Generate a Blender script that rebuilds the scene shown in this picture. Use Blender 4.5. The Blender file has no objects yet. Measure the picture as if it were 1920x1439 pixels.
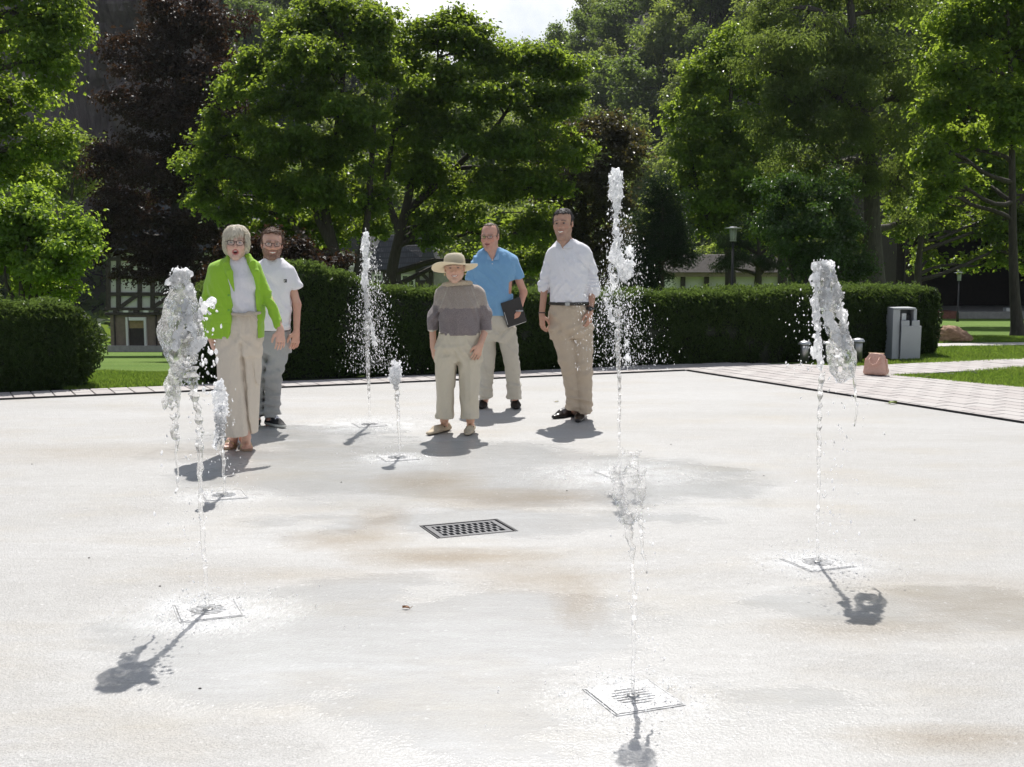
import bpy, bmesh, math, random
import numpy as np
from mathutils import Vector, Matrix

sc = bpy.context.scene
rng = np.random.default_rng(7)
random.seed(7)
R = math.radians

# ---------------------------------------------------------------- camera, sky, sun, exposure
FPX, CAM_H, PITCH = 2250.0, 1.53, 6.33          # focal length in photo pixels, eye height, downward tilt
cd = bpy.data.cameras.new('camera')
cam = bpy.data.objects.new('camera', cd)
sc.collection.objects.link(cam)
cd.sensor_fit = 'HORIZONTAL'; cd.sensor_width = 36.0; cd.lens = FPX / 1920 * 36
cd.clip_start = 0.1; cd.clip_end = 3000
cam.location = (0, 0, CAM_H); cam.rotation_euler = (R(90 - PITCH), 0, 0)
sc.camera = cam

SUN_ELEV, SUN_AZ = 57.0, 2.0                     # sun ahead of the camera, a little to the right
world = bpy.data.worlds.new('World'); sc.world = world; world.use_nodes = True
wn, wl = world.node_tree.nodes, world.node_tree.links
wn.clear()
sky = wn.new('ShaderNodeTexSky'); sky.sky_type = 'NISHITA'; sky.sun_disc = False
sky.sun_elevation = R(SUN_ELEV); sky.sun_rotation = R(SUN_AZ)
sky.air_density = 1.0; sky.dust_density = 1.6; sky.ozone_density = 1.2
bg = wn.new('ShaderNodeBackground'); bg.inputs['Strength'].default_value = 0.062
wo = wn.new('ShaderNodeOutputWorld')
tcw = wn.new('ShaderNodeTexCoord')
cn = wn.new('ShaderNodeTexNoise'); cn.inputs['Scale'].default_value = 2.2; cn.inputs['Detail'].default_value = 7
cn.inputs['Roughness'].default_value = 0.6
cr = wn.new('ShaderNodeMapRange'); cr.inputs[1].default_value = 0.47; cr.inputs[2].default_value = 0.62
cmx = wn.new('ShaderNodeMix'); cmx.data_type = 'RGBA'
cmx.inputs[7].default_value = (14.0, 14.1, 14.3, 1)   # thin bright cloud
cmp_ = wn.new('ShaderNodeMapping'); cmp_.inputs['Location'].default_value = (10.4, 17.1, 4.9)
wl.new(tcw.outputs['Generated'], cmp_.inputs['Vector']); wl.new(cmp_.outputs[0], cn.inputs['Vector']); wl.new(cn.outputs['Fac'], cr.inputs[0])
wl.new(cr.outputs[0], cmx.inputs[0]); wl.new(sky.outputs[0], cmx.inputs[6])
wl.new(cmx.outputs[2], bg.inputs['Color']); wl.new(bg.outputs[0], wo.inputs[0])

sl = bpy.data.lights.new('sun', 'SUN'); sl.energy = 4.4; sl.angle = R(0.53); sl.color = (1.0, 0.965, 0.915)
sun = bpy.data.objects.new('sun', sl); sc.collection.objects.link(sun)
_sd = Vector((math.sin(R(SUN_AZ)) * math.cos(R(SUN_ELEV)), math.cos(R(SUN_AZ)) * math.cos(R(SUN_ELEV)), math.sin(R(SUN_ELEV))))
sun.rotation_euler = _sd.to_track_quat('Z', 'Y').to_euler(); sun.location = _sd * 60

sc.view_settings.view_transform = 'Standard'; sc.view_settings.look = 'None'
sc.view_settings.exposure = 0.50; sc.view_settings.gamma = 1.0; sc.view_settings.use_curve_mapping = False
sc.render.engine = 'CYCLES'
cy = sc.cycles
cy.max_bounces = 9; cy.diffuse_bounces = 4; cy.glossy_bounces = 4; cy.transmission_bounces = 8; cy.transparent_max_bounces = 8
cy.caustics_reflective = False; cy.caustics_refractive = False; cy.sample_clamp_indirect = 6.0; cy.blur_glossy = 0.6
cy.use_denoising = True; cy.denoising_prefilter = 'ACCURATE'; cy.denoising_input_passes = 'RGB_ALBEDO_NORMAL'
try: cy.denoiser = 'OPENIMAGEDENOISE'
except Exception: pass

# ---------------------------------------------------------------- helpers
CP, SP = math.cos(R(PITCH)), math.sin(R(PITCH))
def ray(px, py):
    u, v = (px - 960) / FPX, (719.5 - py) / FPX
    return np.array((u, CP + v * SP, -SP + v * CP))
def PX(px, py, d):                # the place at distance d from the lens that the photo shows at px, py
    r = ray(px, py); r = r * (d / r[1]); return np.array((r[0], r[1], r[2] + CAM_H))
def G(px, py, z=0.0):             # the place on level z
    r = ray(px, py); t = (z - CAM_H) / r[2]; return np.array((r[0] * t, r[1] * t, z))

COL = sc.collection
def link(o, parent=None):
    COL.objects.link(o)
    if parent is not None: o.parent = parent
    return o
def tag(o, label=None, cat=None, group=None, kind=None):
    if label: o['label'] = label
    if cat: o['category'] = cat
    if group: o['group'] = group
    if kind: o['kind'] = kind
    return o
def empty(name, loc, label, cat, group=None, rz=0.0):
    o = bpy.data.objects.new(name, None); link(o); o.location = tuple(map(float, loc)); o.rotation_euler = (0, 0, rz)
    o.empty_display_size = 0.1
    return tag(o, label, cat, group)
def npmesh(name, v, f, mats=None, smooth=False, col=None, fm=None):
    """mesh from numpy vertices and a numpy face array (all tris or all quads) or a list of such arrays"""
    me = bpy.data.meshes.new(name)
    fl = [np.asarray(x, dtype=np.int32) for x in (f if isinstance(f, list) else [f]) if len(x)]
    v = np.asarray(v, dtype=np.float32)
    loops = np.concatenate([x.ravel() for x in fl]) if fl else np.zeros(0, np.int32)
    cnt = np.concatenate([np.full(len(x), x.shape[1], np.int32) for x in fl]) if fl else np.zeros(0, np.int32)
    st = np.concatenate(([0], np.cumsum(cnt)[:-1])).astype(np.int32) if len(cnt) else cnt
    me.vertices.add(len(v)); me.vertices.foreach_set('co', v.ravel())
    me.loops.add(len(loops)); me.loops.foreach_set('vertex_index', loops)
    me.polygons.add(len(cnt)); me.polygons.foreach_set('loop_start', st); me.polygons.foreach_set('loop_total', cnt)
    if fm is not None: me.polygons.foreach_set('material_index', np.asarray(fm, np.int32))
    me.update(calc_edges=True)
    me.polygons.foreach_set('use_smooth', np.full(len(cnt), bool(smooth)))
    if col is not None:
        a = me.color_attributes.new('Col', 'FLOAT_COLOR', 'POINT')
        c = np.ones((len(v), 4), np.float32); c[:, :3] = col
        a.data.foreach_set('color', c.ravel())
    for m in (mats if isinstance(mats, (list, tuple)) else [mats] if mats else []): me.materials.append(m)
    me.validate()
    return me
def obj(name, me, parent=None, loc=None):
    o = bpy.data.objects.new(name, me); link(o, parent)
    if loc is not None: o.location = tuple(map(float, loc))
    return o
class MB:
    """collects boxes, prisms, tubes and lathes into one mesh"""
    def __init__(s): s.v = []; s.f = []
    def add(s, v, f):
        n = len(s.v); s.v += [tuple(map(float, p)) for p in v]; s.f += [tuple(i + n for i in q) for q in f]; return s
    def box(s, c, size, M=None, bev=0.0):
        bm = bmesh.new(); bmesh.ops.create_cube(bm, size=1.0)
        for v in bm.verts: v.co = Vector((v.co.x * size[0], v.co.y * size[1], v.co.z * size[2]))
        if bev > 0: bmesh.ops.bevel(bm, geom=bm.edges[:], offset=bev, segments=1, affect='EDGES', profile=0.7)
        bm.verts.ensure_lookup_table()
        T = Matrix.Translation(Vector(c)) @ (M.to_4x4() if M is not None else Matrix.Identity(4))
        for i, v in enumerate(bm.verts): v.index = i
        s.add([T @ v.co for v in bm.verts], [[v.index for v in f.verts] for f in bm.faces]); bm.free(); return s
    def tube(s, pts, rad, n=8, cap=True):
        pts = [Vector(p) for p in pts]; base = len(s.v); rr = rad if hasattr(rad, '__len__') else [rad] * len(pts)
        prev = None; V = []; Fc = []
        for i, p in enumerate(pts):
            t = (pts[min(i + 1, len(pts) - 1)] - pts[max(i - 1, 0)]).normalized()
            if prev is None: a = t.orthogonal().normalized()
            else:
                a = prev - t * prev.dot(t)
                a = a.normalized() if a.length > 1e-6 else t.orthogonal().normalized()
            prev = a; b = t.cross(a)
            for k in range(n):
                q = 2 * math.pi * k / n; V.append(p + (a * math.cos(q) + b * math.sin(q)) * rr[i])
        for i in range(len(pts) - 1):
            for k in range(n):
                Fc.append((i * n + k, i * n + (k + 1) % n, (i + 1) * n + (k + 1) % n, (i + 1) * n + k))
        if cap:
            Fc.append(tuple(range(n - 1, -1, -1))); Fc.append(tuple((len(pts) - 1) * n + k for k in range(n)))
        return s.add(V, Fc)
    def lathe(s, prof, c=(0, 0, 0), n=24):
        V = []; Fc = []
        for (r, z) in prof:
            for k in range(n):
                q = 2 * math.pi * k / n; V.append((c[0] + r * math.cos(q), c[1] + r * math.sin(q), c[2] + z))
        for i in range(len(prof) - 1):
            for k in range(n): Fc.append((i * n + k, i * n + (k + 1) % n, (i + 1) * n + (k + 1) % n, (i + 1) * n + k))
        Fc.append(tuple(range(n - 1, -1, -1))); Fc.append(tuple((len(prof) - 1) * n + k for k in range(n)))
        return s.add(V, Fc)
    def prism(s, poly, z0, z1):
        n = len(poly)
        V = [(p[0], p[1], z0) for p in poly] + [(p[0], p[1], z1) for p in poly]
        return s.add(V, [tuple(range(n - 1, -1, -1)), tuple(range(n, 2 * n))] + [(i, (i + 1) % n, n + (i + 1) % n, n + i) for i in range(n)])
    def build(s, name, m, parent=None, smooth=False, loc=None):
        me = bpy.data.meshes.new(name); me.from_pydata(s.v, [], s.f); me.materials.append(m)
        if smooth: me.polygons.foreach_set('use_smooth', np.full(len(me.polygons), True))
        me.update()
        return obj(name, me, parent, loc)

# value noise for shaping (not for shading)
_NT = np.random.default_rng(3).random((32, 32, 32)).astype(np.float32)
def vnoise(x, y, z):
    xi, yi, zi = np.floor(x).astype(int), np.floor(y).astype(int), np.floor(z).astype(int)
    fx, fy, fz = x - xi, y - yi, z - zi
    fx, fy, fz = fx * fx * (3 - 2 * fx), fy * fy * (3 - 2 * fy), fz * fz * (3 - 2 * fz)
    def g(a, b, c): return _NT[(xi + a) & 31, (yi + b) & 31, (zi + c) & 31]
    l = lambda a, b, t: a + (b - a) * t
    return l(l(l(g(0, 0, 0), g(1, 0, 0), fx), l(g(0, 1, 0), g(1, 1, 0), fx), fy),
             l(l(g(0, 0, 1), g(1, 0, 1), fx), l(g(0, 1, 1), g(1, 1, 1), fx), fy), fz) * 2 - 1

# ---------------------------------------------------------------- materials
class NT:
    def __init__(s, name):
        s.m = bpy.data.materials.new(name); s.m.use_nodes = True
        s.t = s.m.node_tree; s.t.nodes.clear(); s.out = s.t.nodes.new('ShaderNodeOutputMaterial')
    def n(s, kind, **kw):
        nd = s.t.nodes.new('ShaderNode' + kind)
        for k, v in kw.items():
            if k in nd.inputs.keys(): s.set(nd.inputs[k], v)
            elif k.startswith('i') and k[1:].isdigit(): s.set(nd.inputs[int(k[1:])], v)
            else: setattr(nd, k, v)
        return nd
    def set(s, sock, v):
        if isinstance(v, bpy.types.NodeSocket): s.t.links.new(v, sock)
        elif isinstance(v, bpy.types.Node): s.t.links.new(v.outputs[0], sock)
        else: sock.default_value = v
    def coord(s, scale=(1, 1, 1), kind='Object', loc=(0, 0, 0)):
        tc = s.n('TexCoord'); mp = s.n('Mapping', Scale=scale, Location=loc); s.t.links.new(tc.outputs[kind], mp.inputs['Vector']); return mp
    def noise(s, vec, scale, detail=4, rough=0.55):
        nd = s.n('TexNoise', Scale=scale, Detail=detail, Roughness=rough); s.t.links.new(vec.outputs[0], nd.inputs['Vector']); return nd.outputs['Fac']
    def rng(s, v, a, b, c=0.0, d=1.0):
        return s.n('MapRange', i0=v, i1=a, i2=b, i3=c, i4=d).outputs[0]
    def mix(s, fac, a, b, blend='MIX'):
        nd = s.n('Mix', data_type='RGBA', blend_type=blend); s.set(nd.inputs[0], fac); s.set(nd.inputs[6], rgba(a)); s.set(nd.inputs[7], rgba(b)); return nd.outputs[2]
    def math(s, op, a, b=0.0):
        nd = s.n('Math', operation=op); s.set(nd.inputs[0], a); s.set(nd.inputs[1], b); return nd.outputs[0]
    def bump(s, h, strength=0.3, dist=0.01, nrm=None):
        nd = s.n('Bump', Strength=strength, Distance=dist, Height=h)
        if nrm is not None: s.set(nd.inputs['Normal'], nrm)
        return nd.outputs[0]
    def pbsdf(s, **kw):
        p = s.n('BsdfPrincipled')
        for k, v in kw.items():
            k = k.replace('_', ' ')
            s.set(p.inputs[k], rgba(v) if k in ('Base Color', 'Specular Tint', 'Sheen Tint') else v)
        return p
    def end(s, sh): s.t.links.new(sh.outputs[0], s.out.inputs['Surface']); return s.m
def rgba(c):
    return (c[0], c[1], c[2], 1.0) if isinstance(c, (tuple, list)) and len(c) == 3 else c

def simple(name, c, rough=0.6, metal=0.0, var=0.12, scale=20.0, bump=0.0, spec=0.5, bscale=None):
    t = NT(name); co = t.coord(); nz = t.noise(co, scale, 5)
    col = t.mix(t.rng(nz, 0.3, 0.7), tuple(x * (1 - var) for x in c), tuple(min(1, x * (1 + var)) for x in c))
    p = t.pbsdf(Base_Color=col, Roughness=rough, Metallic=metal, Specular_IOR_Level=spec)
    if bump: t.set(p.inputs['Normal'], t.bump(t.noise(co, bscale or scale * 4, 4), bump, 0.01))
    return t.end(p)

def leaf_mat(name, c1, c2, trans, tfac=0.45, rough=0.42, spec=0.35, patch=1.2):
    t = NT(name); g = t.n('NewGeometry'); co = t.coord()
    nz = t.noise(co, patch, 3)
    f = t.math('ADD', t.math('MULTIPLY', g.outputs['Random Per Island'], 0.6), t.math('MULTIPLY', nz, 0.5))
    col = t.mix(t.rng(f, 0.2, 0.9), c1, c2)
    p = t.pbsdf(Base_Color=col, Roughness=rough, Specular_IOR_Level=spec)
    tr = t.n('BsdfTranslucent'); t.set(tr.inputs[0], t.mix(t.rng(f, 0.1, 0.9), trans, tuple(min(1, x * 1.5) for x in trans)))
    mx = t.n('MixShader'); t.set(mx.inputs[0], tfac); t.t.links.new(p.outputs[0], mx.inputs[1]); t.t.links.new(tr.outputs[0], mx.inputs[2])
    return t.end(mx)

M = {}
M['maple'] = leaf_mat('maple_leaf', (0.020, 0.046, 0.010), (0.045, 0.085, 0.016), (0.27, 0.365, 0.036), 0.5, 0.4, 0.3)
M['lime'] = leaf_mat('lime_leaf', (0.024, 0.052, 0.012), (0.052, 0.095, 0.02), (0.30, 0.405, 0.04), 0.52, 0.4, 0.3)
M['bright'] = leaf_mat('hazel_leaf', (0.045, 0.09, 0.018), (0.085, 0.15, 0.028), (0.30, 0.42, 0.04), 0.55)
M['beech'] = leaf_mat('copper_beech_leaf', (0.014, 0.010, 0.008), (0.034, 0.023, 0.017), (0.075, 0.036, 0.016), 0.25, 0.5, 0.22)
M['brownleaf'] = leaf_mat('brown_green_leaf', (0.030, 0.026, 0.012), (0.05, 0.05, 0.02), (0.12, 0.10, 0.025), 0.35)
M['willow'] = leaf_mat('silvery_leaf', (0.030, 0.048, 0.022), (0.06, 0.088, 0.04), (0.22, 0.29, 0.05), 0.45, 0.38, 0.4)
M['glossy'] = leaf_mat('glossy_leaf', (0.022, 0.052, 0.014), (0.045, 0.09, 0.022), (0.09, 0.17, 0.02), 0.32, 0.34, 0.45)
M['conifer'] = leaf_mat('conifer_needle', (0.014, 0.030, 0.014), (0.03, 0.055, 0.024), (0.04, 0.07, 0.02), 0.22)
M['yew'] = leaf_mat('yew_needle', (0.018, 0.038, 0.011), (0.04, 0.07, 0.018), (0.10, 0.15, 0.025), 0.32, 0.45, 0.3)
M['yewnew'] = leaf_mat('young_yew_needle', (0.04, 0.07, 0.016), (0.08, 0.12, 0.03), (0.14, 0.21, 0.04), 0.4, 0.4, 0.35)
M['hill'] = leaf_mat('hill_wood_leaf', (0.035, 0.06, 0.024), (0.07, 0.105, 0.036), (0.22, 0.31, 0.05), 0.45, 0.5, 0.3, 0.25)
M['hill2'] = leaf_mat('hill_wood_leaf_pale', (0.06, 0.085, 0.03), (0.10, 0.13, 0.05), (0.30, 0.38, 0.06), 0.45, 0.5, 0.3, 0.25)
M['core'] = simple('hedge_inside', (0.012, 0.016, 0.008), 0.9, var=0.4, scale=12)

def bark_mat(name, c):
    t = NT(name); co = t.coord((6, 6, 1.2)); nz = t.noise(co, 4, 6, 0.65)
    p = t.pbsdf(Base_Color=t.mix(t.rng(nz, 0.3, 0.7), tuple(x * 0.5 for x in c), tuple(x * 1.3 for x in c)), Roughness=0.9)
    t.set(p.inputs['Normal'], t.bump(nz, 0.8, 0.03)); return t.end(p)
M['bark'] = bark_mat('bark', (0.050, 0.042, 0.034))
M['bark2'] = bark_mat('grey_bark', (0.075, 0.068, 0.058))

def grass_mat():
    t = NT('grass_blade'); g = t.n('NewGeometry'); co = t.coord(); nz = t.noise(co, 0.9, 3)
    f = t.math('ADD', t.math('MULTIPLY', g.outputs['Random Per Island'], 0.5), t.math('MULTIPLY', nz, 0.6))
    p = t.pbsdf(Base_Color=t.mix(t.rng(f, 0.2, 0.9), (0.045, 0.10, 0.016), (0.11, 0.16, 0.035)), Roughness=0.5, Specular_IOR_Level=0.3)
    tr = t.n('BsdfTranslucent'); t.set(tr.inputs[0], t.mix(t.rng(f, 0.2, 0.9), (0.22, 0.38, 0.035), (0.34, 0.46, 0.07)))
    mx = t.n('MixShader'); mx.inputs[0].default_value = 0.42; t.t.links.new(p.outputs[0], mx.inputs[1]); t.t.links.new(tr.outputs[0], mx.inputs[2])
    return t.end(mx)
M['grass'] = grass_mat()
def lawn_mat():
    t = NT('lawn'); co = t.coord(); n1 = t.noise(co, 0.35, 4); n2 = t.noise(co, 60, 5, 0.7); n3 = t.noise(co, 3, 5, 0.7)
    c = t.mix(t.rng(n1, 0.3, 0.7), (0.12, 0.215, 0.03), (0.18, 0.27, 0.05))
    c = t.mix(t.rng(n2, 0.35, 0.75), t.mix(0.5, c, (0.03, 0.06, 0.01)), c)
    c = t.mix(t.rng(n3, 0.6, 0.75, 0, 0.5), c, (0.16, 0.19, 0.06))
    p = t.pbsdf(Base_Color=c, Roughness=0.85, Specular_IOR_Level=0.15)
    t.set(p.inputs['Normal'], t.bump(n2, 0.9, 0.03)); return t.end(p)
M['lawn'] = lawn_mat()
# ---------------------------------------------------------------- layout of the water plaza (metres, camera at the origin)
JETS = {k: G(*p)[:2] for k, p in dict(A=(390, 1146), B=(1187, 1308), C=(1533, 1056), D=(420, 930), E=(746, 859), F=(693, 797), G=(1161, 889)).items()}
DRAIN = G(878, 991)[:2]
K = G(1286, 696)[:2]                                    # the plaza's far corner
_l = G(0, 750.7)[:2] - K; _l /= np.linalg.norm(_l)      # far edge, running left
_r = G(1920, 795)[:2] - K; _r /= np.linalg.norm(_r)     # right edge, running towards the viewer
PLAZA = [K, K + _l * 24, np.array((-24.0, -7.0)), np.array((4.0, -9.0)), K + _r * 24]
edge_ang = math.atan2(-_l[1], -_l[0])                   # direction of the far edge

def plaza_mat():
    t = NT('washed_concrete'); co = t.coord()
    band = t.noise(t.coord((0.32, 1.1, 1)), 1.0, 6, 0.6)
    patch = t.noise(t.coord((0.8, 1.6, 1), loc=(3.7, 1.2, 0)), 1.0, 5, 0.62)
    fine = t.noise(co, 140, 3, 0.7)
    vor = t.n('TexVoronoi', Scale=260.0); t.t.links.new(co.outputs[0], vor.inputs['Vector'])
    mid = t.noise(t.coord((5, 16, 1)), 1.0, 6, 0.7)
    base = t.mix(t.rng(band, 0.35, 0.65), (0.408, 0.400, 0.386), (0.476, 0.473, 0.468))
    base = t.mix(t.rng(patch, 0.5, 0.72, 0, 0.75), base, (0.42, 0.388, 0.335))
    base = t.mix(t.rng(mid, 0.35, 0.75, 0, 0.55), base, (0.345, 0.335, 0.32))
    def blob(px, py, rx, ry, sharp=0.2):
        p = G(px, py); mp = t.coord((1 / rx, 1 / ry, 0), loc=(-p[0] / rx, -p[1] / ry, 0))
        wob = t.n('VectorMath', operation='ADD'); nz = t.n('TexNoise', Scale=1.6, Detail=5.0, Roughness=0.65)
        t.t.links.new(mp.outputs[0], nz.inputs['Vector']); sb = t.n('VectorMath', operation='SUBTRACT'); t.t.links.new(nz.outputs['Color'], sb.inputs[0]); sb.inputs[1].default_value = (.5, .5, .5)
        t.t.links.new(mp.outputs[0], wob.inputs[0]); t.t.links.new(sb.outputs[0], wob.inputs[1])
        ln = t.n('VectorMath', operation='LENGTH'); t.t.links.new(wob.outputs[0], ln.inputs[0])
        return t.rng(ln.outputs['Value'], 1.0, sharp, 0, 1)
    # tan silt left behind by draining water
    for (px, py, rx, ry, a) in ((850, 1045, 0.70, 0.26, 0.85), (650, 1012, 0.45, 0.30, 0.7), (715, 975, 0.22, 0.5, 0.6), (1085, 1125, 0.16, 0.5, 0.55), (980, 935, 0.75, 0.38, 0.65), (800, 905, 0.5, 0.5, 0.6), (1010, 1085, 0.5, 0.3, 0.6),
                                (1860, 1130, 0.9, 0.6, 0.5), (1600, 1180, 0.5, 0.22, 0.45), (1800, 1385, 0.5, 0.15, 0.6), (230, 850, 1.6, 0.6, 0.35), (590, 1080, 0.9, 0.2, 0.3)):
        base = t.mix(t.math('MULTIPLY', blob(px, py, rx, ry), a), base, (0.27, 0.222, 0.162))
    # standing water film
    wet = t.rng(t.noise(t.coord((0.5, 0.8, 1), loc=(8, 3, 0)), 1.0, 5, 0.6), 0.42, 0.58)
    film = None
    for (px, py, rx, ry) in ((850, 1180, 1.9, 1.1), (900, 900, 2.6, 2.2), (1150, 1330, 1.3, 0.8), (560, 830, 1.6, 1.2), (1700, 1150, 1.2, 0.6)):
        b = blob(px, py, rx, ry, 0.45); film = b if film is None else t.math('MAXIMUM', film, b)
    wetm = t.math('MULTIPLY', t.math('MAXIMUM', film, 0.15), t.rng(wet, 0, 1, 0.45, 1))
    base = t.mix(t.math('MULTIPLY', wetm, 0.9), base, t.mix(1.0, base, (1.13, 1.15, 1.16), 'MULTIPLY'))  # sky sheen on the wet film painted in as a paler, bluish tint
    # foam thrown up round each jet
    foam = None
    for k, r in dict(A=0.55, B=0.40, C=0.45, D=0.45, E=0.42, F=0.9, G=0.9).items():
        p = JETS[k]; mp = t.coord((1 / r, 1 / (r * 0.8), 0), loc=(-p[0] / r, -p[1] / (r * 0.8), 0))
        ln = t.n('VectorMath', operation='LENGTH'); t.t.links.new(mp.outputs[0], ln.inputs[0])
        b = t.rng(ln.outputs['Value'], 1.0, 0.25, 0, 1); foam = b if foam is None else t.math('MAXIMUM', foam, b)
    fz = t.noise(t.coord((1, 0.7, 1)), 55, 4, 0.75)
    pat = t.rng(t.noise(t.coord((1, 0.8, 1), loc=(2, 5, 0)), 7, 5, 0.7), 0.36, 0.6, 0.15, 1.0); foamm = t.math('MULTIPLY', t.math('MULTIPLY', foam, pat), t.rng(t.math('ADD', fz, t.math('MULTIPLY', foam, 0.30)), 0.50, 0.64))
    col = t.mix(t.math('MULTIPLY', foamm, 0.85), base, (0.70, 0.71, 0.72))
    dry = t.rng(wetm, 0.0, 0.6, 1.0, 0.3); grain = t.math('ADD', 1.0, t.math('MULTIPLY', dry, t.math('SUBTRACT', t.math('MULTIPLY', t.rng(fine, 0.3, 0.7, 0.74, 1.2), t.rng(vor.outputs['Color'], 0, 1, 0.80, 1.18)), 1.0)))
    gc = t.n('CombineColor'); [t.set(gc.inputs[i], grain) for i in range(3)]
    col = t.mix(1.0, col, gc.outputs[0], 'MULTIPLY')
    sp = t.n('TexVoronoi', Scale=75.0); t.t.links.new(co.outputs[0], sp.inputs['Vector']); spk = t.rng(sp.outputs['Color'], 0.86, 1.0, 0, 1); cz = t.noise(co, 28, 5, 0.75)
    col = t.mix(t.math('MULTIPLY', dry, t.rng(cz, 0.38, 0.62, 0.0, 0.3)), col, t.mix(1.0, col, (0.72, 0.71, 0.69), 'MULTIPLY')); col = t.mix(t.math('MULTIPLY', spk, 0.5), col, (0.66, 0.66, 0.66))
    rough = t.rng(wetm, 0.0, 0.6, 0.55, 0.18)
    p = t.pbsdf(Base_Color=col, Roughness=rough, Specular_IOR_Level=t.rng(wetm, 0.0, 0.6, 0.3, 0.42))
    rip = t.noise(t.coord((9, 24, 1)), 1.0, 4, 0.6)
    b1 = t.bump(fine, t.math('MULTIPLY', dry, 0.45), 0.006); b2 = t.bump(vor.outputs['Distance'], t.math('MULTIPLY', dry, 0.5), 0.005, t.bump(sp.outputs['Distance'], t.math('MULTIPLY', dry, 0.4), 0.008, b1))
    b3 = t.bump(rip, 0.10, 0.01, b2)
    b4 = t.bump(t.math('MULTIPLY', fz, foam), 0.6, 0.02, b3)
    t.set(p.inputs['Normal'], b4)
    return t.end(p)
M['plaza'] = plaza_mat()

def stone_mat(name, a, b, isl=True):
    t = NT(name); co = t.coord(); oi = t.n('ObjectInfo'); g = t.n('NewGeometry')
    r = t.math('FRACT', t.math('ADD', oi.outputs['Random'], g.outputs['Random Per Island']))
    nz = t.noise(co, 45, 5, 0.7); n2 = t.noise(co, 3, 4)
    c = t.mix(r, a, b); c = t.mix(t.rng(nz, 0.3, 0.75, 0, 0.35), c, tuple(x * 0.62 for x in a)); c = t.mix(t.rng(n2, 0.45, 0.7, 0, 0.3), c, (0.42, 0.40, 0.38))
    p = t.pbsdf(Base_Color=c, Roughness=0.8); t.set(p.inputs['Normal'], t.bump(nz, 0.35, 0.006)); return t.end(p)
M['paver'] = stone_mat('pink_grey_paver', (0.375, 0.342, 0.33), (0.44, 0.418, 0.402))
M['bed'] = simple('sand_joint', (0.25, 0.225, 0.205), 0.95, var=0.3, scale=60)
M['steel'] = simple('brushed_steel', (0.34, 0.34, 0.335), 0.38, 0.9, 0.15, 40)
M['galv'] = simple('galvanised_steel', (0.42, 0.43, 0.44), 0.42, 0.75, 0.2, 30)
M['darkmetal'] = simple('dark_metal', (0.035, 0.035, 0.038), 0.5, 0.6, 0.2, 30)
M['black'] = simple('recess_shade_black', (0.012, 0.012, 0.012), 0.9, var=0.2)  # near-black stands in for the shade in shallow recesses
M['path'] = simple('pale_gravel_path', (0.46, 0.44, 0.41), 0.95, var=0.15, scale=40, bump=0.4)

# ---------------------------------------------------------------- ground sheet: level round the plaza, falling away towards the houses and the stream
def terr(x, y):
    x = np.asarray(x, float); y = np.asarray(y, float)
    a = np.clip((x / np.maximum(y, 1) + 0.12) / 0.36, 0, 1)
    s = 0.078 + (0.046 - 0.078) * a; y0 = 13.6 + 5.5 * a
    t = np.maximum(0, np.minimum(y, 78) - y0)
    return -0.022 - s * (np.sqrt(t * t + 1.0) - 1.0)
def build_ground():
    ys = np.concatenate((np.linspace(-30, 10, 8), np.linspace(11, 30, 39), np.linspace(32, 100, 35), np.linspace(120, 2200, 14)))
    xs = np.concatenate((np.linspace(-1500, -60, 8), np.linspace(-50, 50, 81), np.linspace(60, 1500, 8)))
    X, Y = np.meshgrid(xs, ys, indexing='ij'); Z = terr(X, Y)
    v = np.stack((X, Y, Z), -1).reshape(-1, 3); nx, ny = X.shape
    i = (np.arange(nx - 1)[:, None] * ny + np.arange(ny - 1)[None, :]).ravel()
    f = np.stack((i, i + ny, i + ny + 1, i + 1), -1)
    o = obj('ground', npmesh('ground', v, f, M['lawn'], True)); tag(o, 'mown green lawn falling away behind the hedges', kind='structure'); return o
build_ground()

def drain_frame():
    # the corners of the drain opening, turned with the plaza's far edge
    a = edge_ang; ux = np.array((math.cos(a), math.sin(a))); uy = np.array((-math.sin(a), math.cos(a)))
    return ux, uy
DUX, DUY = drain_frame()
DHX, DHY = 0.235, 0.165                                 # half size of the drain opening
def build_plaza():
    hole = [DRAIN + DUX * a * DHX + DUY * b * DHY for a, b in ((-1, 1), (-1, -1), (1, -1), (1, 1))]
    o = [PLAZA[0], PLAZA[1], PLAZA[2], PLAZA[3], PLAZA[4]]
    bm = bmesh.new(); H = [bm.verts.new((p[0], p[1], 0)) for p in hole]; O = [bm.verts.new((p[0], p[1], 0)) for p in o]
    for q in ((O[0], O[1], H[0]), (O[1], O[2], H[1], H[0]), (O[2], O[3], H[2], H[1]), (O[3], O[4], H[3], H[2]), (O[4], O[0], H[0], H[3])): bm.faces.new(q)
    D = [bm.verts.new((p[0], p[1], -0.018)) for p in hole]   # worn rim of the opening
    for i in range(4): bm.faces.new((H[i], H[(i + 1) % 4], D[(i + 1) % 4], D[i]))
    E = [bm.verts.new((p[0], p[1], -0.021)) for p in o]
    for i in range(5): bm.faces.new((O[i], E[i], E[(i + 1) % 5], O[(i + 1) % 5]))
    bmesh.ops.recalc_face_normals(bm, faces=bm.faces)
    me = bpy.data.meshes.new('plaza'); bm.to_mesh(me); bm.free(); me.materials.append(M['plaza'])
    ob = obj('plaza', me); tag(ob, 'wide pale concrete water plaza, wet and stained', kind='structure')
build_plaza()

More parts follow.
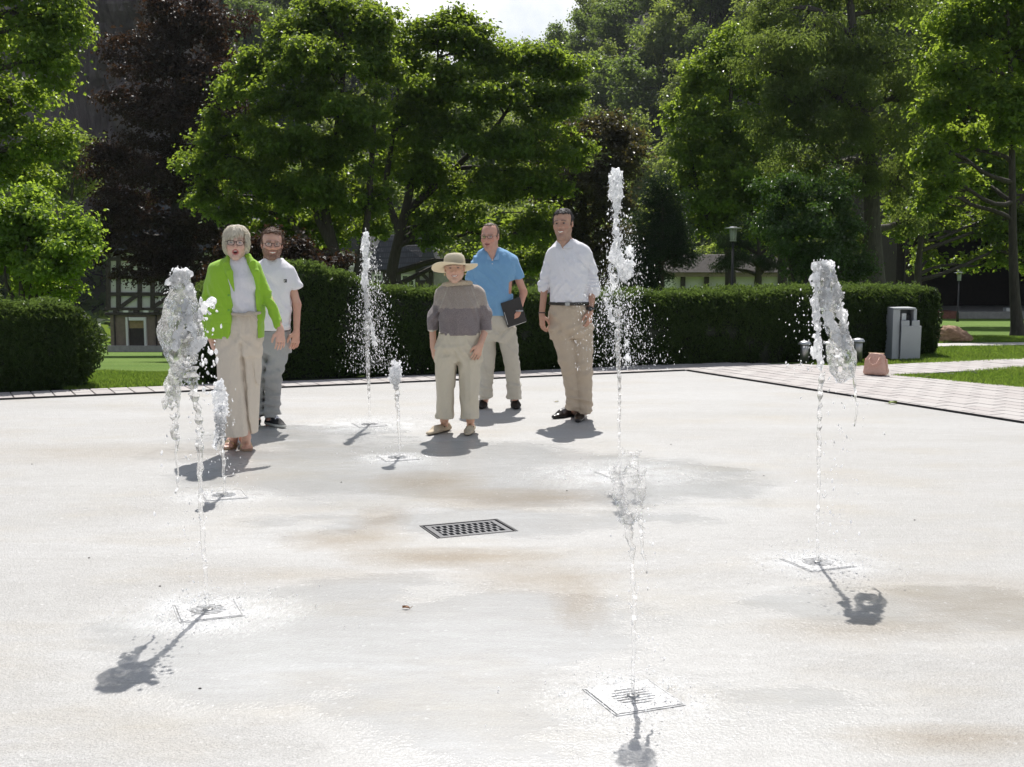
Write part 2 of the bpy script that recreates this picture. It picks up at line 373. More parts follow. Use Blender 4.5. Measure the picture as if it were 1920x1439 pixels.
# ---------------------------------------------------------------- paved border
OUT_L = [K + _l * 24 + np.array((-_l[1], _l[0])) * -0.62, ]
nl = np.array((_l[1], -_l[0])); nl = nl if nl[1] > 0 else -nl
BORDER = [K + _l * 16, K, K + _r * 9, G(1920, 728)[:2] + np.array((2.2, -2.6)), G(1920, 728)[:2], G(1667, 705)[:2], G(2100, 684)[:2], G(2100, 664)[:2],
          G(1597, 689)[:2], G(1500, 685)[:2], G(1372, 682)[:2], K + nl * 0.75 + _l * 0.4, K + nl * 0.6 + _l * 4, K + nl * 0.58 + _l * 16]
def clip(poly, cell):
    out = [np.asarray(p) for p in poly]
    for i in range(len(cell)):
        a, b = cell[i], cell[(i + 1) % len(cell)]; e = b - a; n = np.array((-e[1], e[0])); inp, out = out, []
        for j in range(len(inp)):
            p, q = inp[j], inp[(j + 1) % len(inp)]; dp, dq = np.dot(p - a, n), np.dot(q - a, n)
            if dp >= 0: out.append(p)
            if (dp >= 0) != (dq >= 0): out.append(p + (q - p) * (dp / (dp - dq)))
        if not out: return []
    return out
def area(p): p = np.array(p); return 0.5 * np.sum(p[:, 0] * np.roll(p[:, 1], -1) - p[:, 1] * np.roll(p[:, 0], -1))
def build_paving():
    nr_ = np.array((-_r[1], _r[0])); nr_ = nr_ if nr_[0] > 0 else -nr_
    bed = MB(); bed.prism([tuple(p + (nl * 0.034 if i in (0, 1) else 0) + (nr_ * 0.034 if i in (1, 2) else 0)) for i, p in enumerate(BORDER)], -0.03, 0.001)
    o = bed.build('paving', M['bed']); tag(o, 'pinkish grey paved border round the plaza', kind='structure')
    ux = _r; uy = np.array((-_r[1], _r[0]))
    W_, D_, J = 0.34, 0.20, 0.006
    slot = 0.03
    reg = [np.asarray(p) for p in BORDER]; reg[0] = reg[0] + nl * slot; nr = np.array((-_r[1], _r[0])); nr = nr if nr[0] > 0 else -nr
    reg[1] = K + nl * slot + nr * slot; reg[2] = reg[2] + nr * slot
    if area(reg) < 0: reg = reg[::-1]
    full = None; cells = []
    for jj in range(-75, 75):
        for ii in range(-60, 60):
            c = K + ux * ((ii + 0.5 * (jj & 1)) * W_) + uy * (jj * D_)
            if c[1] < 3 or c[0] > 11 or c[0] < -14: continue
            hw, hd = W_ / 2 - J, D_ / 2 - J
            cell = [c - ux * hw - uy * hd, c + ux * hw - uy * hd, c + ux * hw + uy * hd, c - ux * hw + uy * hd]
            p = clip(reg, cell)
            if len(p) < 3: continue
            ar = abs(area(p))
            if ar < 0.004: continue
            cells.append((c, p, ar > 0.985 * 4 * hw * hd))
    def size(c):
        x, y = c[0][0], c[0][1]; u = 960 + FPX * x / y
        return (1 if -20 < u < 1940 else 0) / y
    cells.sort(key=size, reverse=True)
    def slab(mb, p, z):
        if area(p) < 0: p = p[::-1]
        n = len(p); c = np.mean(p, 0); top = [q + (c - q) / max(np.linalg.norm(c - q), 1e-6) * 0.006 for q in p]
        V = [(q[0], q[1], z - 0.016) for q in p] + [(q[0], q[1], z - 0.005) for q in p] + [(q[0], q[1], z) for q in top]
        Fc = [tuple(range(2 * n, 3 * n))]
        for l in (0, 1): Fc += [(l * n + i, l * n + (i + 1) % n, (l + 1) * n + (i + 1) % n, (l + 1) * n + i) for i in range(n)]
        mb.add(V, Fc)
    rest = MB(); k = 0
    for c, p, isfull in cells:
        z = 0.015 + random.uniform(-0.002, 0.0015)
        if k < 298:
            k += 1
            if isfull:
                if full is None:
                    mb = MB(); hw, hd = W_ / 2 - J, D_ / 2 - J
                    slab(mb, [-ux * hw - uy * hd, ux * hw - uy * hd, ux * hw + uy * hd, -ux * hw + uy * hd], 0.0)
                    q = mb.build('paver', M['paver'], o, loc=(c[0], c[1], z)); full = q.data
                else:
                    q = obj('paver', full, o, (c[0], c[1], z))
            else:
                mb = MB(); slab(mb, [np.asarray(t) - c for t in p], 0.0); mb.build('paver', M['paver'], o, loc=(c[0], c[1], z))
        else: slab(rest, p, z)
    r = rest.build('pavers_beyond', M['paver'], o); tag(r, kind='stuff')
    # steel slot drain at the plaza's edge; step's shade put in the strip's colour
    mb = MB()
    for a, b, n in ((K + _l * 16, K, nl), (K, K + _r * 9, nr)):
        for off, w, z0, z1 in ((0.024, 0.006, -0.0155, 0.018),):
            mb.prism([tuple(a + n * off), tuple(b + n * off), tuple(b + n * (off + w)), tuple(a + n * (off + w))], z0, z1)
    ch = mb.build('slot_drain', M['darkmetal']); tag(ch, 'thin dark steel slot drain along the edge of the plaza', 'drain')
    mb = MB()
    for a, b, n in ((K + _l * 16, K, nl), (K, K + _r * 9, nr)):
        mb.prism([tuple(a + n * 0.008), tuple(b + n * 0.008), tuple(b + n * 0.024), tuple(a + n * 0.024)], -0.0158, -0.012)
    mb.build('channel_floor', M['black'], ch)
build_paving()

# gravel path in the park on the right
def ribbon(name, pts, m, z=0.006, label=None):
    P_ = [np.array(p) for p in pts]; mb = MB(); V = [(p[0], p[1], float(terr(p[0], p[1])) + z) for p in P_]
    mb.add(V, [tuple(range(len(V)))]); o = mb.build(name, m); tag(o, label, kind='structure'); return o
ribbon('park_path', [G(1745, 649.5), G(1920, 646), G(2200, 640), G(2200, 633), G(1920, 638.5), G(1745, 642)], M['path'], 0.02, 'pale gravel path crossing the lawn')

# ---------------------------------------------------------------- grass blades where the lawn is near
def in_poly(x, y, poly):
    r = np.zeros(len(x), bool); n = len(poly)
    for i in range(n):
        x0, y0 = poly[i]; x1, y1 = poly[(i + 1) % n]
        c = ((y0 > y) != (y1 > y)) & (x < (x1 - x0) * (y - y0) / (y1 - y0 + 1e-12) + x0); r ^= c
    return r
def grass(name, poly, n, h, label, parent=None):
    poly = [tuple(p[:2]) for p in poly]; P_ = np.array(poly); lo, hi = P_.min(0), P_.max(0)
    x = rng.uniform(lo[0], hi[0], n * 3); y = rng.uniform(lo[1], hi[1], n * 3)
    k = in_poly(x, y, poly); x, y = x[k][:n], y[k][:n]; n = len(x)
    z = terr(x, y); nz = vnoise(x * 1.7, y * 1.7, x * 0); hh = h * rng.uniform(0.5, 1.2, n) * (1 + 0.45 * nz)
    a = rng.uniform(0, 2 * np.pi, n); w = rng.uniform(0.004, 0.008, n) * 1.3; b = rng.uniform(0, 2 * np.pi, n); ln = hh * rng.uniform(0.1, 0.9, n)
    base = np.stack((x, y, z), -1); d = np.stack((np.cos(a) * w, np.sin(a) * w, 0 * w), -1)
    tip = base + np.stack((np.cos(b) * ln, np.sin(b) * ln, hh), -1)
    v = np.stack((base - d * 1.2, base + d * 1.2, tip), 1).reshape(-1, 3)
    i = np.arange(n)[:, None] * 3
    o = obj(name, npmesh(name, v, i + np.array((0, 1, 2)), M['grass']))
    tag(o, label, 'grass', kind='stuff'); return o
grass('grass', [G(1668, 706), G(1920, 729.5), G(2000, 737), G(2050, 688), G(1920, 690.5)], 26000, 0.055, 'rough sunlit grass corner between the paving and the side path')
grass('grass', [G(1510, 686), G(1597, 690), G(1700, 684.5), G(1920, 675.5), G(1990, 672), G(1990, 650), G(1745, 651), G(1720, 672), G(1500, 680)], 30000, 0.05, 'strip of grass in front of the long hedge and the grey cabinet')
grass('grass', [G(1745, 640), G(1920, 637.5), G(1990, 635), G(1990, 612), G(1745, 614)], 22000, 0.05, 'bright lawn beyond the gravel path')
grass('grass', [G(120, 732), G(380, 720), G(400, 668), G(180, 668)], 42000, 0.045, 'sunlit lawn seen between the two hedges on the left')

# ---------------------------------------------------------------- hedges
def leaf_arrays(c, nrm, size, asp=0.45, jit=0.6, axis=None, fold=0.18):
    """diamond leaves of two triangles: centres, outward normals, lengths"""
    n = len(c); nr = nrm + rng.normal(0, jit, (n, 3)); nr /= np.linalg.norm(nr, axis=1)[:, None] + 1e-9
    ax = rng.normal(0, 1, (n, 3)) if axis is None else axis + rng.normal(0, 0.5, (n, 3))
    ax -= nr * np.sum(ax * nr, 1)[:, None]; ax /= np.linalg.norm(ax, axis=1)[:, None] + 1e-9
    sd = np.cross(nr, ax); s = np.asarray(size)[:, None] if np.ndim(size) else size
    v = np.stack((c - ax * s * 0.5, c + sd * s * asp * 0.5 + nr * s * fold - ax * s * 0.06, c + ax * s * 0.5, c - sd * s * asp * 0.5 + nr * s * fold - ax * s * 0.06), 1)
    return v.reshape(-1, 3), (np.arange(n)[:, None] * 4 + np.array((0, 1, 2)), np.arange(n)[:, None] * 4 + np.array((0, 2, 3)))
def leaves_obj(name, c, nrm, size, m, parent, **kw):
    v, (a, b) = leaf_arrays(c, nrm, size, **kw); return obj(name, npmesh(name, v, np.concatenate((a, b)), m), parent)

def hedge(label, base_px, top_px, thick, n, end_l=0.1, end_r=0.1, shaggy=1.0, ends=(True, True)):
    b = np.array([G(*p)[:2] for p in base_px]); bx = np.array([p[0] for p in base_px], float)
    tx = np.array([p[0] for p in top_px], float); ty = np.array([p[1] for p in top_px], float)
    seg = np.linalg.norm(np.diff(b, axis=0), axis=1); L = np.concatenate(([0], np.cumsum(seg)))
    def front(t): return np.stack((np.interp(t, L, b[:, 0]), np.interp(t, L, b[:, 1])), -1)
    def H(t):
        px = np.interp(t, L, bx); p = front(t); py = np.interp(px, tx, ty)
        v = (719.5 - py) / FPX; hz = CAM_H + p[:, 1] * (-SP + v * CP) / (CP + v * SP)
        return hz
    d = (b[-1] - b[0]) / np.linalg.norm(b[-1] - b[0]); back = np.array((-d[1], d[0])); back = back if back[1] > 0 else -back
    root = empty('hedge', (b.mean(0)[0], b.mean(0)[1], 0), label, 'hedge')
    off = np.array((b.mean(0)[0], b.mean(0)[1], 0))
    # dark woody inside
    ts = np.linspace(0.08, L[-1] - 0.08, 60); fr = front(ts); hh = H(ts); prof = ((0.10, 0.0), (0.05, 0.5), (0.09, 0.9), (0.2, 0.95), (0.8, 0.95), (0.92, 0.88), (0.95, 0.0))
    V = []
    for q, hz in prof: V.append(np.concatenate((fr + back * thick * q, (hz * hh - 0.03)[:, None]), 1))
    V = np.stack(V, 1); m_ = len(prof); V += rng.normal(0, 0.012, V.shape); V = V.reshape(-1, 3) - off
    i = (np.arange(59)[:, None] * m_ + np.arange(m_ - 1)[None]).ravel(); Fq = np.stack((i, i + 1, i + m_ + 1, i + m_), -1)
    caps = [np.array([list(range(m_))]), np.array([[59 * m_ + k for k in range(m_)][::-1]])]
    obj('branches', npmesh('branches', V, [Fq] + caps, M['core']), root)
    # sprays of needles over front, top, ends
    def put(nn, t, q, hz, nrm, m, nm, sz, axis):
        fr = front(t); hh = H(t)
        wob = 0.045 * vnoise(t * 3.1, hz * 4, q * 3) + 0.035 * vnoise(t * 8, hz * 9, q * 9)
        c = np.concatenate((fr + back * (thick * q)[:, None], (hz * hh)[:, None]), 1) + nrm * (wob * shaggy + rng.normal(0, 0.02, nn) * shaggy)[:, None]
        c[:, 2] = np.maximum(c[:, 2], 0.0)
        leaves_obj(nm, c - off, nrm, rng.uniform(0.6, 1.3, nn) * sz, m, root, asp=0.3, jit=0.75, axis=axis)
    fwd = np.array((-back[0], -back[1], 0.15)); up = np.array((0, 0, 1.0))
    nf = int(n * 0.55); t = rng.uniform(0, L[-1], nf); hz = rng.uniform(0, 1, nf)
    q = 0.04 + 0.05 * (np.abs(hz - 0.5) * 2) ** 2 + 0.14 * np.clip(hz - 0.86, 0, 1) / 0.14 * np.clip(hz - 0.86, 0, 1) / 0.14
    put(nf, t, q, hz, np.tile(fwd, (nf, 1)), M['yew'], 'foliage', 0.066, np.tile((0, -0.4, 0.6), (nf, 1)))
    nt = int(n * 0.33); t = rng.uniform(0, L[-1], nt); q = rng.uniform(0.08, 0.95, nt)
    put(nt, t, q, 0.99 + 0.0 * t - 0.05 * np.clip((0.2 - q) / 0.12, 0, 1) ** 2, np.tile(up, (nt, 1)), M['yewnew'], 'young_growth', 0.06, np.tile((0, 0, 1.0), (nt, 1)))
    ns = int(n * 0.035); k0 = rng.uniform(0, L[-1], ns // 9 + 1); i = rng.integers(0, len(k0), ns); t = np.clip(k0[i] + rng.normal(0, 0.015, ns), 0, L[-1]); fr = front(t); u = rng.random(ns); ht = rng.uniform(0.03, 0.13, len(k0))[i]; qq = rng.uniform(0.05, 0.9, len(k0))[i]
    c = np.concatenate((fr + back * (thick * qq)[:, None] + rng.normal(0, 0.012, (ns, 2)), (H(t) * 0.985 + u * ht)[:, None]), 1)     # stray shoots on the top
    leaves_obj('stray_shoots', c - off, np.tile((0, -0.5, 0.4), (ns, 1)), rng.uniform(0.03, 0.06, ns), M['yewnew'], root, asp=0.28, jit=0.8, axis=np.tile((0, 0, 1.0), (ns, 1)))
    ne = int(n * 0.12)
    if ne:
        side = rng.random(ne) < 0.5; t = np.where(side, rng.normal(0, 0.05, ne), L[-1] + rng.normal(0, 0.05, ne)); q = rng.uniform(0.02, 0.96, ne); hz = rng.uniform(0, 1, ne)
        nr = np.where(side[:, None], np.array((-d[0], -d[1], 0.1)), np.array((d[0], d[1], 0.1)))
        bulge = np.sin(np.clip(hz, 0, 1) * np.pi * 0.9 + 0.15) * np.where(side, end_l, end_r) * rng.uniform(0.2, 1.0, ne)
        fr = front(np.clip(t, 0, L[-1])); c = np.concatenate((fr + back * (thick * q)[:, None], (hz * H(np.clip(t, 0, L[-1])))[:, None]), 1) + nr * bulge[:, None]
        leaves_obj('end_foliage', c - off, nr, rng.uniform(0.6, 1.4, ne) * 0.07, M['yew'], root, asp=0.3, jit=0.8, axis=nr * np.array((1, 1, 0)) + np.array((0, 0, 0.2)))
    return root
hedge('low clipped yew hedge at the left edge, its end ragged beside the lawn', [(-260, 748), (0, 738), (148, 728)], [(-260, 578), (120, 577), (200, 585)], 0.95, 42000, 0.05, 0.34)
hedge('long clipped yew hedge behind the people, taller and rounded at its left end', [(366, 716), (600, 707), (900, 697), (1200, 688), (1372, 682), (1500, 677), (1700, 669), (1752, 667)],
      [(366, 560), (430, 515), (540, 498), (610, 501), (655, 520), (720, 543), (800, 548), (1250, 553), (1500, 545), (1755, 541)], 0.85, 118000, 0.1, 0.14)
# ---------------------------------------------------------------- solid shaping: smooth unions sampled on a grid, skinned by surface nets
def snet(V, X, Y, Z, smooth=1):
    s = V < 0
    c = np.zeros(tuple(n - 1 for n in V.shape), np.int8)
    for a in (0, 1):
        for b in (0, 1):
            for d in (0, 1): c += s[a:a + c.shape[0], b:b + c.shape[1], d:d + c.shape[2]]
    I = np.argwhere((c > 0) & (c < 8)); idx = np.full(c.shape, -1, np.int32); idx[I[:, 0], I[:, 1], I[:, 2]] = np.arange(len(I))
    corners = [(a, b, d) for a in (0, 1) for b in (0, 1) for d in (0, 1)]
    val = np.stack([V[I[:, 0] + a, I[:, 1] + b, I[:, 2] + d] for a, b, d in corners], 1)
    acc = np.zeros((len(I), 3)); cnt = np.zeros(len(I))
    for i, ci in enumerate(corners):
        for j in range(i + 1, 8):
            cj = corners[j]
            if sum(abs(p - q) for p, q in zip(ci, cj)) != 1: continue
            m = (val[:, i] < 0) != (val[:, j] < 0); t = val[:, i] / (val[:, i] - val[:, j] + 1e-12)
            p = np.array(ci)[None] + (np.array(cj) - np.array(ci))[None] * t[:, None]
            acc[m] += p[m]; cnt[m] += 1
    fr = acc / cnt[:, None]; P_ = []
    for k, A in enumerate((X, Y, Z)): P_.append(A[I[:, k]] + fr[:, k] * (A[I[:, k] + 1] - A[I[:, k]]))
    P_ = np.stack(P_, 1); Fs = []
    nx, ny, nz = V.shape
    for ax in range(3):
        sl0 = [slice(1, -1)] * 3; sl1 = [slice(1, -1)] * 3; sl0[ax] = slice(0, -1); sl1[ax] = slice(1, None)
        a, b = s[tuple(sl0)], s[tuple(sl1)]; E = np.argwhere(a != b); ins = a[E[:, 0], E[:, 1], E[:, 2]]
        o1, o2 = [k for k in range(3) if k != ax]; E[:, o1] += 1; E[:, o2] += 1
        q = []
        for d1, d2 in ((-1, -1), (0, -1), (0, 0), (-1, 0)):
            e = E.copy(); e[:, o1] += d1; e[:, o2] += d2; q.append(idx[e[:, 0], e[:, 1], e[:, 2]])
        q = np.stack(q, 1); flip = ins if ax != 1 else ~ins
        q[~flip] = q[~flip][:, ::-1]; Fs.append(q)
    Fq = np.concatenate(Fs); Fq = Fq[(Fq >= 0).all(1)]
    if smooth:
        e = np.concatenate([Fq[:, [0, 1]], Fq[:, [1, 2]], Fq[:, [2, 3]], Fq[:, [3, 0]]]); n = len(P_)
        dg = np.bincount(e[:, 0], minlength=n) + np.bincount(e[:, 1], minlength=n)
        for _ in range(smooth):
            Q = np.stack([np.bincount(e[:, 0], P_[e[:, 1], k], n) + np.bincount(e[:, 1], P_[e[:, 0], k], n) for k in range(3)], 1) / np.maximum(dg, 1)[:, None]
            P_ = P_ * 0.45 + Q * 0.55
    return P_, Fq

class Vol:
    def __init__(s, X, Y, Z):
        s.X, s.Y, s.Z = [np.asarray(a, np.float32) for a in (X, Y, Z)]
        s.V = np.full((len(X), len(Y), len(Z)), 1.0, np.float32)
    @classmethod
    def box(c, lo, hi, h):
        return c(*[np.arange(lo[k] - 3 * h, hi[k] + 4 * h, h) for k in range(3)])
    def sl(s, lo, hi):
        r = []
        for A, a, b in zip((s.X, s.Y, s.Z), lo, hi): r.append(slice(max(0, np.searchsorted(A, a) - 1), np.searchsorted(A, b) + 1))
        return tuple(r)
    def grid(s, q): return s.X[q[0]][:, None, None], s.Y[q[1]][None, :, None], s.Z[q[2]][None, None, :]
    def put(s, fn, lo, hi, k, op=1):
        q = s.sl([a - 0.03 - k for a in lo], [a + 0.03 + k for a in hi])
        if any(t.stop - t.start <= 0 for t in q): return
        d = fn(*s.grid(q)).astype(np.float32); v = s.V[q]
        d = np.broadcast_to(d, v.shape)
        if op == 1: h = np.clip(0.5 + 0.5 * (v - d) / k, 0, 1); s.V[q] = v + (d - v) * h - k * h * (1 - h)
        elif op == -1: d = -d; h = np.clip(0.5 - 0.5 * (v - d) / k, 0, 1); s.V[q] = v + (d - v) * h + k * h * (1 - h)
        elif op == 2: s.V[q] = v + d
    def cone(s, a, ra, b, rb, k=0.01, flat=None, ff=1.0, op=1):
        a, b = np.asarray(a, float), np.asarray(b, float); ba = b - a; L2 = max(ba @ ba, 1e-9); r = max(ra, rb)
        def fn(x, y, z):
            px, py, pz = x - a[0], y - a[1], z - a[2]
            t = np.clip((px * ba[0] + py * ba[1] + pz * ba[2]) / L2, 0, 1)
            qx, qy, qz = px - t * ba[0], py - t * ba[1], pz - t * ba[2]
            if flat is not None:
                w = (qx * flat[0] + qy * flat[1] + qz * flat[2]) * (ff - 1); qx, qy, qz = qx + w * flat[0], qy + w * flat[1], qz + w * flat[2]
            return np.sqrt(qx * qx + qy * qy + qz * qz) - (ra + (rb - ra) * t)
        s.put(fn, np.minimum(a, b) - r, np.maximum(a, b) + r, k, op)
    def chain(s, pts, rad, k=0.012, **kw):
        for i in range(len(pts) - 1): s.cone(pts[i], rad[i], pts[i + 1], rad[i + 1], k, **kw)
    def ell(s, c, r, k=0.01, op=1, Mx=None):
        c = np.asarray(c, float); r = np.asarray(r, float); rm = max(r)
        def fn(x, y, z):
            px, py, pz = x - c[0], y - c[1], z - c[2]
            if Mx is not None: px, py, pz = [Mx[0, i] * px + Mx[1, i] * py + Mx[2, i] * pz for i in range(3)]
            k0 = np.sqrt((px / r[0]) ** 2 + (py / r[1]) ** 2 + (pz / r[2]) ** 2); k1 = np.sqrt((px / r[0] ** 2) ** 2 + (py / r[1] ** 2) ** 2 + (pz / r[2] ** 2) ** 2)
            return k0 * (k0 - 1) / np.maximum(k1, 1e-6)
        s.put(fn, c - rm, c + rm, k, op)
    def loft(s, rows, k=0.015, p=2.2, op=1, caps=True):
        """rows of z, cx, cy, rx, ry"""
        A = np.array(sorted(rows), float); zs = np.linspace(A[0, 0], A[-1, 0], 240)
        cols = [np.interp(zs, A[:, 0], A[:, j]) for j in range(1, 5)]
        ker = np.hanning(19); ker /= ker.sum(); cols = [np.convolve(np.pad(c, 9, mode='edge'), ker, 'valid') for c in cols]
        def fn(x, y, z):
            zz = np.clip(z, zs[0], zs[-1]); cx, cy_, rx, ry = [np.interp(zz, zs, c) for c in cols]
            u, w = np.abs((x - cx) / rx), np.abs((y - cy_) / ry); d = ((u ** p + w ** p + 1e-9) ** (1 / p) - 1) * np.minimum(rx, ry)
            return np.maximum(d, np.maximum(zs[0] - z, z - zs[-1])) if caps else d
        lo = (np.min(A[:, 1] - A[:, 3]), np.min(A[:, 2] - A[:, 4]), A[0, 0]); hi = (np.max(A[:, 1] + A[:, 3]), np.max(A[:, 2] + A[:, 4]), A[-1, 0])
        s.put(fn, lo, hi, k, op)
    def disp(s, fn): s.V += fn(s.X[:, None, None], s.Y[None, :, None], s.Z[None, None, :]).astype(np.float32) * (np.abs(s.V) < 0.05)
    def mesh(s, smooth=1): return snet(s.V, s.X, s.Y, s.Z, smooth)

# ---------------------------------------------------------------- materials for people
def vcol_mat(name, rough=0.8, sheen=0.0, bump=0.0, bscale=300.0, spec=0.3, sss=0.0, weave=0.0, trans=0.0, fold=0.0):
    t = NT(name); at = t.n('Attribute', attribute_name='Col'); co = t.coord(); col = at.outputs['Color']
    if weave:
        nz = t.noise(co, bscale, 3, 0.8); col = t.mix(t.rng(nz, 0.35, 0.65), t.mix(weave, col, (0.02, 0.018, 0.018)), t.mix(weave * 0.55, col, (0.8, 0.75, 0.7)))
    p = t.pbsdf(Base_Color=col, Roughness=rough, Specular_IOR_Level=spec, Sheen_Weight=sheen)
    if sss: t.set(p.inputs['Subsurface Weight'], sss); p.inputs['Subsurface Radius'].default_value = (0.012, 0.005, 0.003); p.inputs['Subsurface Scale'].default_value = 0.6
    nm = None
    if fold: nm = t.bump(t.noise(t.coord((1, 1, 0.6)), 26, 4, 0.55), fold, 0.03)
    if bump: nm = t.bump(t.noise(co, bscale, 3), bump, 0.004, nm)
    if nm is not None: t.set(p.inputs['Normal'], nm)
    if trans:
        tr = t.n('BsdfTranslucent'); t.set(tr.inputs[0], col); mx = t.n('MixShader'); mx.inputs[0].default_value = trans
        t.t.links.new(p.outputs[0], mx.inputs[1]); t.t.links.new(tr.outputs[0], mx.inputs[2]); return t.end(mx)
    return t.end(p)
M['skin'] = vcol_mat('skin', 0.48, 0.0, 0.15, 260, 0.42, 0.12)
M['hair'] = vcol_mat('hair', 0.6, 0.0, 0.0, 1, 0.2, 0, 0, 0.12)
M['cloth'] = vcol_mat('cloth', 0.85, 0.2, 0.25, 500, 0.2, 0, 0, 0.12, 0.4)
M['linen'] = vcol_mat('linen', 0.9, 0.15, 0.35, 420, 0.2, 0, 0.05, 0.06, 0.42)
M['knit'] = vcol_mat('knit', 0.95, 0.3, 0.9, 210, 0.1, 0, 0.30, 0.04, 0.15)
M['denim'] = vcol_mat('denim', 0.9, 0.1, 0.4, 380, 0.2, 0, 0.12, 0.0, 0.35)
M['leather'] = vcol_mat('leather', 0.28, 0.0, 0.2, 90, 0.5)
M['suede'] = vcol_mat('shoe_cloth', 0.75, 0.0, 0.3, 200, 0.3)
M['straw'] = vcol_mat('straw', 0.8, 0.0, 0.5, 240, 0.2, 0, 0.10, 0.35)
M['lens'] = (lambda t: t.end((lambda a, b, m: (t.t.links.new(a.outputs[0], m.inputs[1]), t.t.links.new(b.outputs[0], m.inputs[2]), m)[2])(t.n('BsdfTransparent'), t.n('BsdfGlossy', Roughness=0.05), t.n('MixShader', i0=0.10))))(NT('spectacle_lens'))
M['frame'] = simple('spectacle_frame', (0.03, 0.022, 0.02), 0.35, 0.2, 0.2)
M['eye'] = vcol_mat('eye', 0.12, 0, 0, 1, 0.6)
M['gold'] = simple('gilt_metal', (0.62, 0.47, 0.28), 0.3, 0.9, 0.1)

# ---------------------------------------------------------------- people
class Person:
    def __init__(s, label, foot, D=None):
        s.base = G(*foot); s.D = s.base[1] if D is None else D; s.sc = FPX / s.D
        s.root = empty('person', (s.base[0], s.base[1], 0), label, 'person')
    def W(s, px, py, y=0.0):
        p = PX(px, py, s.D + y); return p - s.base
    def rows(s, R_):          # py, left px, right px, depth centre, depth half
        o = []
        for py, a, b, yc, ry in R_:
            A, B = s.W(a, py, yc), s.W(b, py, yc); o.append((A[2], (A[0] + B[0]) / 2, yc, abs(B[0] - A[0]) / 2, ry))
        return o
    def part(s, name, vol, m, col, smooth=1, post=None, label=None):
        if hasattr(vol, 'hem'): vol.V = np.maximum(vol.V, (vol.hem - vol.Z)[None, None, :])      # clean hem under the folds
        v, f = vol.mesh(smooth)
        if post is not None: v = post(v)
        c = col(v) if callable(col) else np.tile(np.array(col, float), (len(v), 1))
        o = obj(name, npmesh(name, v, f, M[m], True, c), s.root)
        if label: o['label'] = label
        return o

def rotm(yaw, roll, pitch=0.0):
    return np.array(Matrix.Rotation(yaw, 3, 'Z') @ Matrix.Rotation(roll, 3, 'Y') @ Matrix.Rotation(pitch, 3, 'X'))

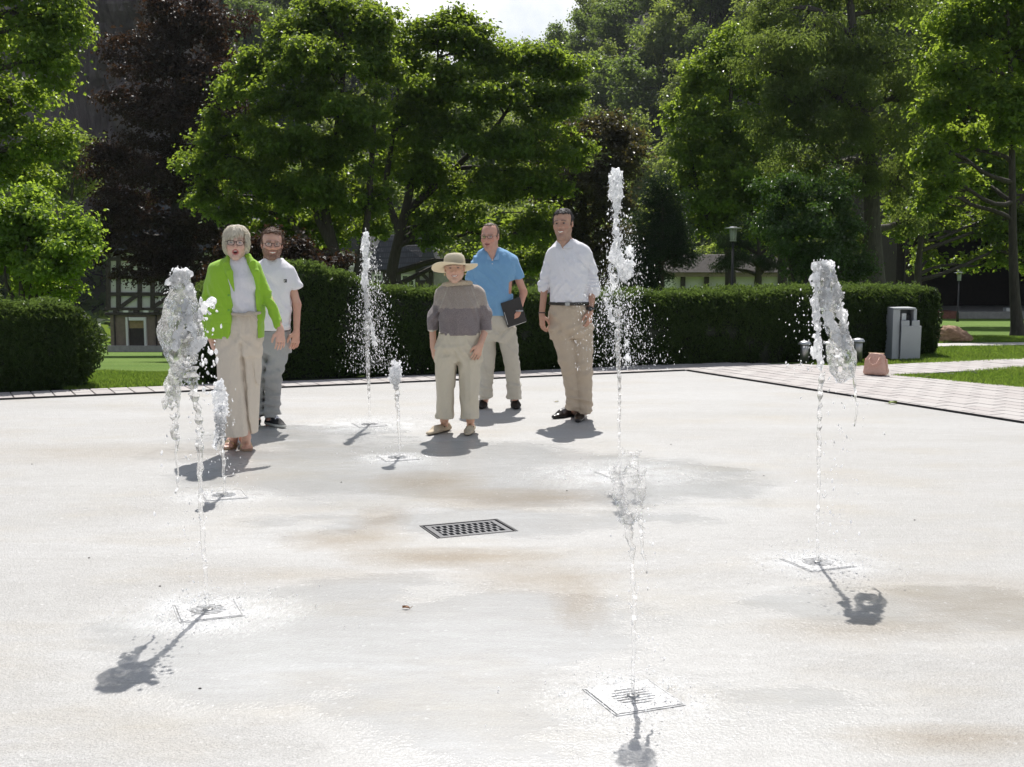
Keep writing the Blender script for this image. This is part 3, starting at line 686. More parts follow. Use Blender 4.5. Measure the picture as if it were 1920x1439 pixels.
class Head:
    """head of height H whose middle is at c; local axes x to the viewer's right, -y forward, z up, in units of H"""
    def __init__(s, c, H, yaw=0, roll=0, pitch=0, wide=1.0):
        s.c, s.H, s.M, s.wide = np.asarray(c, float), H, rotm(yaw, roll, pitch), wide
    def p(s, x, y, z): return s.c + s.M @ (np.array((x * s.wide, y, z)) * s.H)
    def local(s, v): q = (v - s.c) @ s.M / s.H; q[:, 0] /= s.wide; return q
    def build(s, vol, neck_to, neck_r=0.058, mouth='smile', female=False, ears=True, full=0.0):
        H = s.H; e = lambda c, r, k=0.03, op=1: vol.ell(s.p(*c), np.array(r) * H * np.array((s.wide, 1, 1)), k * H, op, s.M)
        cn_ = lambda a, ra, b, rb, k=0.02, op=1: vol.cone(s.p(*a), ra * H, s.p(*b), rb * H, k * H, op=op)
        e((0, 0.06, 0.155), (0.315, 0.39, 0.335)); e((0, -0.11, -0.10), (0.262 + full, 0.275, 0.345), 0.08)
        for q in (-1, 1):
            cn_((q * (0.20 + full), 0.0, -0.19), 0.085, (q * 0.05, -0.29, -0.41), 0.07, 0.09)
            e((q * 0.165, -0.255, -0.10), (0.095, 0.085, 0.10), 0.09)
            cn_((q * 0.04, -0.365, 0.105), 0.032, (q * 0.20, -0.29, 0.095), 0.035, 0.05)
        e((0, -0.325, -0.425), (0.085, 0.065, 0.065), 0.08)
        for q in (-1, 1): e((q * 0.125, -0.405, 0.03), (0.075, 0.06, 0.045), 0.05, -1)
        cn_((0, -0.365, 0.07), 0.03, (0, -0.465, -0.10), 0.042, 0.035)
        for q in (-1, 1): e((q * 0.052, -0.41, -0.118), (0.038, 0.045, 0.032), 0.03)
        for q in (-1, 1):                                     # crow's feet side, folds beside the mouth, lids
            cn_((q * 0.075, -0.40, -0.13), 0.010, (q * 0.155, -0.335, -0.25), 0.010, 0.03, -1); cn_((q * 0.07, -0.352, 0.062), 0.013, (q * 0.18, -0.315, 0.055), 0.012, 0.012); cn_((q * 0.075, -0.345, -0.012), 0.011, (q * 0.18, -0.305, -0.005), 0.010, 0.014)
        up = 0.025 if mouth == 'smile' else 0.0
        if mouth == 'open':
            e((0, -0.385, -0.26), (0.082, 0.09, 0.055), 0.025, -1)
            for q in (-1, 1):
                cn_((q * 0.095, -0.335, -0.25), 0.014, (0, -0.385, -0.205), 0.02, 0.02); cn_((q * 0.095, -0.335, -0.25), 0.014, (0, -0.375, -0.32), 0.024, 0.02)
        else:
            for q in (-1, 1):
                cn_((q * 0.115, -0.318, -0.235 + up), 0.012, (0, -0.388, -0.222), 0.020, 0.025); cn_((q * 0.11, -0.318, -0.245 + up), 0.012, (0, -0.375, -0.283), 0.024, 0.025)
            for q in (-1, 1): cn_((q * 0.105, -0.375, -0.247 + up), 0.012, (0, -0.425, -0.257), 0.016, 0.012, -1)
        if ears:
            for q in (-1, 1):
                e((q * 0.325, 0.03, 0.0), (0.032, 0.075, 0.125), 0.03); e((q * 0.352, 0.005, 0.01), (0.018, 0.035, 0.06), 0.02, -1)
        a = s.p(0, 0.02, -0.22); vol.cone(a, neck_r, neck_to, neck_r * 1.08, 0.035)
    def colour(s, v, base, lips, cheek=0.25, beard=None, brows=None, mouth='smile', shave=None):
        q = s.local(v.copy()); c = np.tile(np.array(base, float), (len(v), 1))
        x, y, z = np.abs(q[:, 0]), q[:, 1], q[:, 2]; near = (z > -0.75) & (z < 0.7)
        g = lambda cx, cz, sx, sz: np.exp(-((x - cx) / sx) ** 2 - ((z - cz) / sz) ** 2) * (y < -0.1) * near
        red = np.clip(cheek * (g(0.18, -0.12, 0.09, 0.08) + 0.8 * g(0, -0.09, 0.06, 0.07) + 0.5 * ((np.abs(q[:, 0]) > 0.29) & (np.abs(z) < 0.14))), 0, 1)[:, None]
        c = c * (1 - red) + np.array((base[0] * 1.02, base[1] * 0.62, base[2] * 0.55)) * red
        if shave is not None:
            m = np.clip(1.6 * ((z < -0.14) & (z > -0.55)) * (y < 0.02) * np.clip((0.36 - np.abs(z + 0.33)) / 0.2, 0, 1), 0, 1)[:, None] * shave[3]; c = c * (1 - m) + np.array(shave[:3]) * m
        if beard is not None:
            m = ((z < -0.16 + 0.45 * np.clip(x - 0.13, 0, 1)) & (z > -0.56) & (y < 0.0)).astype(float)
            m *= 1 - 0.7 * g(0, -0.14, 0.05, 0.03); m = np.clip(m * (0.80 + 0.18 * vnoise(v[:, 0] * 150, v[:, 1] * 150, v[:, 2] * 150)), 0, 0.95)[:, None]
            c = c * (1 - m) + np.array(beard) * m
        if mouth == 'open':
            m = (((x / 0.10) ** 2 + ((z + 0.26) / 0.085) ** 2 < 1) & (y < -0.25)); c[m] = lips
            m = (((x / 0.072) ** 2 + ((z + 0.262) / 0.045) ** 2 < 1) & (y < -0.2)); c[m] = (0.16, 0.03, 0.03)
            m = m & (z > -0.238); c[m] = (0.72, 0.68, 0.6)
        else:
            zz = z + 0.252 - 0.020 * (x / 0.1) ** 2
            m = (x < 0.115) & (np.abs(zz) < 0.045 * np.sqrt(np.clip(1 - (x / 0.118) ** 2, 0, 1))) & (y < -0.25) & near; c[m] = lips
            m = (x < 0.09) & (np.abs(zz) < 0.017 * np.sqrt(np.clip(1 - (x / 0.092) ** 2, 0, 1))) & (y < -0.25) & near; c[m] = (0.70, 0.66, 0.58) if mouth == 'smile' else (0.12, 0.035, 0.03)
        if brows is not None:
            zb = 0.115 - 0.035 * np.clip((x - 0.12) / 0.1, 0, 1) ** 2; m = (x > 0.05) & (x < 0.21) & (np.abs(z - zb) < 0.016) & (y < -0.2); c[m] = c[m] * 0.25 + np.array(brows) * 0.75
        sh = (np.exp(-((x - 0.125) / 0.07) ** 2 - ((z - 0.065) / 0.018) ** 2) * (y < -0.25))[:, None] * 0.35    # lash line
        c = c * (1 - sh) + np.array((0.10, 0.06, 0.05)) * sh
        dk = (0.40 * np.exp(-((x - 0.13) / 0.09) ** 2 - ((z - 0.02) / 0.05) ** 2) * (y < -0.2) + 0.5 * np.exp(-((x - 0.045) / 0.018) ** 2 - ((z + 0.137) / 0.014) ** 2) * (y < -0.38) + 0.25 * np.exp(-(x / 0.07) ** 2 - ((z + 0.33) / 0.02) ** 2) * (y < -0.25))[:, None] * near[:, None]  # darker skin round the eyes; shade painted at nostrils and under the lip
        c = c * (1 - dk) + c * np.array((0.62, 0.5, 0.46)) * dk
        mt = vnoise(v[:, 0] * 45, v[:, 1] * 45, v[:, 2] * 45)[:, None] * 0.10 * near[:, None]; return c * (1 + mt * np.array((0.6, 1.0, 1.1)))
    def eyes(s, root, iris=(0.10, 0.07, 0.05), squint=0.6):
        for q in (-1, 1):
            bm = bmesh.new(); bmesh.ops.create_uvsphere(bm, u_segments=18, v_segments=12, radius=1.0)
            v = np.array([t.co[:] for t in bm.verts]); f = [[w.index for w in t.verts] for t in bm.faces]; bm.free()
            fr = -v[:, 1]; c = np.tile((0.34, 0.30, 0.285), (len(v), 1)); c[fr > 0.76] = iris; c[fr > 0.90] = (0.01, 0.01, 0.01)
            pos = s.p(q * 0.125, -0.310, 0.026); r = 0.052 * s.H
            vv = pos + (v * np.array((r, r, r * squint))) @ s.M.T
            tri = [t for t in f if len(t) == 3]; qd = [t for t in f if len(t) == 4]
            obj('eye', npmesh('eye', vv, [np.array(tri), np.array(qd)], M['eye'], True, c), root)
    def glasses(s, root, w=0.088, h=0.062, thick=0.011, col='frame', z=0.022):
        mb = MB(); le = MB(); Y = -0.425
        for q in (-1, 1):
            pts = []
            for k in range(21):
                a = 2 * math.pi * k / 20; cx, sz = math.cos(a), math.sin(a)
                r = (abs(cx) ** 3.2 + abs(sz) ** 3.2) ** (-1 / 3.2); pts.append(s.p(q * 0.132 + w * r * cx * 1.05, Y + 0.10 * abs(q * 0.132 + w * r * cx) ** 1.5, z + h * r * sz))
            mb.tube(pts, thick * s.H, 6, False); le.add(pts[:-1], [tuple(range(20))])
            mb.tube([s.p(q * 0.225, Y + 0.02, z + 0.03), s.p(q * 0.31, -0.30, z + 0.035), s.p(q * 0.335, 0.0, z + 0.03), s.p(q * 0.33, 0.06, z - 0.02)], thick * 0.9 * s.H, 6)
        mb.tube([s.p(-0.042, Y, z + 0.02), s.p(0, Y - 0.02, z + 0.035), s.p(0.042, Y, z + 0.02)], thick * s.H, 6)
        o = mb.build('glasses', M[col], root, True); le.build('lens', M['lens'], o); return o

def hand(vol, wrist, elbow, fdir, pn, size=0.185, thumb=1, curl=0.5, spread=1.0, k=0.006):
    """palm, four unequal bent fingers and a thumb; fdir points to the fingertips, pn is the palm's normal, thumb = side"""
    w = np.asarray(wrist, float); f = np.asarray(fdir, float); f /= np.linalg.norm(f); pn = np.asarray(pn, float); pn -= f * (pn @ f); pn /= np.linalg.norm(pn)
    sd = np.cross(pn, f) * thumb; S = size / 0.185
    kn = w + f * 0.092 * S
    vol.cone(w, 0.025 * S, w + f * 0.03 * S + sd * 0.004, 0.030 * S, 0.015, pn, 1.35)
    for j, o in enumerate((0.028, 0.010, -0.009, -0.027)):
        vol.cone(w + f * 0.02 * S + sd * o * 0.5 * S, 0.019 * S, kn + sd * o * S * spread, 0.0125 * S, 0.012, pn, 1.15)
    for j, (o, ln) in enumerate(((0.030, 0.072), (0.010, 0.081), (-0.0105, 0.075), (-0.030, 0.058))):
        p = kn + sd * o * S * spread; a = curl * (0.30 + 0.06 * j); d = f + sd * (o * 2.2 * (spread - 0.6)); d /= np.linalg.norm(d); r = (0.0092 - 0.0005 * abs(j - 1)) * S
        for m, q in enumerate((0.45, 0.31, 0.24)):
            dd = d * math.cos(a) + pn * math.sin(a); e = p + dd * ln * q * S; vol.cone(p, r, e, r * 0.93, k); p = e; r *= 0.93; a += curl * (0.75 - 0.15 * m)
    t0 = w + f * 0.028 * S + sd * 0.024 * S; t1 = t0 + (f * 0.6 + sd * 0.62 + pn * 0.35) * 0.042 * S; t2 = t1 + (f * 0.85 + sd * 0.22 + pn * 0.4) * 0.033 * S; t3 = t2 + (f * 0.95 + pn * 0.3) * 0.026 * S
    vol.chain([t0, t1, t2, t3], [0.017 * S, 0.0125 * S, 0.0105 * S, 0.0085 * S], 0.008)

def body_grid(x0, x1, y0, y1, zs):
    """zs: list of (z from, z to, step)"""
    Z = [np.arange(a, b, h) for a, b, h in zs]; return Vol(np.arange(x0, x1, 0.0056), np.arange(y0, y1, 0.0056), np.concatenate(Z))

def strands(P_, N_, D_, n, ln, w, spread, col, colvar, lift=0.3, curve=0.0):
    """thin tapered locks rooted on points P_, lying along D_"""
    i = rng.integers(0, len(P_), n); p, nr, d = P_[i], N_[i], D_[i]
    d = d + rng.normal(0, spread, (n, 3)); d -= nr * np.sum(d * nr, 1)[:, None] * (1 - lift); d += nr * lift * 0.4; d /= np.linalg.norm(d, axis=1)[:, None]
    s_ = np.cross(d, nr); s_ /= np.linalg.norm(s_, axis=1)[:, None] + 1e-9; L = (ln * rng.uniform(0.5, 1.2, n))[:, None]; ww = (w * rng.uniform(0.6, 1.3, n))[:, None]
    p0 = p - nr * w * 0.3; p1 = p + d * L * 0.5 + nr * w; p2 = p + d * L - nr * (w * 0.5 + curve * L)
    v = np.stack((p0 - s_ * ww, p0 + s_ * ww, p1 - s_ * ww * 0.8, p1 + s_ * ww * 0.8, p1 + nr * ww * 0.7, p2), 1).reshape(-1, 3); k = np.arange(n)[:, None] * 6
    f = np.concatenate([k + np.array(t) for t in ((0, 4, 2), (0, 1, 4), (1, 3, 4), (2, 4, 5), (4, 3, 5))])
    c = np.repeat(np.array(col)[None] * (1 + colvar * rng.normal(0, 1, (n, 1))), 6, 0)
    return v, f, np.clip(c, 0.004, 0.95)
def vnormals(v, f):
    n = np.zeros_like(v); fn = np.cross(v[f[:, 2]] - v[f[:, 0]], v[f[:, 3]] - v[f[:, 1]])
    for k in range(4):
        for c in range(3): n[:, c] += np.bincount(f[:, k], fn[:, c], len(v))
    return n / (np.linalg.norm(n, axis=1)[:, None] + 1e-12)
def hair(P, hd, keep, ell, infl, col, colvar, n, ln, w, flow, spread=0.25, lift=0.2, h=0.005, rough=0.004, extra=None, curve=0.0, carve=None):
    """a shaped cap of hair with locks laid over it; keep(q) > 0 where hair grows (q in head units)"""
    H = hd.H; lo, hi = hd.c - 0.75 * H, hd.c + 0.75 * H; vol = Vol.box(lo, hi, h)
    for c, r in ell: vol.ell(hd.p(*c), (np.array(r) + infl) * H * np.array((hd.wide, 1, 1)), 0.05 * H, 1, hd.M)
    if extra: extra(vol)
    X, Y, Z = np.meshgrid(vol.X, vol.Y, vol.Z, indexing='ij'); q = hd.local(np.stack((X, Y, Z), -1).reshape(-1, 3).astype(float))
    kf = keep(q).reshape(vol.V.shape) * H; vol.V = np.maximum(vol.V, -kf).astype(np.float32)
    vol.V += rough * vnoise(X * 90, Y * 90, Z * 30).astype(np.float32)
    v, f = vol.mesh(1); nr = vnormals(v, f)
    ql = hd.local(v.copy()); fl = flow(ql) @ hd.M.T
    if (nr * (v - hd.c)).sum() < 0: nr = -nr
    sv, sf, sc_ = strands(v, nr, fl, n, ln, w, spread, col, colvar, lift, curve)
    c = np.tile(np.array(col), (len(v), 1)) * (1 + colvar * 0.6 * vnoise(v[:, 0] * 160, v[:, 1] * 160, v[:, 2] * 40))[:, None]
    me = npmesh('hair', np.concatenate((v, sv)), [f, sf + len(v)], M['hair'], True, np.concatenate((np.clip(c, 0.004, 0.95), sc_)))
    return obj('hair', me, P.root)

def wr(amp, fx, fz, seed=0.0, zc=None, zw=None):
    """cloth folds: slanting ridges"""
    def fn(x, y, z):
        a = amp * (vnoise(x * fx + seed, y * fx + 7.3, z * fz + seed) + 0.5 * vnoise(x * fx * 2.3 + 3, y * fx * 2.3, z * fz * 2.1 + seed))
        return a if zc is None else a * np.exp(-((z - zc) / zw) ** 2)
    return fn

def shoe(P, name, heel, toe, col_up, col_sole, mat, w=0.045, h_heel=0.075, sole=0.022, h=0.006, open_back=False, lace=None, tongue=0.0, label=None):
    heel, toe = np.asarray(heel, float), np.asarray(toe, float); d = toe - heel; d[2] = 0; L = np.linalg.norm(d); d /= L; n = np.array((-d[1], d[0], 0)); up = np.array((0, 0, 1.0))
    lo = np.minimum(heel, toe) - 0.09; hi = np.maximum(heel, toe) + 0.12; lo[2] = min(heel[2], toe[2]) - 0.01; v = Vol.box(lo, hi, h)
    hz, tz = heel[2], toe[2]
    ball = heel + d * L * 0.68; ball[2] = tz + (hz - tz) * 0.15
    H0 = heel + d * w * 0.8
    v.cone(H0 + up * 0.026, w * 0.82, ball + up * 0.026, w * 0.98, 0.015, up, 1.5)
    v.cone(ball + up * 0.024, w * 0.98, toe - d * w * 0.62 + up * 0.02, w * 0.62, 0.015, up, 1.65)
    if not open_back: v.cone(H0 + up * 0.035, w * 0.74, H0 + d * 0.01 + up * h_heel, w * 0.72, 0.02)
    v.cone(heel + d * L * 0.34 + up * (h_heel - 0.005 + tongue), w * 0.62, ball - d * 0.01 + up * 0.045, w * 0.70, 0.025)
    v.put(lambda x, y, z: z - np.interp(np.clip(((x - heel[0]) * d[0] + (y - heel[1]) * d[1]) / L, 0, 1), (0, 0.68, 1), (hz, tz, tz)), lo, hi, 0.003, -1)
    def col(q):
        t = np.clip(((q - heel) @ d) / L, 0, 1); g = np.interp(t, (0, 0.68, 1), (hz, tz, tz)); c = np.tile(np.array(col_up, float), (len(q), 1)); zz = q[:, 2] - g
        c[zz < sole] = col_sole
        if lace is not None:
            u = (q - heel) @ n; m = (t > 0.34) & (t < 0.66) & (np.abs(u) < w * 0.55) & (zz > 0.05) & ((np.sin(t * 75) > -0.1) | (np.abs(u) < w * 0.18)); c[m] = lace
        return c
    return P.part(name, v, mat, col, 1, None, label)
SKIN = (0.55, 0.32, 0.235)
def ridge(amp, across, along, ang=0.0, seed=0.0, zc=None, zw=0.1, xc=None, xw=0.1):
    """crease-like folds: narrow across, long along"""
    ca, sa = math.cos(ang), math.sin(ang)
    def fn(x, y, z):
        u = (x * ca + z * sa) * across + 1.2 * vnoise(x * 5 + seed, y * 5, z * 5); w = (-x * sa + z * ca) * along
        d = amp * (np.abs(vnoise(u + seed, y * (across * 0.5) + 3, w + seed)) * 2.2 - 0.9)
        if zc is not None: d = d * np.exp(-((z - zc) / zw) ** 2)
        if xc is not None: d = d * np.exp(-((x - xc) / xw) ** 2)
        return d
    return fn
def collar(P, c, z, rt, rl, v, col, mat='cloth', t=0.006, slope=0.55, xm=None, tip=0.0):
    """folded collar: c centre (x, y); z = (top back, top front, low back, low front); rt, rl radii above and below; v = height of the bottom of the V"""
    zt0, zt1, zl0, zl1 = z; ry = max(rt[1], rl[1]); rx = max(rt[0], rl[0]); xm = c[0] if xm is None else xm
    vol = Vol.box((c[0] - rx - 0.02, c[1] - ry - 0.03, min(zl0, zl1) - 0.02), (c[0] + rx + 0.02, c[1] + ry + 0.03, max(zt0, zt1) + 0.02), 0.004)
    X, Y, Z = np.meshgrid(vol.X, vol.Y, vol.Z, indexing='ij'); f = np.clip((c[1] + ry - Y) / (2 * ry), 0, 1)
    zt = zt0 + (zt1 - zt0) * f; zl = zl0 + (zl1 - zl0) * f; k = np.clip((zt - Z) / (zt - zl + 1e-6), 0, 1)
    ax = rt[0] + (rl[0] - rt[0]) * k; ay = rt[1] + (rl[1] - rt[1]) * k
    d = np.abs((np.sqrt(((X - c[0]) / ax) ** 2 + ((Y - c[1]) / ay) ** 2) - 1) * np.minimum(ax, ay)) - t
    d = np.maximum(d, np.maximum(Z - zt, zl - Z)); w = (Z - v) * slope; vc = np.where(Y < c[1], w - np.abs(X - xm), -1.0); w2 = np.where((Y < c[1]) & (Z < v), tip * (v - Z) + 0.004 - np.abs(X - xm), -1.0)
    vol.V = np.maximum(np.maximum(d, vc), w2).astype(np.float32)
    return P.part('collar', vol, mat, col)
def shrink(rows, d): return [(z, cx, cy_, max(rx - d, 0.02), max(ry - d, 0.02)) for z, cx, cy_, rx, ry in rows]
def make_body(P, hd, neck, torso, arms, legs, hands, head_kw, col_kw, zs, skin=SKIN, armr=(0.040, 0.035, 0.026), x=0.5, vneck=None, extra=None):
    vol = body_grid(-x, x, -0.30, 0.26, zs)
    vol.loft(shrink(torso, 0.022), 0.02)
    for L_ in legs: vol.chain([np.asarray(p) for p in L_], [0.045, 0.04, 0.032, 0.034][:len(L_)], 0.02)
    for A in arms: vol.chain([np.asarray(p) for p in A], armr, 0.02)
    for h in hands: hand(vol, **h)
    if extra: extra(vol)
    if vneck: vol.cone(vneck[0], vneck[1], vneck[2], vneck[3], 0.02)
    hd.build(vol, neck, **head_kw)
    v, f = vol.mesh(1)
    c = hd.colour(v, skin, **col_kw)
    c *= np.array((1.0, 1.06, 1.10)); hz = v[:, 2] < hd.c[2] - 0.5            # hands and forearms a little ruddier
    c[hz] *= np.array((1.0, 0.93, 0.9)); c *= (1 + 0.05 * vnoise(v[:, 0] * 60, v[:, 1] * 60, v[:, 2] * 60))[:, None]
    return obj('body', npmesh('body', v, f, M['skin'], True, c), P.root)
def zs_for(H_top, hand_lo, hand_hi):
    return [(-0.01, 0.16, 0.0055), (0.16, hand_lo, 0.035), (hand_lo, hand_hi, 0.005), (hand_hi, H_top - 0.34, 0.022), (H_top - 0.34, H_top + 0.05, 0.004)]
CRAN = [((0, 0.06, 0.155), (0.315, 0.39, 0.335))]
def garment(rows_list, h=0.007, k=0.02, p=2.2, pad=0.12):
    allr = np.array([r for R_ in rows_list for r in R_]); lo = [np.min(allr[:, 1] - allr[:, 3]) - pad, np.min(allr[:, 2] - allr[:, 4]) - pad, allr[:, 0].min()]
    hi = [np.max(allr[:, 1] + allr[:, 3]) + pad, np.max(allr[:, 2] + allr[:, 4]) + pad, allr[:, 0].max()]
    v = Vol.box(lo, hi, h); v.hem = allr[:, 0].min() + 0.014
    for R_ in rows_list: v.loft(R_, k, p)
    return v
def ring(P, name, c, r, tube, m, M_=None, n=20):
    pts = []
    for i in range(n + 1):
        a = 2 * math.pi * i / n; q = np.array((r[0] * math.cos(a), r[1] * math.sin(a), 0)); pts.append(np.asarray(c) + (M_ @ q if M_ is not None else q))
    return MB().tube(pts, tube, 6, False).build(name, M[m], P.root, True)
M['belt'] = simple('belt_leather', (0.022, 0.017, 0.014), 0.4, 0, 0.2, 60)
M['watchblack'] = simple('watch_case', (0.02, 0.02, 0.022), 0.3, 0.3, 0.2)
M['buttonm'] = simple('pearl_button', (0.75, 0.74, 0.72), 0.35)
M['foldercover'] = simple('black_folder', (0.018, 0.018, 0.02), 0.5, 0, 0.2, 40)
M['greenbutton'] = simple('green_button', (0.15, 0.36, 0.03), 0.4)
M['sandalsole'] = simple('sandal_sole', (0.30, 0.20, 0.13), 0.6, 0, 0.2, 50)
M['patch'] = simple('woven_label', (0.05, 0.05, 0.055), 0.8)
M['pale'] = simple('pale_thread', (0.62, 0.60, 0.58), 0.8)

# ---- tall man in the white shirt
def man_white_shirt():
    P = Person('tall man in a white shirt with rolled sleeves, tan trousers and black shoes', (1085, 788)); W = P.W; gl = lambda a, b: G(a, b) - P.base
    top = P.rows([(450, 1047, 1080, 0.025, 0.065), (455, 1041, 1089, 0.02, 0.08), (460, 1035, 1097, 0.02, 0.095), (466, 1030, 1103, 0.02, 0.108), (475, 1027, 1106, 0.015, 0.12), (500, 1028, 1103, 0.0, 0.135), (535, 1031, 1101, -0.015, 0.138), (558, 1032, 1102, -0.02, 0.138), (574, 1033, 1103, -0.012, 0.13)])
    hd = Head(W(1055.5, 420.5, -0.01), 0.272, -0.30, -0.05, 0.03, 0.96)
    eL, eR = W(1022, 530, 0.02), W(1112, 538, 0.015); wL, wR = W(1016, 589, -0.03), W(1107, 583, -0.09)
    make_body(P, hd, W(1061, 470, 0.03), top, [[W(1036, 482, 0.01), eL, wL], [W(1098, 482, 0.01), eR, wR]], [[W(1052, 610), W(1066, 690), W(1076, 762), gl(1078, 777)], [W(1090, 610), W(1095, 690), W(1097, 765), gl(1092, 781)]],
              [dict(wrist=wL, elbow=eL, fdir=(0.05, -0.18, -1), pn=(0.8, 0.5, 0), size=0.185, thumb=-1, curl=0.55), dict(wrist=wR, elbow=eR, fdir=(-0.12, -0.2, -1), pn=(-0.8, 0.6, 0), size=0.18, thumb=1, curl=0.7)],
              dict(neck_r=0.062, mouth='smile'), dict(lips=(0.34, 0.13, 0.10), cheek=0.3, brows=(0.05, 0.035, 0.03), shave=(0.27, 0.165, 0.13, 0.5)), zs_for(1.93, 0.72, 1.08), (0.47, 0.265, 0.185), vneck=(W(1057, 451, -0.028), 0.052, W(1056, 464, -0.088), 0.014))
    hd.eyes(P.root, (0.06, 0.04, 0.03), 0.55)
    def keep(q): return np.maximum(q[:, 2] - 0.335 + 0.25 * np.abs(q[:, 0]) ** 2, np.minimum(q[:, 1] + 0.055 - 0.15 * np.clip(q[:, 2], -1, 0.2), q[:, 2] + 0.17))
    hair(P, hd, keep, CRAN, 0.026, (0.055, 0.05, 0.05), 0.55, 900, 0.022, 0.0028, lambda q: np.stack((0.3 * q[:, 0], 0 * q[:, 0] + 0.5, -0.5 - 0 * q[:, 0]), -1), 0.5, 0.4, 0.005, 0.004)
    v = garment([top], 0.0065, 0.02, 2.35)
    v.cone(W(1037, 475, 0.015), 0.054, W(1027.5, 505, 0.02), 0.051, 0.02); v.cone(W(1027.5, 505, 0.02), 0.051, W(1022, 537, 0.02), 0.047, 0.008); v.cone(W(1096, 473, 0.015), 0.055, W(1108.5, 508, 0.02), 0.055, 0.02); v.cone(W(1108.5, 508, 0.02), 0.055, W(1112.5, 545, 0.01), 0.056, 0.008)
    v.cone(W(1021.3, 534, 0.02), 0.054, W(1021, 540, 0.02), 0.054, 0.004); v.cone(W(1112.5, 541, 0.01), 0.061, W(1112.5, 548, 0.008), 0.061, 0.004)
    v.cone(W(1057, 449, -0.06), 0.056, W(1056, 465, -0.11), 0.009, 0.01, op=-1)
    v.disp(wr(0.005, 9, 13, 2.1)); v.disp(ridge(0.0068, 22, 6, 0.5, 1.0)); v.disp(ridge(0.0081, 26, 7, -0.7, 4.0, W(0, 548)[2], 0.12)); v.disp(ridge(0.0121, 34, 5, 1.45, 2.0, W(0, 530)[2], 0.10, W(1116, 0)[0], 0.10)); v.disp(ridge(0.0108, 34, 5, 1.45, 7.0, W(0, 525)[2], 0.09, W(1019, 0)[0], 0.09)); v.disp(ridge(0.0095, 24, 5, 0.9, 9.0, W(0, 492)[2], 0.07, W(1095, 0)[0], 0.12))
    v.disp(lambda x, y, z: -0.0022 * (np.abs(x - W(1058, 0)[0] + 0.02) < 0.016) * (y < -0.02))
    P.part('shirt', v, 'cloth', (0.83, 0.825, 0.87), 1)
    nc = W(1061, 455, 0.012); collar(P, nc[:2], (W(0, 445)[2], W(0, 452)[2], W(0, 455)[2], W(0, 466)[2]), (0.070, 0.078), (0.084, 0.122), W(0, 465)[2], (0.78, 0.775, 0.815), slope=1.05, xm=W(1056, 0)[0], tip=0.6)
    for py in (485, 507, 529, 551):
        b = MB().lathe([(0.0055, 0), (0.0055, 0.002), (0.004, 0.003)], n=10).build('button', M['buttonm'], P.root)
        q = W(1057 + (py - 485) * 0.04, py, -0.148 if py > 490 else -0.138); b.location = tuple(q); b.rotation_euler = (R(90), 0, 0)
    pel = P.rows([(567, 1033, 1103, -0.01, 0.128), (590, 1029, 1108, 0, 0.138), (615, 1030, 1110, 0, 0.138), (634, 1035, 1110, 0, 0.115)])
    lg = P.rows([(606, 1030, 1074, 0, 0.10), (650, 1041, 1079, -0.01, 0.096), (690, 1051, 1081, -0.025, 0.086), (730, 1060, 1085, 0, 0.078), (757, 1063, 1087, 0.01, 0.074), (769, 1062, 1088, 0.01, 0.074)])
    rg = P.rows([(606, 1068, 1111, 0, 0.10), (650, 1074, 1111, 0, 0.094), (700, 1078, 1111, -0.025, 0.084), (740, 1083, 1109, 0, 0.078), (766, 1085, 1108, 0.01, 0.074), (778, 1085, 1109, 0.01, 0.074)])
    v = garment([pel, lg, rg], 0.008, 0.012, 2.3); kz = W(0, 692)[2]
    v.disp(ridge(0.0081, 20, 5, 0.9, 3.0)); v.disp(ridge(0.0108, 26, 5, 1.3, 6.0, 0.18, 0.16)); v.disp(ridge(0.0108, 24, 5, -0.9, 2.0, W(0, 620)[2], 0.09))
    v.disp(wr(0.006, 7, 9, 1.3)); v.disp(lambda x, y, z: 0.007 * np.sin(z * 95 + 14 * x + 4 * vnoise(x * 9, y * 9, z * 7)) * np.exp(-(z / 0.24) ** 2)); v.disp(lambda x, y, z: 0.005 * np.sin(z * 60 - 25 * x) * np.exp(-((z - kz) / 0.1) ** 2)); v.disp(lambda x, y, z: 0.006 * np.sin((z - x * 0.6) * 55) * np.exp(-((z - W(0, 612)[2]) / 0.07) ** 2))
    P.part('trousers', v, 'linen', (0.53, 0.435, 0.335))
    b = garment([[(z, cx, cy_, rx + 0.017, ry + 0.017) for z, cx, cy_, rx, ry in P.rows([(566, 1032.5, 1103.5, -0.012, 0.133), (575, 1032, 1104, -0.01, 0.134)])]], 0.006)
    P.part('belt', b, 'leather', (0.02, 0.016, 0.013)); q = W(1064, 570.5, -0.172)
    MB().box(q, (0.042, 0.008, 0.036), bev=0.003).build('buckle', M['steel'], P.root)
    shoe(P, 'shoe', gl(1079, 779), gl(1036, 786.5), (0.018, 0.012, 0.010), (0.01, 0.01, 0.01), 'leather', 0.048, 0.075)
    shoe(P, 'shoe', gl(1094, 780), gl(1083, 793.5), (0.018, 0.012, 0.010), (0.01, 0.01, 0.01), 'leather', 0.048, 0.075)
    ring(P, 'watch', wR + np.array((0.0, -0.0, 0.02)), (0.034, 0.030), 0.011, 'watchblack'); wf = MB().lathe([(0.021, -0.006), (0.022, 0), (0.019, 0.007)], n=18).build('watch_face', M['watchblack'], P.root)
    wf.location = tuple(wR + np.array((-0.004, -0.036, 0.02))); wf.rotation_euler = (R(90), 0, 0)
    ring(P, 'wristband', wL + np.array((0, 0, 0.012)), (0.031, 0.029), 0.005, 'watchblack')
man_white_shirt()

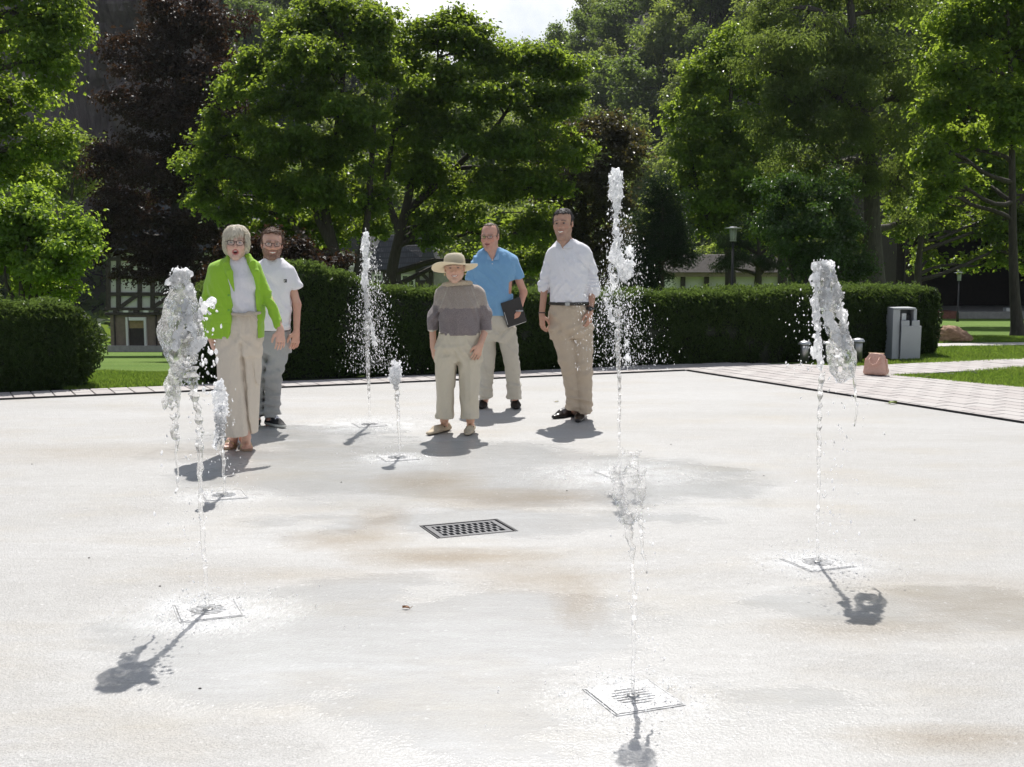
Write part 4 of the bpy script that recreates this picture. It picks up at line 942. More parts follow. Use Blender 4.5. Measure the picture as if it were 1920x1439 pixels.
# ---- man in the blue polo shirt
def man_polo():
    P = Person('balding man in glasses and a sky blue polo shirt, stone trousers', (935, 766)); W = P.W; gl = lambda a, b: G(a, b) - P.base
    top = P.rows([(466, 906, 942, 0.025, 0.066), (471, 899, 951, 0.02, 0.082), (477, 891, 962, 0.02, 0.098), (484, 887, 968, 0.015, 0.112), (494, 887, 969, 0.0, 0.125), (525, 889, 965, 0, 0.137), (560, 891, 962, -0.01, 0.137), (594, 890, 962, -0.01, 0.137)])
    hd = Head(W(918.5, 444.5, -0.02), 0.262, -0.28, 0.0, 0.08, 0.97)
    eL, eR = W(878, 550, 0.03), W(982, 549, 0.03); wL, wR = W(886, 600, -0.02), W(972, 586, -0.10)
    make_body(P, hd, W(925, 483, 0.03), top, [[W(894, 496, 0.01), eL, wL], [W(962, 496, 0.01), eR, wR]], [[W(910, 620), W(912, 690), W(911, 745), gl(907, 758)], [W(945, 620), W(961, 690), W(965, 745), gl(966, 757)]],
              [dict(wrist=wL, elbow=eL, fdir=(0, -0.1, -1), pn=(1, 0.2, 0), thumb=-1), dict(wrist=wR, elbow=eR, fdir=(-0.35, -0.1, -1), pn=(-0.5, 0.9, 0.1), size=0.18, thumb=1, curl=1.1)],
              dict(neck_r=0.062, mouth='closed'), dict(lips=(0.36, 0.13, 0.11), cheek=0.45, brows=(0.22, 0.14, 0.10), mouth='closed', shave=(0.34, 0.2, 0.16, 0.2)), zs_for(1.80, 0.62, 1.02), (0.56, 0.295, 0.215), vneck=(W(922, 469, -0.03), 0.056, W(923, 487, -0.108), 0.014))
    hd.eyes(P.root, (0.09, 0.10, 0.11), 0.5); hd.glasses(P.root, 0.088, 0.05, 0.006, 'frame', 0.018)
    def keep(q): return np.maximum(np.minimum(q[:, 1] + 0.10 - 0.35 * np.clip(q[:, 2], -1, 0.5), q[:, 2] + 0.15), np.minimum(q[:, 2] - 0.42, q[:, 1] + 0.22))
    hair(P, hd, keep, CRAN, 0.016, (0.17, 0.135, 0.11), 0.35, 700, 0.02, 0.0022, lambda q: np.stack((0.2 * q[:, 0], 0 * q[:, 0] + 0.6, -0.5 + 0 * q[:, 0]), -1), 0.4, 0.3, 0.005, 0.003)
    v = garment([top], 0.0068, 0.02, 2.3)
    v.cone(W(896, 492, 0.015), 0.055, W(884, 522, 0.02), 0.058, 0.015); v.cone(W(961, 492, 0.015), 0.056, W(971.5, 521, 0.015), 0.058, 0.012)
    cut = W(973, 523, 0.02); v.put(lambda x, y, z: (z - cut[2]) + 0.25 * (x - cut[0]) * -1 + 0 * y, (W(963, 0)[0], -0.15, cut[2] - 0.1), (W(1000, 0)[0], 0.2, cut[2] + 0.03), 0.004, -1)
    v.cone(W(922, 466, -0.07), 0.060, W(923, 489, -0.13), 0.010, 0.01, op=-1)
    v.disp(wr(0.005, 8, 11, 4.0)); v.disp(ridge(0.0081, 18, 5, 0.6, 1.5)); v.disp(ridge(0.0108, 24, 5, 0.9, 3.5, W(0, 515)[2], 0.08, W(958, 0)[0], 0.09)); v.disp(ridge(0.0081, 22, 6, -0.8, 5.0, W(0, 575)[2], 0.1))
    P.part('polo_shirt', v, 'cloth', (0.20, 0.40, 0.64))
    nc = W(925, 474, 0.012); collar(P, nc[:2], (W(0, 461)[2], W(0, 470)[2], W(0, 474)[2], W(0, 488)[2]), (0.073, 0.080), (0.092, 0.135), W(0, 489)[2], (0.29, 0.48, 0.70), slope=0.72, xm=W(923, 0)[0], tip=0.6)
    for py in (484, 491):
        b = MB().lathe([(0.005, 0), (0.005, 0.002), (0.004, 0.003)], n=10).build('button', M['buttonm'], P.root); b.location = tuple(W(923, py + 4, -0.137)); b.rotation_euler = (R(90), 0, 0)
    pel = P.rows([(588, 891, 961, 0, 0.13), (612, 888, 964, 0, 0.137), (640, 891, 967, 0, 0.112)])
    lg = P.rows([(616, 889, 928, 0, 0.105), (660, 894, 929, 0, 0.095), (700, 898, 925, 0, 0.085), (735, 899, 922, 0.01, 0.076), (751, 898, 922, 0.01, 0.076)])
    rg = P.rows([(616, 926, 967, 0, 0.105), (660, 941, 972, -0.02, 0.095), (690, 947, 975, -0.01, 0.086), (735, 952, 976, 0.01, 0.076), (750, 952, 977, 0.01, 0.076)])
    v = garment([pel, lg, rg], 0.008, 0.014, 2.3); v.disp(wr(0.006, 7, 9, 8.3)); v.disp(ridge(0.0081, 20, 5, 0.8, 3.3)); v.disp(ridge(0.0108, 26, 5, 1.3, 6.6, 0.16, 0.16)); v.disp(ridge(0.0095, 24, 5, -0.9, 2.2, W(0, 625)[2], 0.09)); v.disp(lambda x, y, z: 0.006 * np.sin(z * 90 + 12 * x) * np.exp(-(z / 0.22) ** 2)); v.disp(lambda x, y, z: 0.005 * np.sin((z - x * 0.8) * 55) * np.exp(-((z - W(0, 625)[2]) / 0.08) ** 2))
    P.part('trousers', v, 'linen', (0.57, 0.535, 0.46))
    shoe(P, 'shoe', gl(908, 756.5), gl(902, 768.5), (0.022, 0.018, 0.016), (0.015, 0.015, 0.015), 'suede', 0.05, 0.08); shoe(P, 'shoe', gl(964.5, 756.5), gl(968.5, 769), (0.022, 0.018, 0.016), (0.015, 0.015, 0.015), 'suede', 0.05, 0.08)
    ring(P, 'watch', wR + np.array((0.004, 0.0, 0.015)), (0.034, 0.031), 0.009, 'galv')
    f = MB(); C_ = W(962, 586, -0.115); a = R(-20); Mx = Matrix.Rotation(R(18), 3, 'Z') @ Matrix.Rotation(R(-17), 3, 'Y')
    f.box((0, 0, 0), (0.20, 0.016, 0.245), Mx, 0.004)
    fo = f.build('folder', M['foldercover'], None, loc=P.base + C_ + np.array((0.006, -0.008, 0))); tag(fo, 'black folder held at the hip by the man in the blue polo', 'folder')
    g = MB(); g.box(Mx @ Vector((-0.093, -0.011, -0.03)), (0.007, 0.006, 0.125), Mx, 0.002); g.build('pen', M['galv'], fo)
    g = MB(); g.box(Mx @ Vector((0.0, -0.0, -0.1235)), (0.18, 0.010, 0.004), Mx); g.build('paper_edge', M['buttonm'], fo)
man_polo()

# ---- elderly woman in the straw hat
def woman_hat():
    P = Person('small elderly woman in a wide straw sun hat and a two-tone knitted sweater', (858, 812)); W = P.W; gl = lambda a, b: G(a, b) - P.base
    top = P.rows([(530, 838, 878, 0.02, 0.07), (537, 827, 892, 0.02, 0.098), (548, 820, 902, 0.02, 0.125), (575, 823, 898, 0, 0.15), (605, 824, 898, 0, 0.155), (631, 821, 900, 0, 0.155)])
    hd = Head(W(852.5, 504, -0.06), 0.238, 0.0, -0.04, 0.0, 1.03)
    eL, eR = W(811, 606, 0.03), W(915, 606, 0.03); wL, wR = W(812, 650, -0.03), W(901, 646, -0.12)
    make_body(P, hd, W(857, 545, 0.02), top, [[W(836, 562, 0.01), eL, wL], [W(886, 562, 0.01), eR, wR]], [[W(838, 660), W(835, 730), W(833, 788), gl(834, 806)], [W(880, 660), W(881, 730), W(882, 788), gl(882, 807)]],
              [dict(wrist=wL, elbow=eL, fdir=(0.1, -0.2, -1), pn=(0.9, 0.4, 0), size=0.155, thumb=-1, curl=0.55), dict(wrist=wR, elbow=eR, fdir=(-0.35, -0.25, -1), pn=(-0.5, 0.8, 0), size=0.16, thumb=1, curl=0.5, spread=1.25)],
              dict(neck_r=0.05, mouth='smile', full=0.02), dict(lips=(0.42, 0.16, 0.13), cheek=0.35, brows=(0.33, 0.25, 0.2)), zs_for(1.42, 0.55, 0.90), (0.60, 0.36, 0.26), (0.036, 0.031, 0.025))
    hd.eyes(P.root, (0.08, 0.08, 0.08), 0.35)
    hair(P, hd, lambda q: np.minimum(np.minimum(q[:, 1] + 0.03, 0.20 - q[:, 2]), q[:, 2] + 0.22), CRAN, 0.02, (0.42, 0.39, 0.36), 0.2, 350, 0.03, 0.003, lambda q: np.stack((0.2 * q[:, 0], 0 * q[:, 0], -1 + 0 * q[:, 0]), -1), 0.3)
    for sd in (-1, 1):
        b = MB().lathe([(0.002, -0.012), (0.007, -0.004), (0.006, 0.004), (0.002, 0.010)], n=10).build('earring', M['gold'], P.root, True); b.location = tuple(hd.p(sd * 0.345, 0.0, -0.19))
    zb = W(0, 577)[2]; zs_ = W(0, 584)[2]
    v = garment([top], 0.0068, 0.025, 2.5)
    v.cone(W(830, 553, 0.015), 0.064, W(815.5, 588, 0.02), 0.056, 0.04); v.cone(W(815.5, 588, 0.02), 0.056, W(811.5, 620, 0.01), 0.050, 0.006); v.cone(W(893, 553, 0.015), 0.066, W(908.5, 588, 0.02), 0.058, 0.04); v.cone(W(908.5, 588, 0.02), 0.058, W(912.5, 618, 0.0), 0.051, 0.006)
    zc = W(0, 622)[2]
    for a, b in ((798, 822), (902, 926)): v.put(lambda x, y, z: z - zc + 0 * x + 0 * y, (W(a, 0)[0], -0.2, zc - 0.12), (W(b, 0)[0], 0.2, zc), 0.004, -1)
    v.disp(wr(0.006, 7, 9, 3.4)); v.disp(ridge(0.0095, 17, 5, 0.4, 1.7)); v.disp(ridge(0.0121, 22, 5, 0.8, 6.2, W(0, 580)[2], 0.1, W(905, 0)[0], 0.09)); v.disp(ridge(0.0121, 22, 5, -0.8, 3.2, W(0, 580)[2], 0.1, W(815, 0)[0], 0.09)); v.disp(lambda x, y, z: 0.005 * np.sin((z * 0.8 - np.abs(x) * 1.0) * 50) * np.exp(-((np.abs(x) - 0.18) / 0.05) ** 2) * np.exp(-((z - zb) / 0.14) ** 2))
    def scol(q):
        body = np.abs(q[:, 0] - W(860, 0)[0]) < 0.165; cutz = np.where(body, zb, W(0, 572)[2] - 0.05 * (np.abs(q[:, 0] - W(860, 0)[0]) - 0.16)) + 0.003 * vnoise(q[:, 0] * 90, q[:, 1] * 90, q[:, 2] * 90)
        c = np.where((q[:, 2] > cutz)[:, None], np.array((0.36, 0.30, 0.26)), np.array((0.195, 0.158, 0.165)))
        edge = (q[:, 2] < W(0, 628.5)[2]) | ((q[:, 2] < zc + 0.014) & ~body); c[edge] = (0.62, 0.56, 0.47)
        rg = np.abs(np.abs(q[:, 0] - W(860, 0)[0]) - (0.10 + 0.38 * np.clip(W(0, 540)[2] - q[:, 2], 0, 1))) < 0.004; c[rg & (q[:, 2] > zb) & (q[:, 1] < 0)] = (0.45, 0.40, 0.34)
        return c
    P.part('sweater', v, 'knit', scol)
    c = Vol.box(W(820, 552, -0.16), W(892, 520, 0.14), 0.0045); pts = []
    for i in range(17):
        a = 2 * math.pi * i / 16; q = W(857 + 25 * math.sin(a), 534 - 2.5 * math.cos(a * 1) - 2 * math.sin(a), 0.005 - 0.098 * math.cos(a)); pts.append(q)
    c.chain(pts, [0.019] * 17, 0.012); P.part('rolled_collar', c, 'knit', (0.52, 0.42, 0.30))
    pel = P.rows([(624, 822, 899, 0, 0.145), (650, 818, 902, 0, 0.15), (676, 819, 902, 0, 0.115)])
    lg = P.rows([(652, 818, 863, 0, 0.125), (700, 818, 855, 0, 0.115), (740, 817.5, 852, 0, 0.108), (775, 817, 851, 0, 0.104), (776, 816.5, 851.5, 0, 0.109), (786, 816.5, 851.5, 0, 0.109)])
    rg = P.rows([(652, 857, 902, 0, 0.125), (700, 860, 900, 0, 0.115), (740, 862, 898, 0, 0.108), (775, 863, 897, 0, 0.104), (776, 862.5, 897.5, 0, 0.109), (787, 862.5, 897.5, 0, 0.109)])
    v = garment([pel, lg, rg], 0.008, 0.012, 2.5); v.disp(wr(0.006, 7, 6, 6.1)); v.disp(ridge(0.0081, 18, 4, 0.25, 2.4)); v.disp(ridge(0.0095, 24, 5, 1.5, 8.4, W(0, 655)[2], 0.12)); v.disp(lambda x, y, z: 0.0035 * np.sin(z * 60 + 8 * np.sin(x * 20)) * np.exp(-((z - W(0, 660)[2]) / 0.12) ** 2))
    v.disp(lambda x, y, z: -0.004 * np.exp(-((x - W(834.5, 0)[0]) / 0.008) ** 2) * (y < 0) * (z < W(0, 670)[2])); v.disp(lambda x, y, z: -0.004 * np.exp(-((x - W(880, 0)[0]) / 0.008) ** 2) * (y < 0) * (z < W(0, 670)[2]))
    P.part('trousers', v, 'linen', (0.61, 0.55, 0.44))
    shoe(P, 'shoe', gl(843, 807), gl(801, 818), (0.50, 0.42, 0.31), (0.10, 0.07, 0.05), 'suede', 0.041, 0.05, 0.012); shoe(P, 'shoe', gl(885, 807), gl(876, 819), (0.50, 0.42, 0.31), (0.10, 0.07, 0.05), 'suede', 0.041, 0.05, 0.012)
    for h_, t_ in ((gl(843, 807), gl(801, 818)), (gl(885, 807), gl(876, 819))):
        d = t_ - h_; d /= np.linalg.norm(d); q = h_ + d * 0.135 + np.array((0, 0, 0.062)); n = np.array((-d[1], d[0], 0))
        MB().tube([q - n * 0.034 - np.array((0, 0, 0.016)), q + np.array((0, 0, 0.004)), q + n * 0.034 - np.array((0, 0, 0.016))], 0.006, 6).build('shoe_strap', M['belt'], P.root, True)
    # hat
    hc = W(852.5, 499.5, -0.046); prof = [(0.002, 0.105), (0.035, 0.104), (0.062, 0.097), (0.078, 0.082), (0.085, 0.055), (0.088, 0.02), (0.091, 0.002), (0.105, -0.003), (0.145, -0.008), (0.175, -0.010), (0.192, -0.006), (0.193, -0.010), (0.174, -0.015), (0.145, -0.013), (0.105, -0.008), (0.086, -0.004), (0.082, 0.05), (0.07, 0.08), (0.002, 0.098)]
    n = 56; V = []; Cc = []
    for r, z in prof:
        for k_ in range(n):
            a = 2 * math.pi * k_ / n; w = max(0, (r - 0.09) / 0.1); V.append((r * math.cos(a) * (1.04 if r < 0.095 else 1.0), r * (1.17 if r < 0.095 else 1.06) * math.sin(a), z + w * (0.010 * math.sin(2 * a + 0.6) + 0.006 * math.sin(3 * a + 2))))
            rg_ = 1 + 0.05 * math.sin(r * 900 + z * 900); Cc.append(np.array((0.80, 0.73, 0.58)) * rg_ if not (0.084 < r < 0.0925 and 0.001 < z < 0.03) else np.array((0.56, 0.50, 0.38)))
    V = np.array(V) @ rotm(0.05, -0.05, R(-13)).T + hc; m_ = len(prof); i = np.arange(m_ - 1)[:, None] * n; k_ = np.arange(n)[None]
    Fq = np.stack((i + k_, i + (k_ + 1) % n, i + n + (k_ + 1) % n, i + n + k_), -1).reshape(-1, 4)
    obj('sun_hat', npmesh('sun_hat', V, Fq, M['straw'], True, np.array(Cc)), P.root)
woman_hat()

# ---- woman in the lime green blazer
def woman_green():
    P = Person('woman with a silver bob in a lime green blazer, walking with her mouth open', (458, 848)); W = P.W; gl = lambda a, b: G(a, b) - P.base
    top = P.rows([(483, 432, 462, 0.02, 0.06), (492, 418, 476, 0.02, 0.09), (520, 412, 484, 0.0, 0.118), (550, 416, 486, -0.005, 0.125), (594, 426, 488, -0.005, 0.12)])
    hd = Head(W(443, 457.5, -0.01), 0.25, 0.16, 0.03, -0.03, 0.98)
    FEET = ((gl(458, 838), gl(468, 852), 0.02), (gl(440, 835), gl(427, 843), 0.03)); up = np.array((0, 0, 1.0))
    def feet(ft):
        for h_, t_, _ in FEET:
            d = t_ - h_; d /= np.linalg.norm(d); n = np.array((-d[1], d[0], 0))
            ft.cone(h_ + up * 0.06, 0.034, h_ + d * 0.10 + up * 0.052, 0.034, 0.02); ft.cone(h_ + d * 0.10 + up * 0.052, 0.034, h_ + d * 0.17 + up * 0.03, 0.036, 0.02, up, 1.6); ft.cone(h_ + up * 0.07, 0.034, h_ + d * 0.03 + up * 0.14, 0.032, 0.02)
            for j in range(5): ft.cone(h_ + d * 0.175 + n * (j - 2) * 0.0165 + up * 0.026, 0.011, h_ + d * (0.228 - 0.006 * abs(j - 1)) + n * (j - 2) * 0.0165 + up * 0.02, 0.008, 0.004)
    eL, eR = W(384, 570, 0.03), W(506, 566, 0.0); wL, wR = W(394, 630, -0.02), W(526, 618, -0.07)
    make_body(P, hd, W(446, 500, 0.03), top, [[W(404, 514, 0.01), eL, wL], [W(476, 508, 0.01), eR, wR]], [[W(430, 640), W(438, 740, 0.0), W(462, 820, 0.0), gl(461, 840)], [W(465, 640, 0.06), W(460, 740, 0.1), W(440, 815, 0.12), gl(436, 836)]],
              [dict(wrist=wL, elbow=eL, fdir=(0.28, -0.15, -1), pn=(0.8, 0.5, 0.2), size=0.17, thumb=-1, curl=0.6), dict(wrist=wR, elbow=eR, fdir=(0.03, -0.25, -1), pn=(-0.6, 0.7, 0), size=0.17, thumb=1, curl=0.4, spread=1.2)],
              dict(neck_r=0.05, mouth='open', ears=False), dict(lips=(0.45, 0.12, 0.11), cheek=0.25, brows=(0.30, 0.22, 0.16), mouth='open'), zs_for(1.75, 0.72, 1.02), (0.60, 0.37, 0.285), (0.036, 0.030, 0.024), 0.42, extra=feet)
    hd.eyes(P.root, (0.12, 0.13, 0.13), 0.5); hd.glasses(P.root, 0.098, 0.068, 0.0085, 'frame', 0.012)
    def keep(q):
        ax = np.abs(q[:, 0]); fr = 0.16 + 0.16 * np.clip((q[:, 0] + 0.12) / 0.3, -0.4, 1)
        side = np.maximum(q[:, 1] + 0.16, ax - 0.275)
        return np.maximum(np.minimum(side, q[:, 2] + 0.36), q[:, 2] - fr)
    ellB = [((0, 0.07, 0.19), (0.36, 0.42, 0.36)), ((-0.01, 0.10, -0.03), (0.385, 0.36, 0.36)), ((0, 0.02, 0.08), (0.37, 0.40, 0.3))]
    def flow(q): return np.stack((0.35 * q[:, 0] + 0.35 * (q[:, 2] > 0.25) * np.sign(q[:, 0] + 0.05), -0.4 * (q[:, 1] < -0.1) - 0.0 * q[:, 1], -1.0 + 0 * q[:, 0]), -1)
    hair(P, hd, keep, ellB, 0.018, (0.64, 0.585, 0.48), 0.14, 2400, 0.055, 0.0024, flow, 0.09, 0.03, 0.005, 0.003, curve=0.16)
    v = garment([top], 0.007, 0.02); v.disp(wr(0.005, 7, 9, 2.7)); v.disp(ridge(0.0081, 18, 5, 0.7, 2.7)); v.cone(W(447, 478, 0.0), 0.045, W(446, 489, 0.0), 0.05, 0.012)
    v.disp(lambda x, y, z: 0.004 * np.sin(z * 60 + 20 * x) * np.exp(-((z - W(0, 575)[2]) / 0.06) ** 2)); P.part('white_top', v, 'cloth', (0.76, 0.745, 0.79))
    jk = P.rows([(483, 427, 467, 0.03, 0.075), (488, 411, 478, 0.03, 0.095), (493, 400, 484, 0.03, 0.108), (500, 394, 487, 0.025, 0.12), (510, 393, 488, 0.02, 0.13), (545, 390, 495, 0.01, 0.143), (580, 389, 494, 0.01, 0.147), (612, 388, 494, 0.01, 0.155), (637, 389, 493, 0.01, 0.16)])
    v = garment([jk], 0.0058, 0.02, 2.3)
    v.cone(W(402, 508, 0.02), 0.050, W(389.5, 560, 0.03), 0.049, 0.018); v.cone(W(389.5, 560, 0.03), 0.049, W(389, 626, 0.0), 0.043, 0.007); v.cone(W(478, 504, 0.02), 0.048, W(502.5, 562, 0.0), 0.046, 0.018); v.cone(W(502.5, 562, 0.0), 0.046, W(522.5, 608, -0.05), 0.040, 0.007)
    ez = np.array([W(0, p)[2] for p in (640, 634, 622, 600, 560, 540, 515, 495, 484, 470)]); exl = np.array([W(p, 600)[0] for p in (424, 434, 440, 443, 443, 442, 436, 430, 427, 427)]); exr = np.array([W(p, 600)[0] for p in (488, 487, 486, 486, 486, 484, 477, 469, 467, 467)])
    v.put(lambda x, y, z: np.maximum(np.maximum(np.interp(z, ez, exl) - x, x - np.interp(z, ez, exr)), y - 0.03) + 0.0 * x, (exl.min(), -0.25, ez[0] - 0.05), (exr.max(), 0.05, ez[-1]), 0.006, -1)
    v.disp(wr(0.005, 6, 8, 9.7)); v.disp(ridge(0.0068, 16, 4, 0.5, 2.6)); v.disp(ridge(0.0095, 30, 5, 1.3, 5.5, W(0, 570)[2], 0.12, W(388, 0)[0], 0.08)); v.disp(ridge(0.0108, 30, 5, 1.1, 1.5, W(0, 560)[2], 0.12, W(506, 0)[0], 0.09)); v.disp(lambda x, y, z: 0.004 * np.sin((z + x * 0.4) * 70) * np.exp(-((np.abs(x - W(443, 0)[0]) - 0.22) / 0.06) ** 2) * np.exp(-((z - W(0, 575)[2]) / 0.1) ** 2))
    v.disp(lambda x, y, z: 0.004 * np.exp(-((z - W(0, 604)[2] - 0.02 * (x - W(410, 0)[0])) / 0.004) ** 2) * ((x > W(396, 0)[0]) & (x < W(424, 0)[0]) & (y < 0)))
    GREEN = (0.31, 0.55, 0.045); P.part('blazer', v, 'cloth', GREEN)
    l = Vol.box(W(405, 560, -0.2), W(500, 472, 0.13), 0.0045); fl = np.array((0, 1.0, 0))
    nbk = W(448, 478, 0.085)
    for sd, pts in ((-1, ((430, 481, -0.01), (424, 496, -0.085), (430, 512, -0.125), (439, 546, -0.15))), (1, ((466, 481, -0.01), (474, 494, -0.08), (480, 512, -0.118), (487, 545, -0.125)))):
        w_ = [W(*p) for p in pts]; l.cone(nbk, 0.02, w_[0], 0.02, 0.012); l.cone(w_[0], 0.02, w_[1], 0.026, 0.012, fl, 2.0); l.cone(w_[1] + np.array((0, 0, -0.012)), 0.031, w_[2], 0.028, 0.006, fl, 2.4); l.cone(w_[2], 0.028, w_[3], 0.006, 0.012, fl, 2.4)
        nt = w_[1] + np.array((sd * 0.03, -0.01, -0.004)); l.cone(nt + np.array((sd * 0.02, 0, 0)), 0.007, nt, 0.003, 0.004, op=-1)
    P.part('lapels', l, 'cloth', GREEN)
    for py, px in ((554, 429), (582, 429)):
        b = MB().lathe([(0.009, 0), (0.009, 0.003), (0.007, 0.004)], n=12).build('button', M['greenbutton'], P.root); b.location = tuple(W(px, py, -0.152)); b.rotation_euler = (R(90), 0, 0)
    pel = P.rows([(585, 430, 488, 0, 0.118), (610, 416, 489, 0, 0.13), (640, 407, 489, 0.01, 0.14), (668, 408, 488, 0.02, 0.135)])
    lg = P.rows([(632, 406, 456, -0.01, 0.125), (700, 409, 459, -0.01, 0.125), (760, 414, 465, -0.01, 0.135), (819, 420, 470, -0.01, 0.15)])
    rg = P.rows([(632, 440, 489, 0.03, 0.12), (700, 444, 486, 0.06, 0.12), (760, 448, 483, 0.08, 0.125), (811, 452, 481, 0.09, 0.13)])
    v = garment([pel, lg, rg], 0.008, 0.01, 2.2); v.disp(wr(0.009, 6, 2.2, 4.4)); v.disp(lambda x, y, z: 0.022 * np.exp(-((x - np.interp(z, (W(0, 814)[2], W(0, 741)[2], W(0, 647)[2]), (W(468, 814)[0], W(463, 741)[0], W(457, 647)[0]))) / 0.011) ** 2) * (y < 0.02) * (z < W(0, 640)[2])); v.disp(ridge(0.0095, 16, 2, 0.08, 3.0)); v.disp(ridge(0.0081, 20, 4, 0.9, 7.7, W(0, 640)[2], 0.12)); v.disp(lambda x, y, z: 0.006 * np.sin(x * 75 + 3 * np.sin(z * 3)) * np.clip((0.75 - z) / 0.7, 0, 1) * np.exp(-0 * x)); v.disp(lambda x, y, z: 0.004 * np.sin((z - x) * 50) * np.exp(-((z - W(0, 640)[2]) / 0.07) ** 2))
    P.part('trousers', v, 'linen', (0.65, 0.575, 0.485))
    kb = Vol.box(W(428, 606, -0.2), W(494, 578, 0.02), 0.0045); kb.chain([W(436, 589, -0.135), W(458, 591, -0.142), W(474, 588, -0.135), W(487, 587, -0.09)], [0.012, 0.014, 0.013, 0.012], 0.01); kb.ell(W(468, 588, -0.148), (0.026, 0.016, 0.017), 0.01); kb.chain([W(474, 590, -0.15), W(482, 600, -0.145)], [0.014, 0.008], 0.01); P.part('tie_belt', kb, 'linen', (0.50, 0.43, 0.35))
    for (h_, t_, lift) in FEET:
        d = t_ - h_; L_ = 0.235; d /= np.linalg.norm(d); n = np.array((-d[1], d[0], 0)); up = np.array((0, 0, 1.0))
        out = []
        for t in np.linspace(0, 1, 15): out.append((t, 0.030 + 0.014 * math.sin(min(1, max(0, (t - 0.35) / 0.65)) * math.pi) + 0.006 * math.sin(t * math.pi)))
        L1 = [h_ - d * 0.035 + d * 0.275 * t + n * w_ for t, w_ in out]; R1 = [h_ - d * 0.035 + d * 0.275 * t - n * w_ for t, w_ in out][::-1]
        poly = [tuple(q[:2]) for q in L1 + R1]; so = MB().prism(poly, 0.002, 0.016).build('sandal', M['sandalsole'], P.root)
        hb = MB(); hb.box((h_[0], h_[1], 0.012), (0.045, 0.045, 0.02), None, 0.003); hb.build('heel_block', M['sandalsole'], so)
        for o_, hh in ((0.145, 0.066), (0.172, 0.056)):
            q = h_ + d * o_; MB().tube([q - n * 0.043 + up * 0.014, q - n * 0.034 + up * (hh * 0.75), q + up * hh, q + n * 0.034 + up * (hh * 0.75), q + n * 0.043 + up * 0.014], 0.007, 6).build('strap', M['gold'], so, True)
        q = h_ + up * 0.085; MB().tube([q - n * 0.04 + d * 0.02, q - d * 0.038, q + n * 0.04 + d * 0.02, q + d * 0.052 + up * 0.02, q - n * 0.04 + d * 0.02], 0.005, 6).build('ankle_strap', M['gold'], so, True)
woman_green()

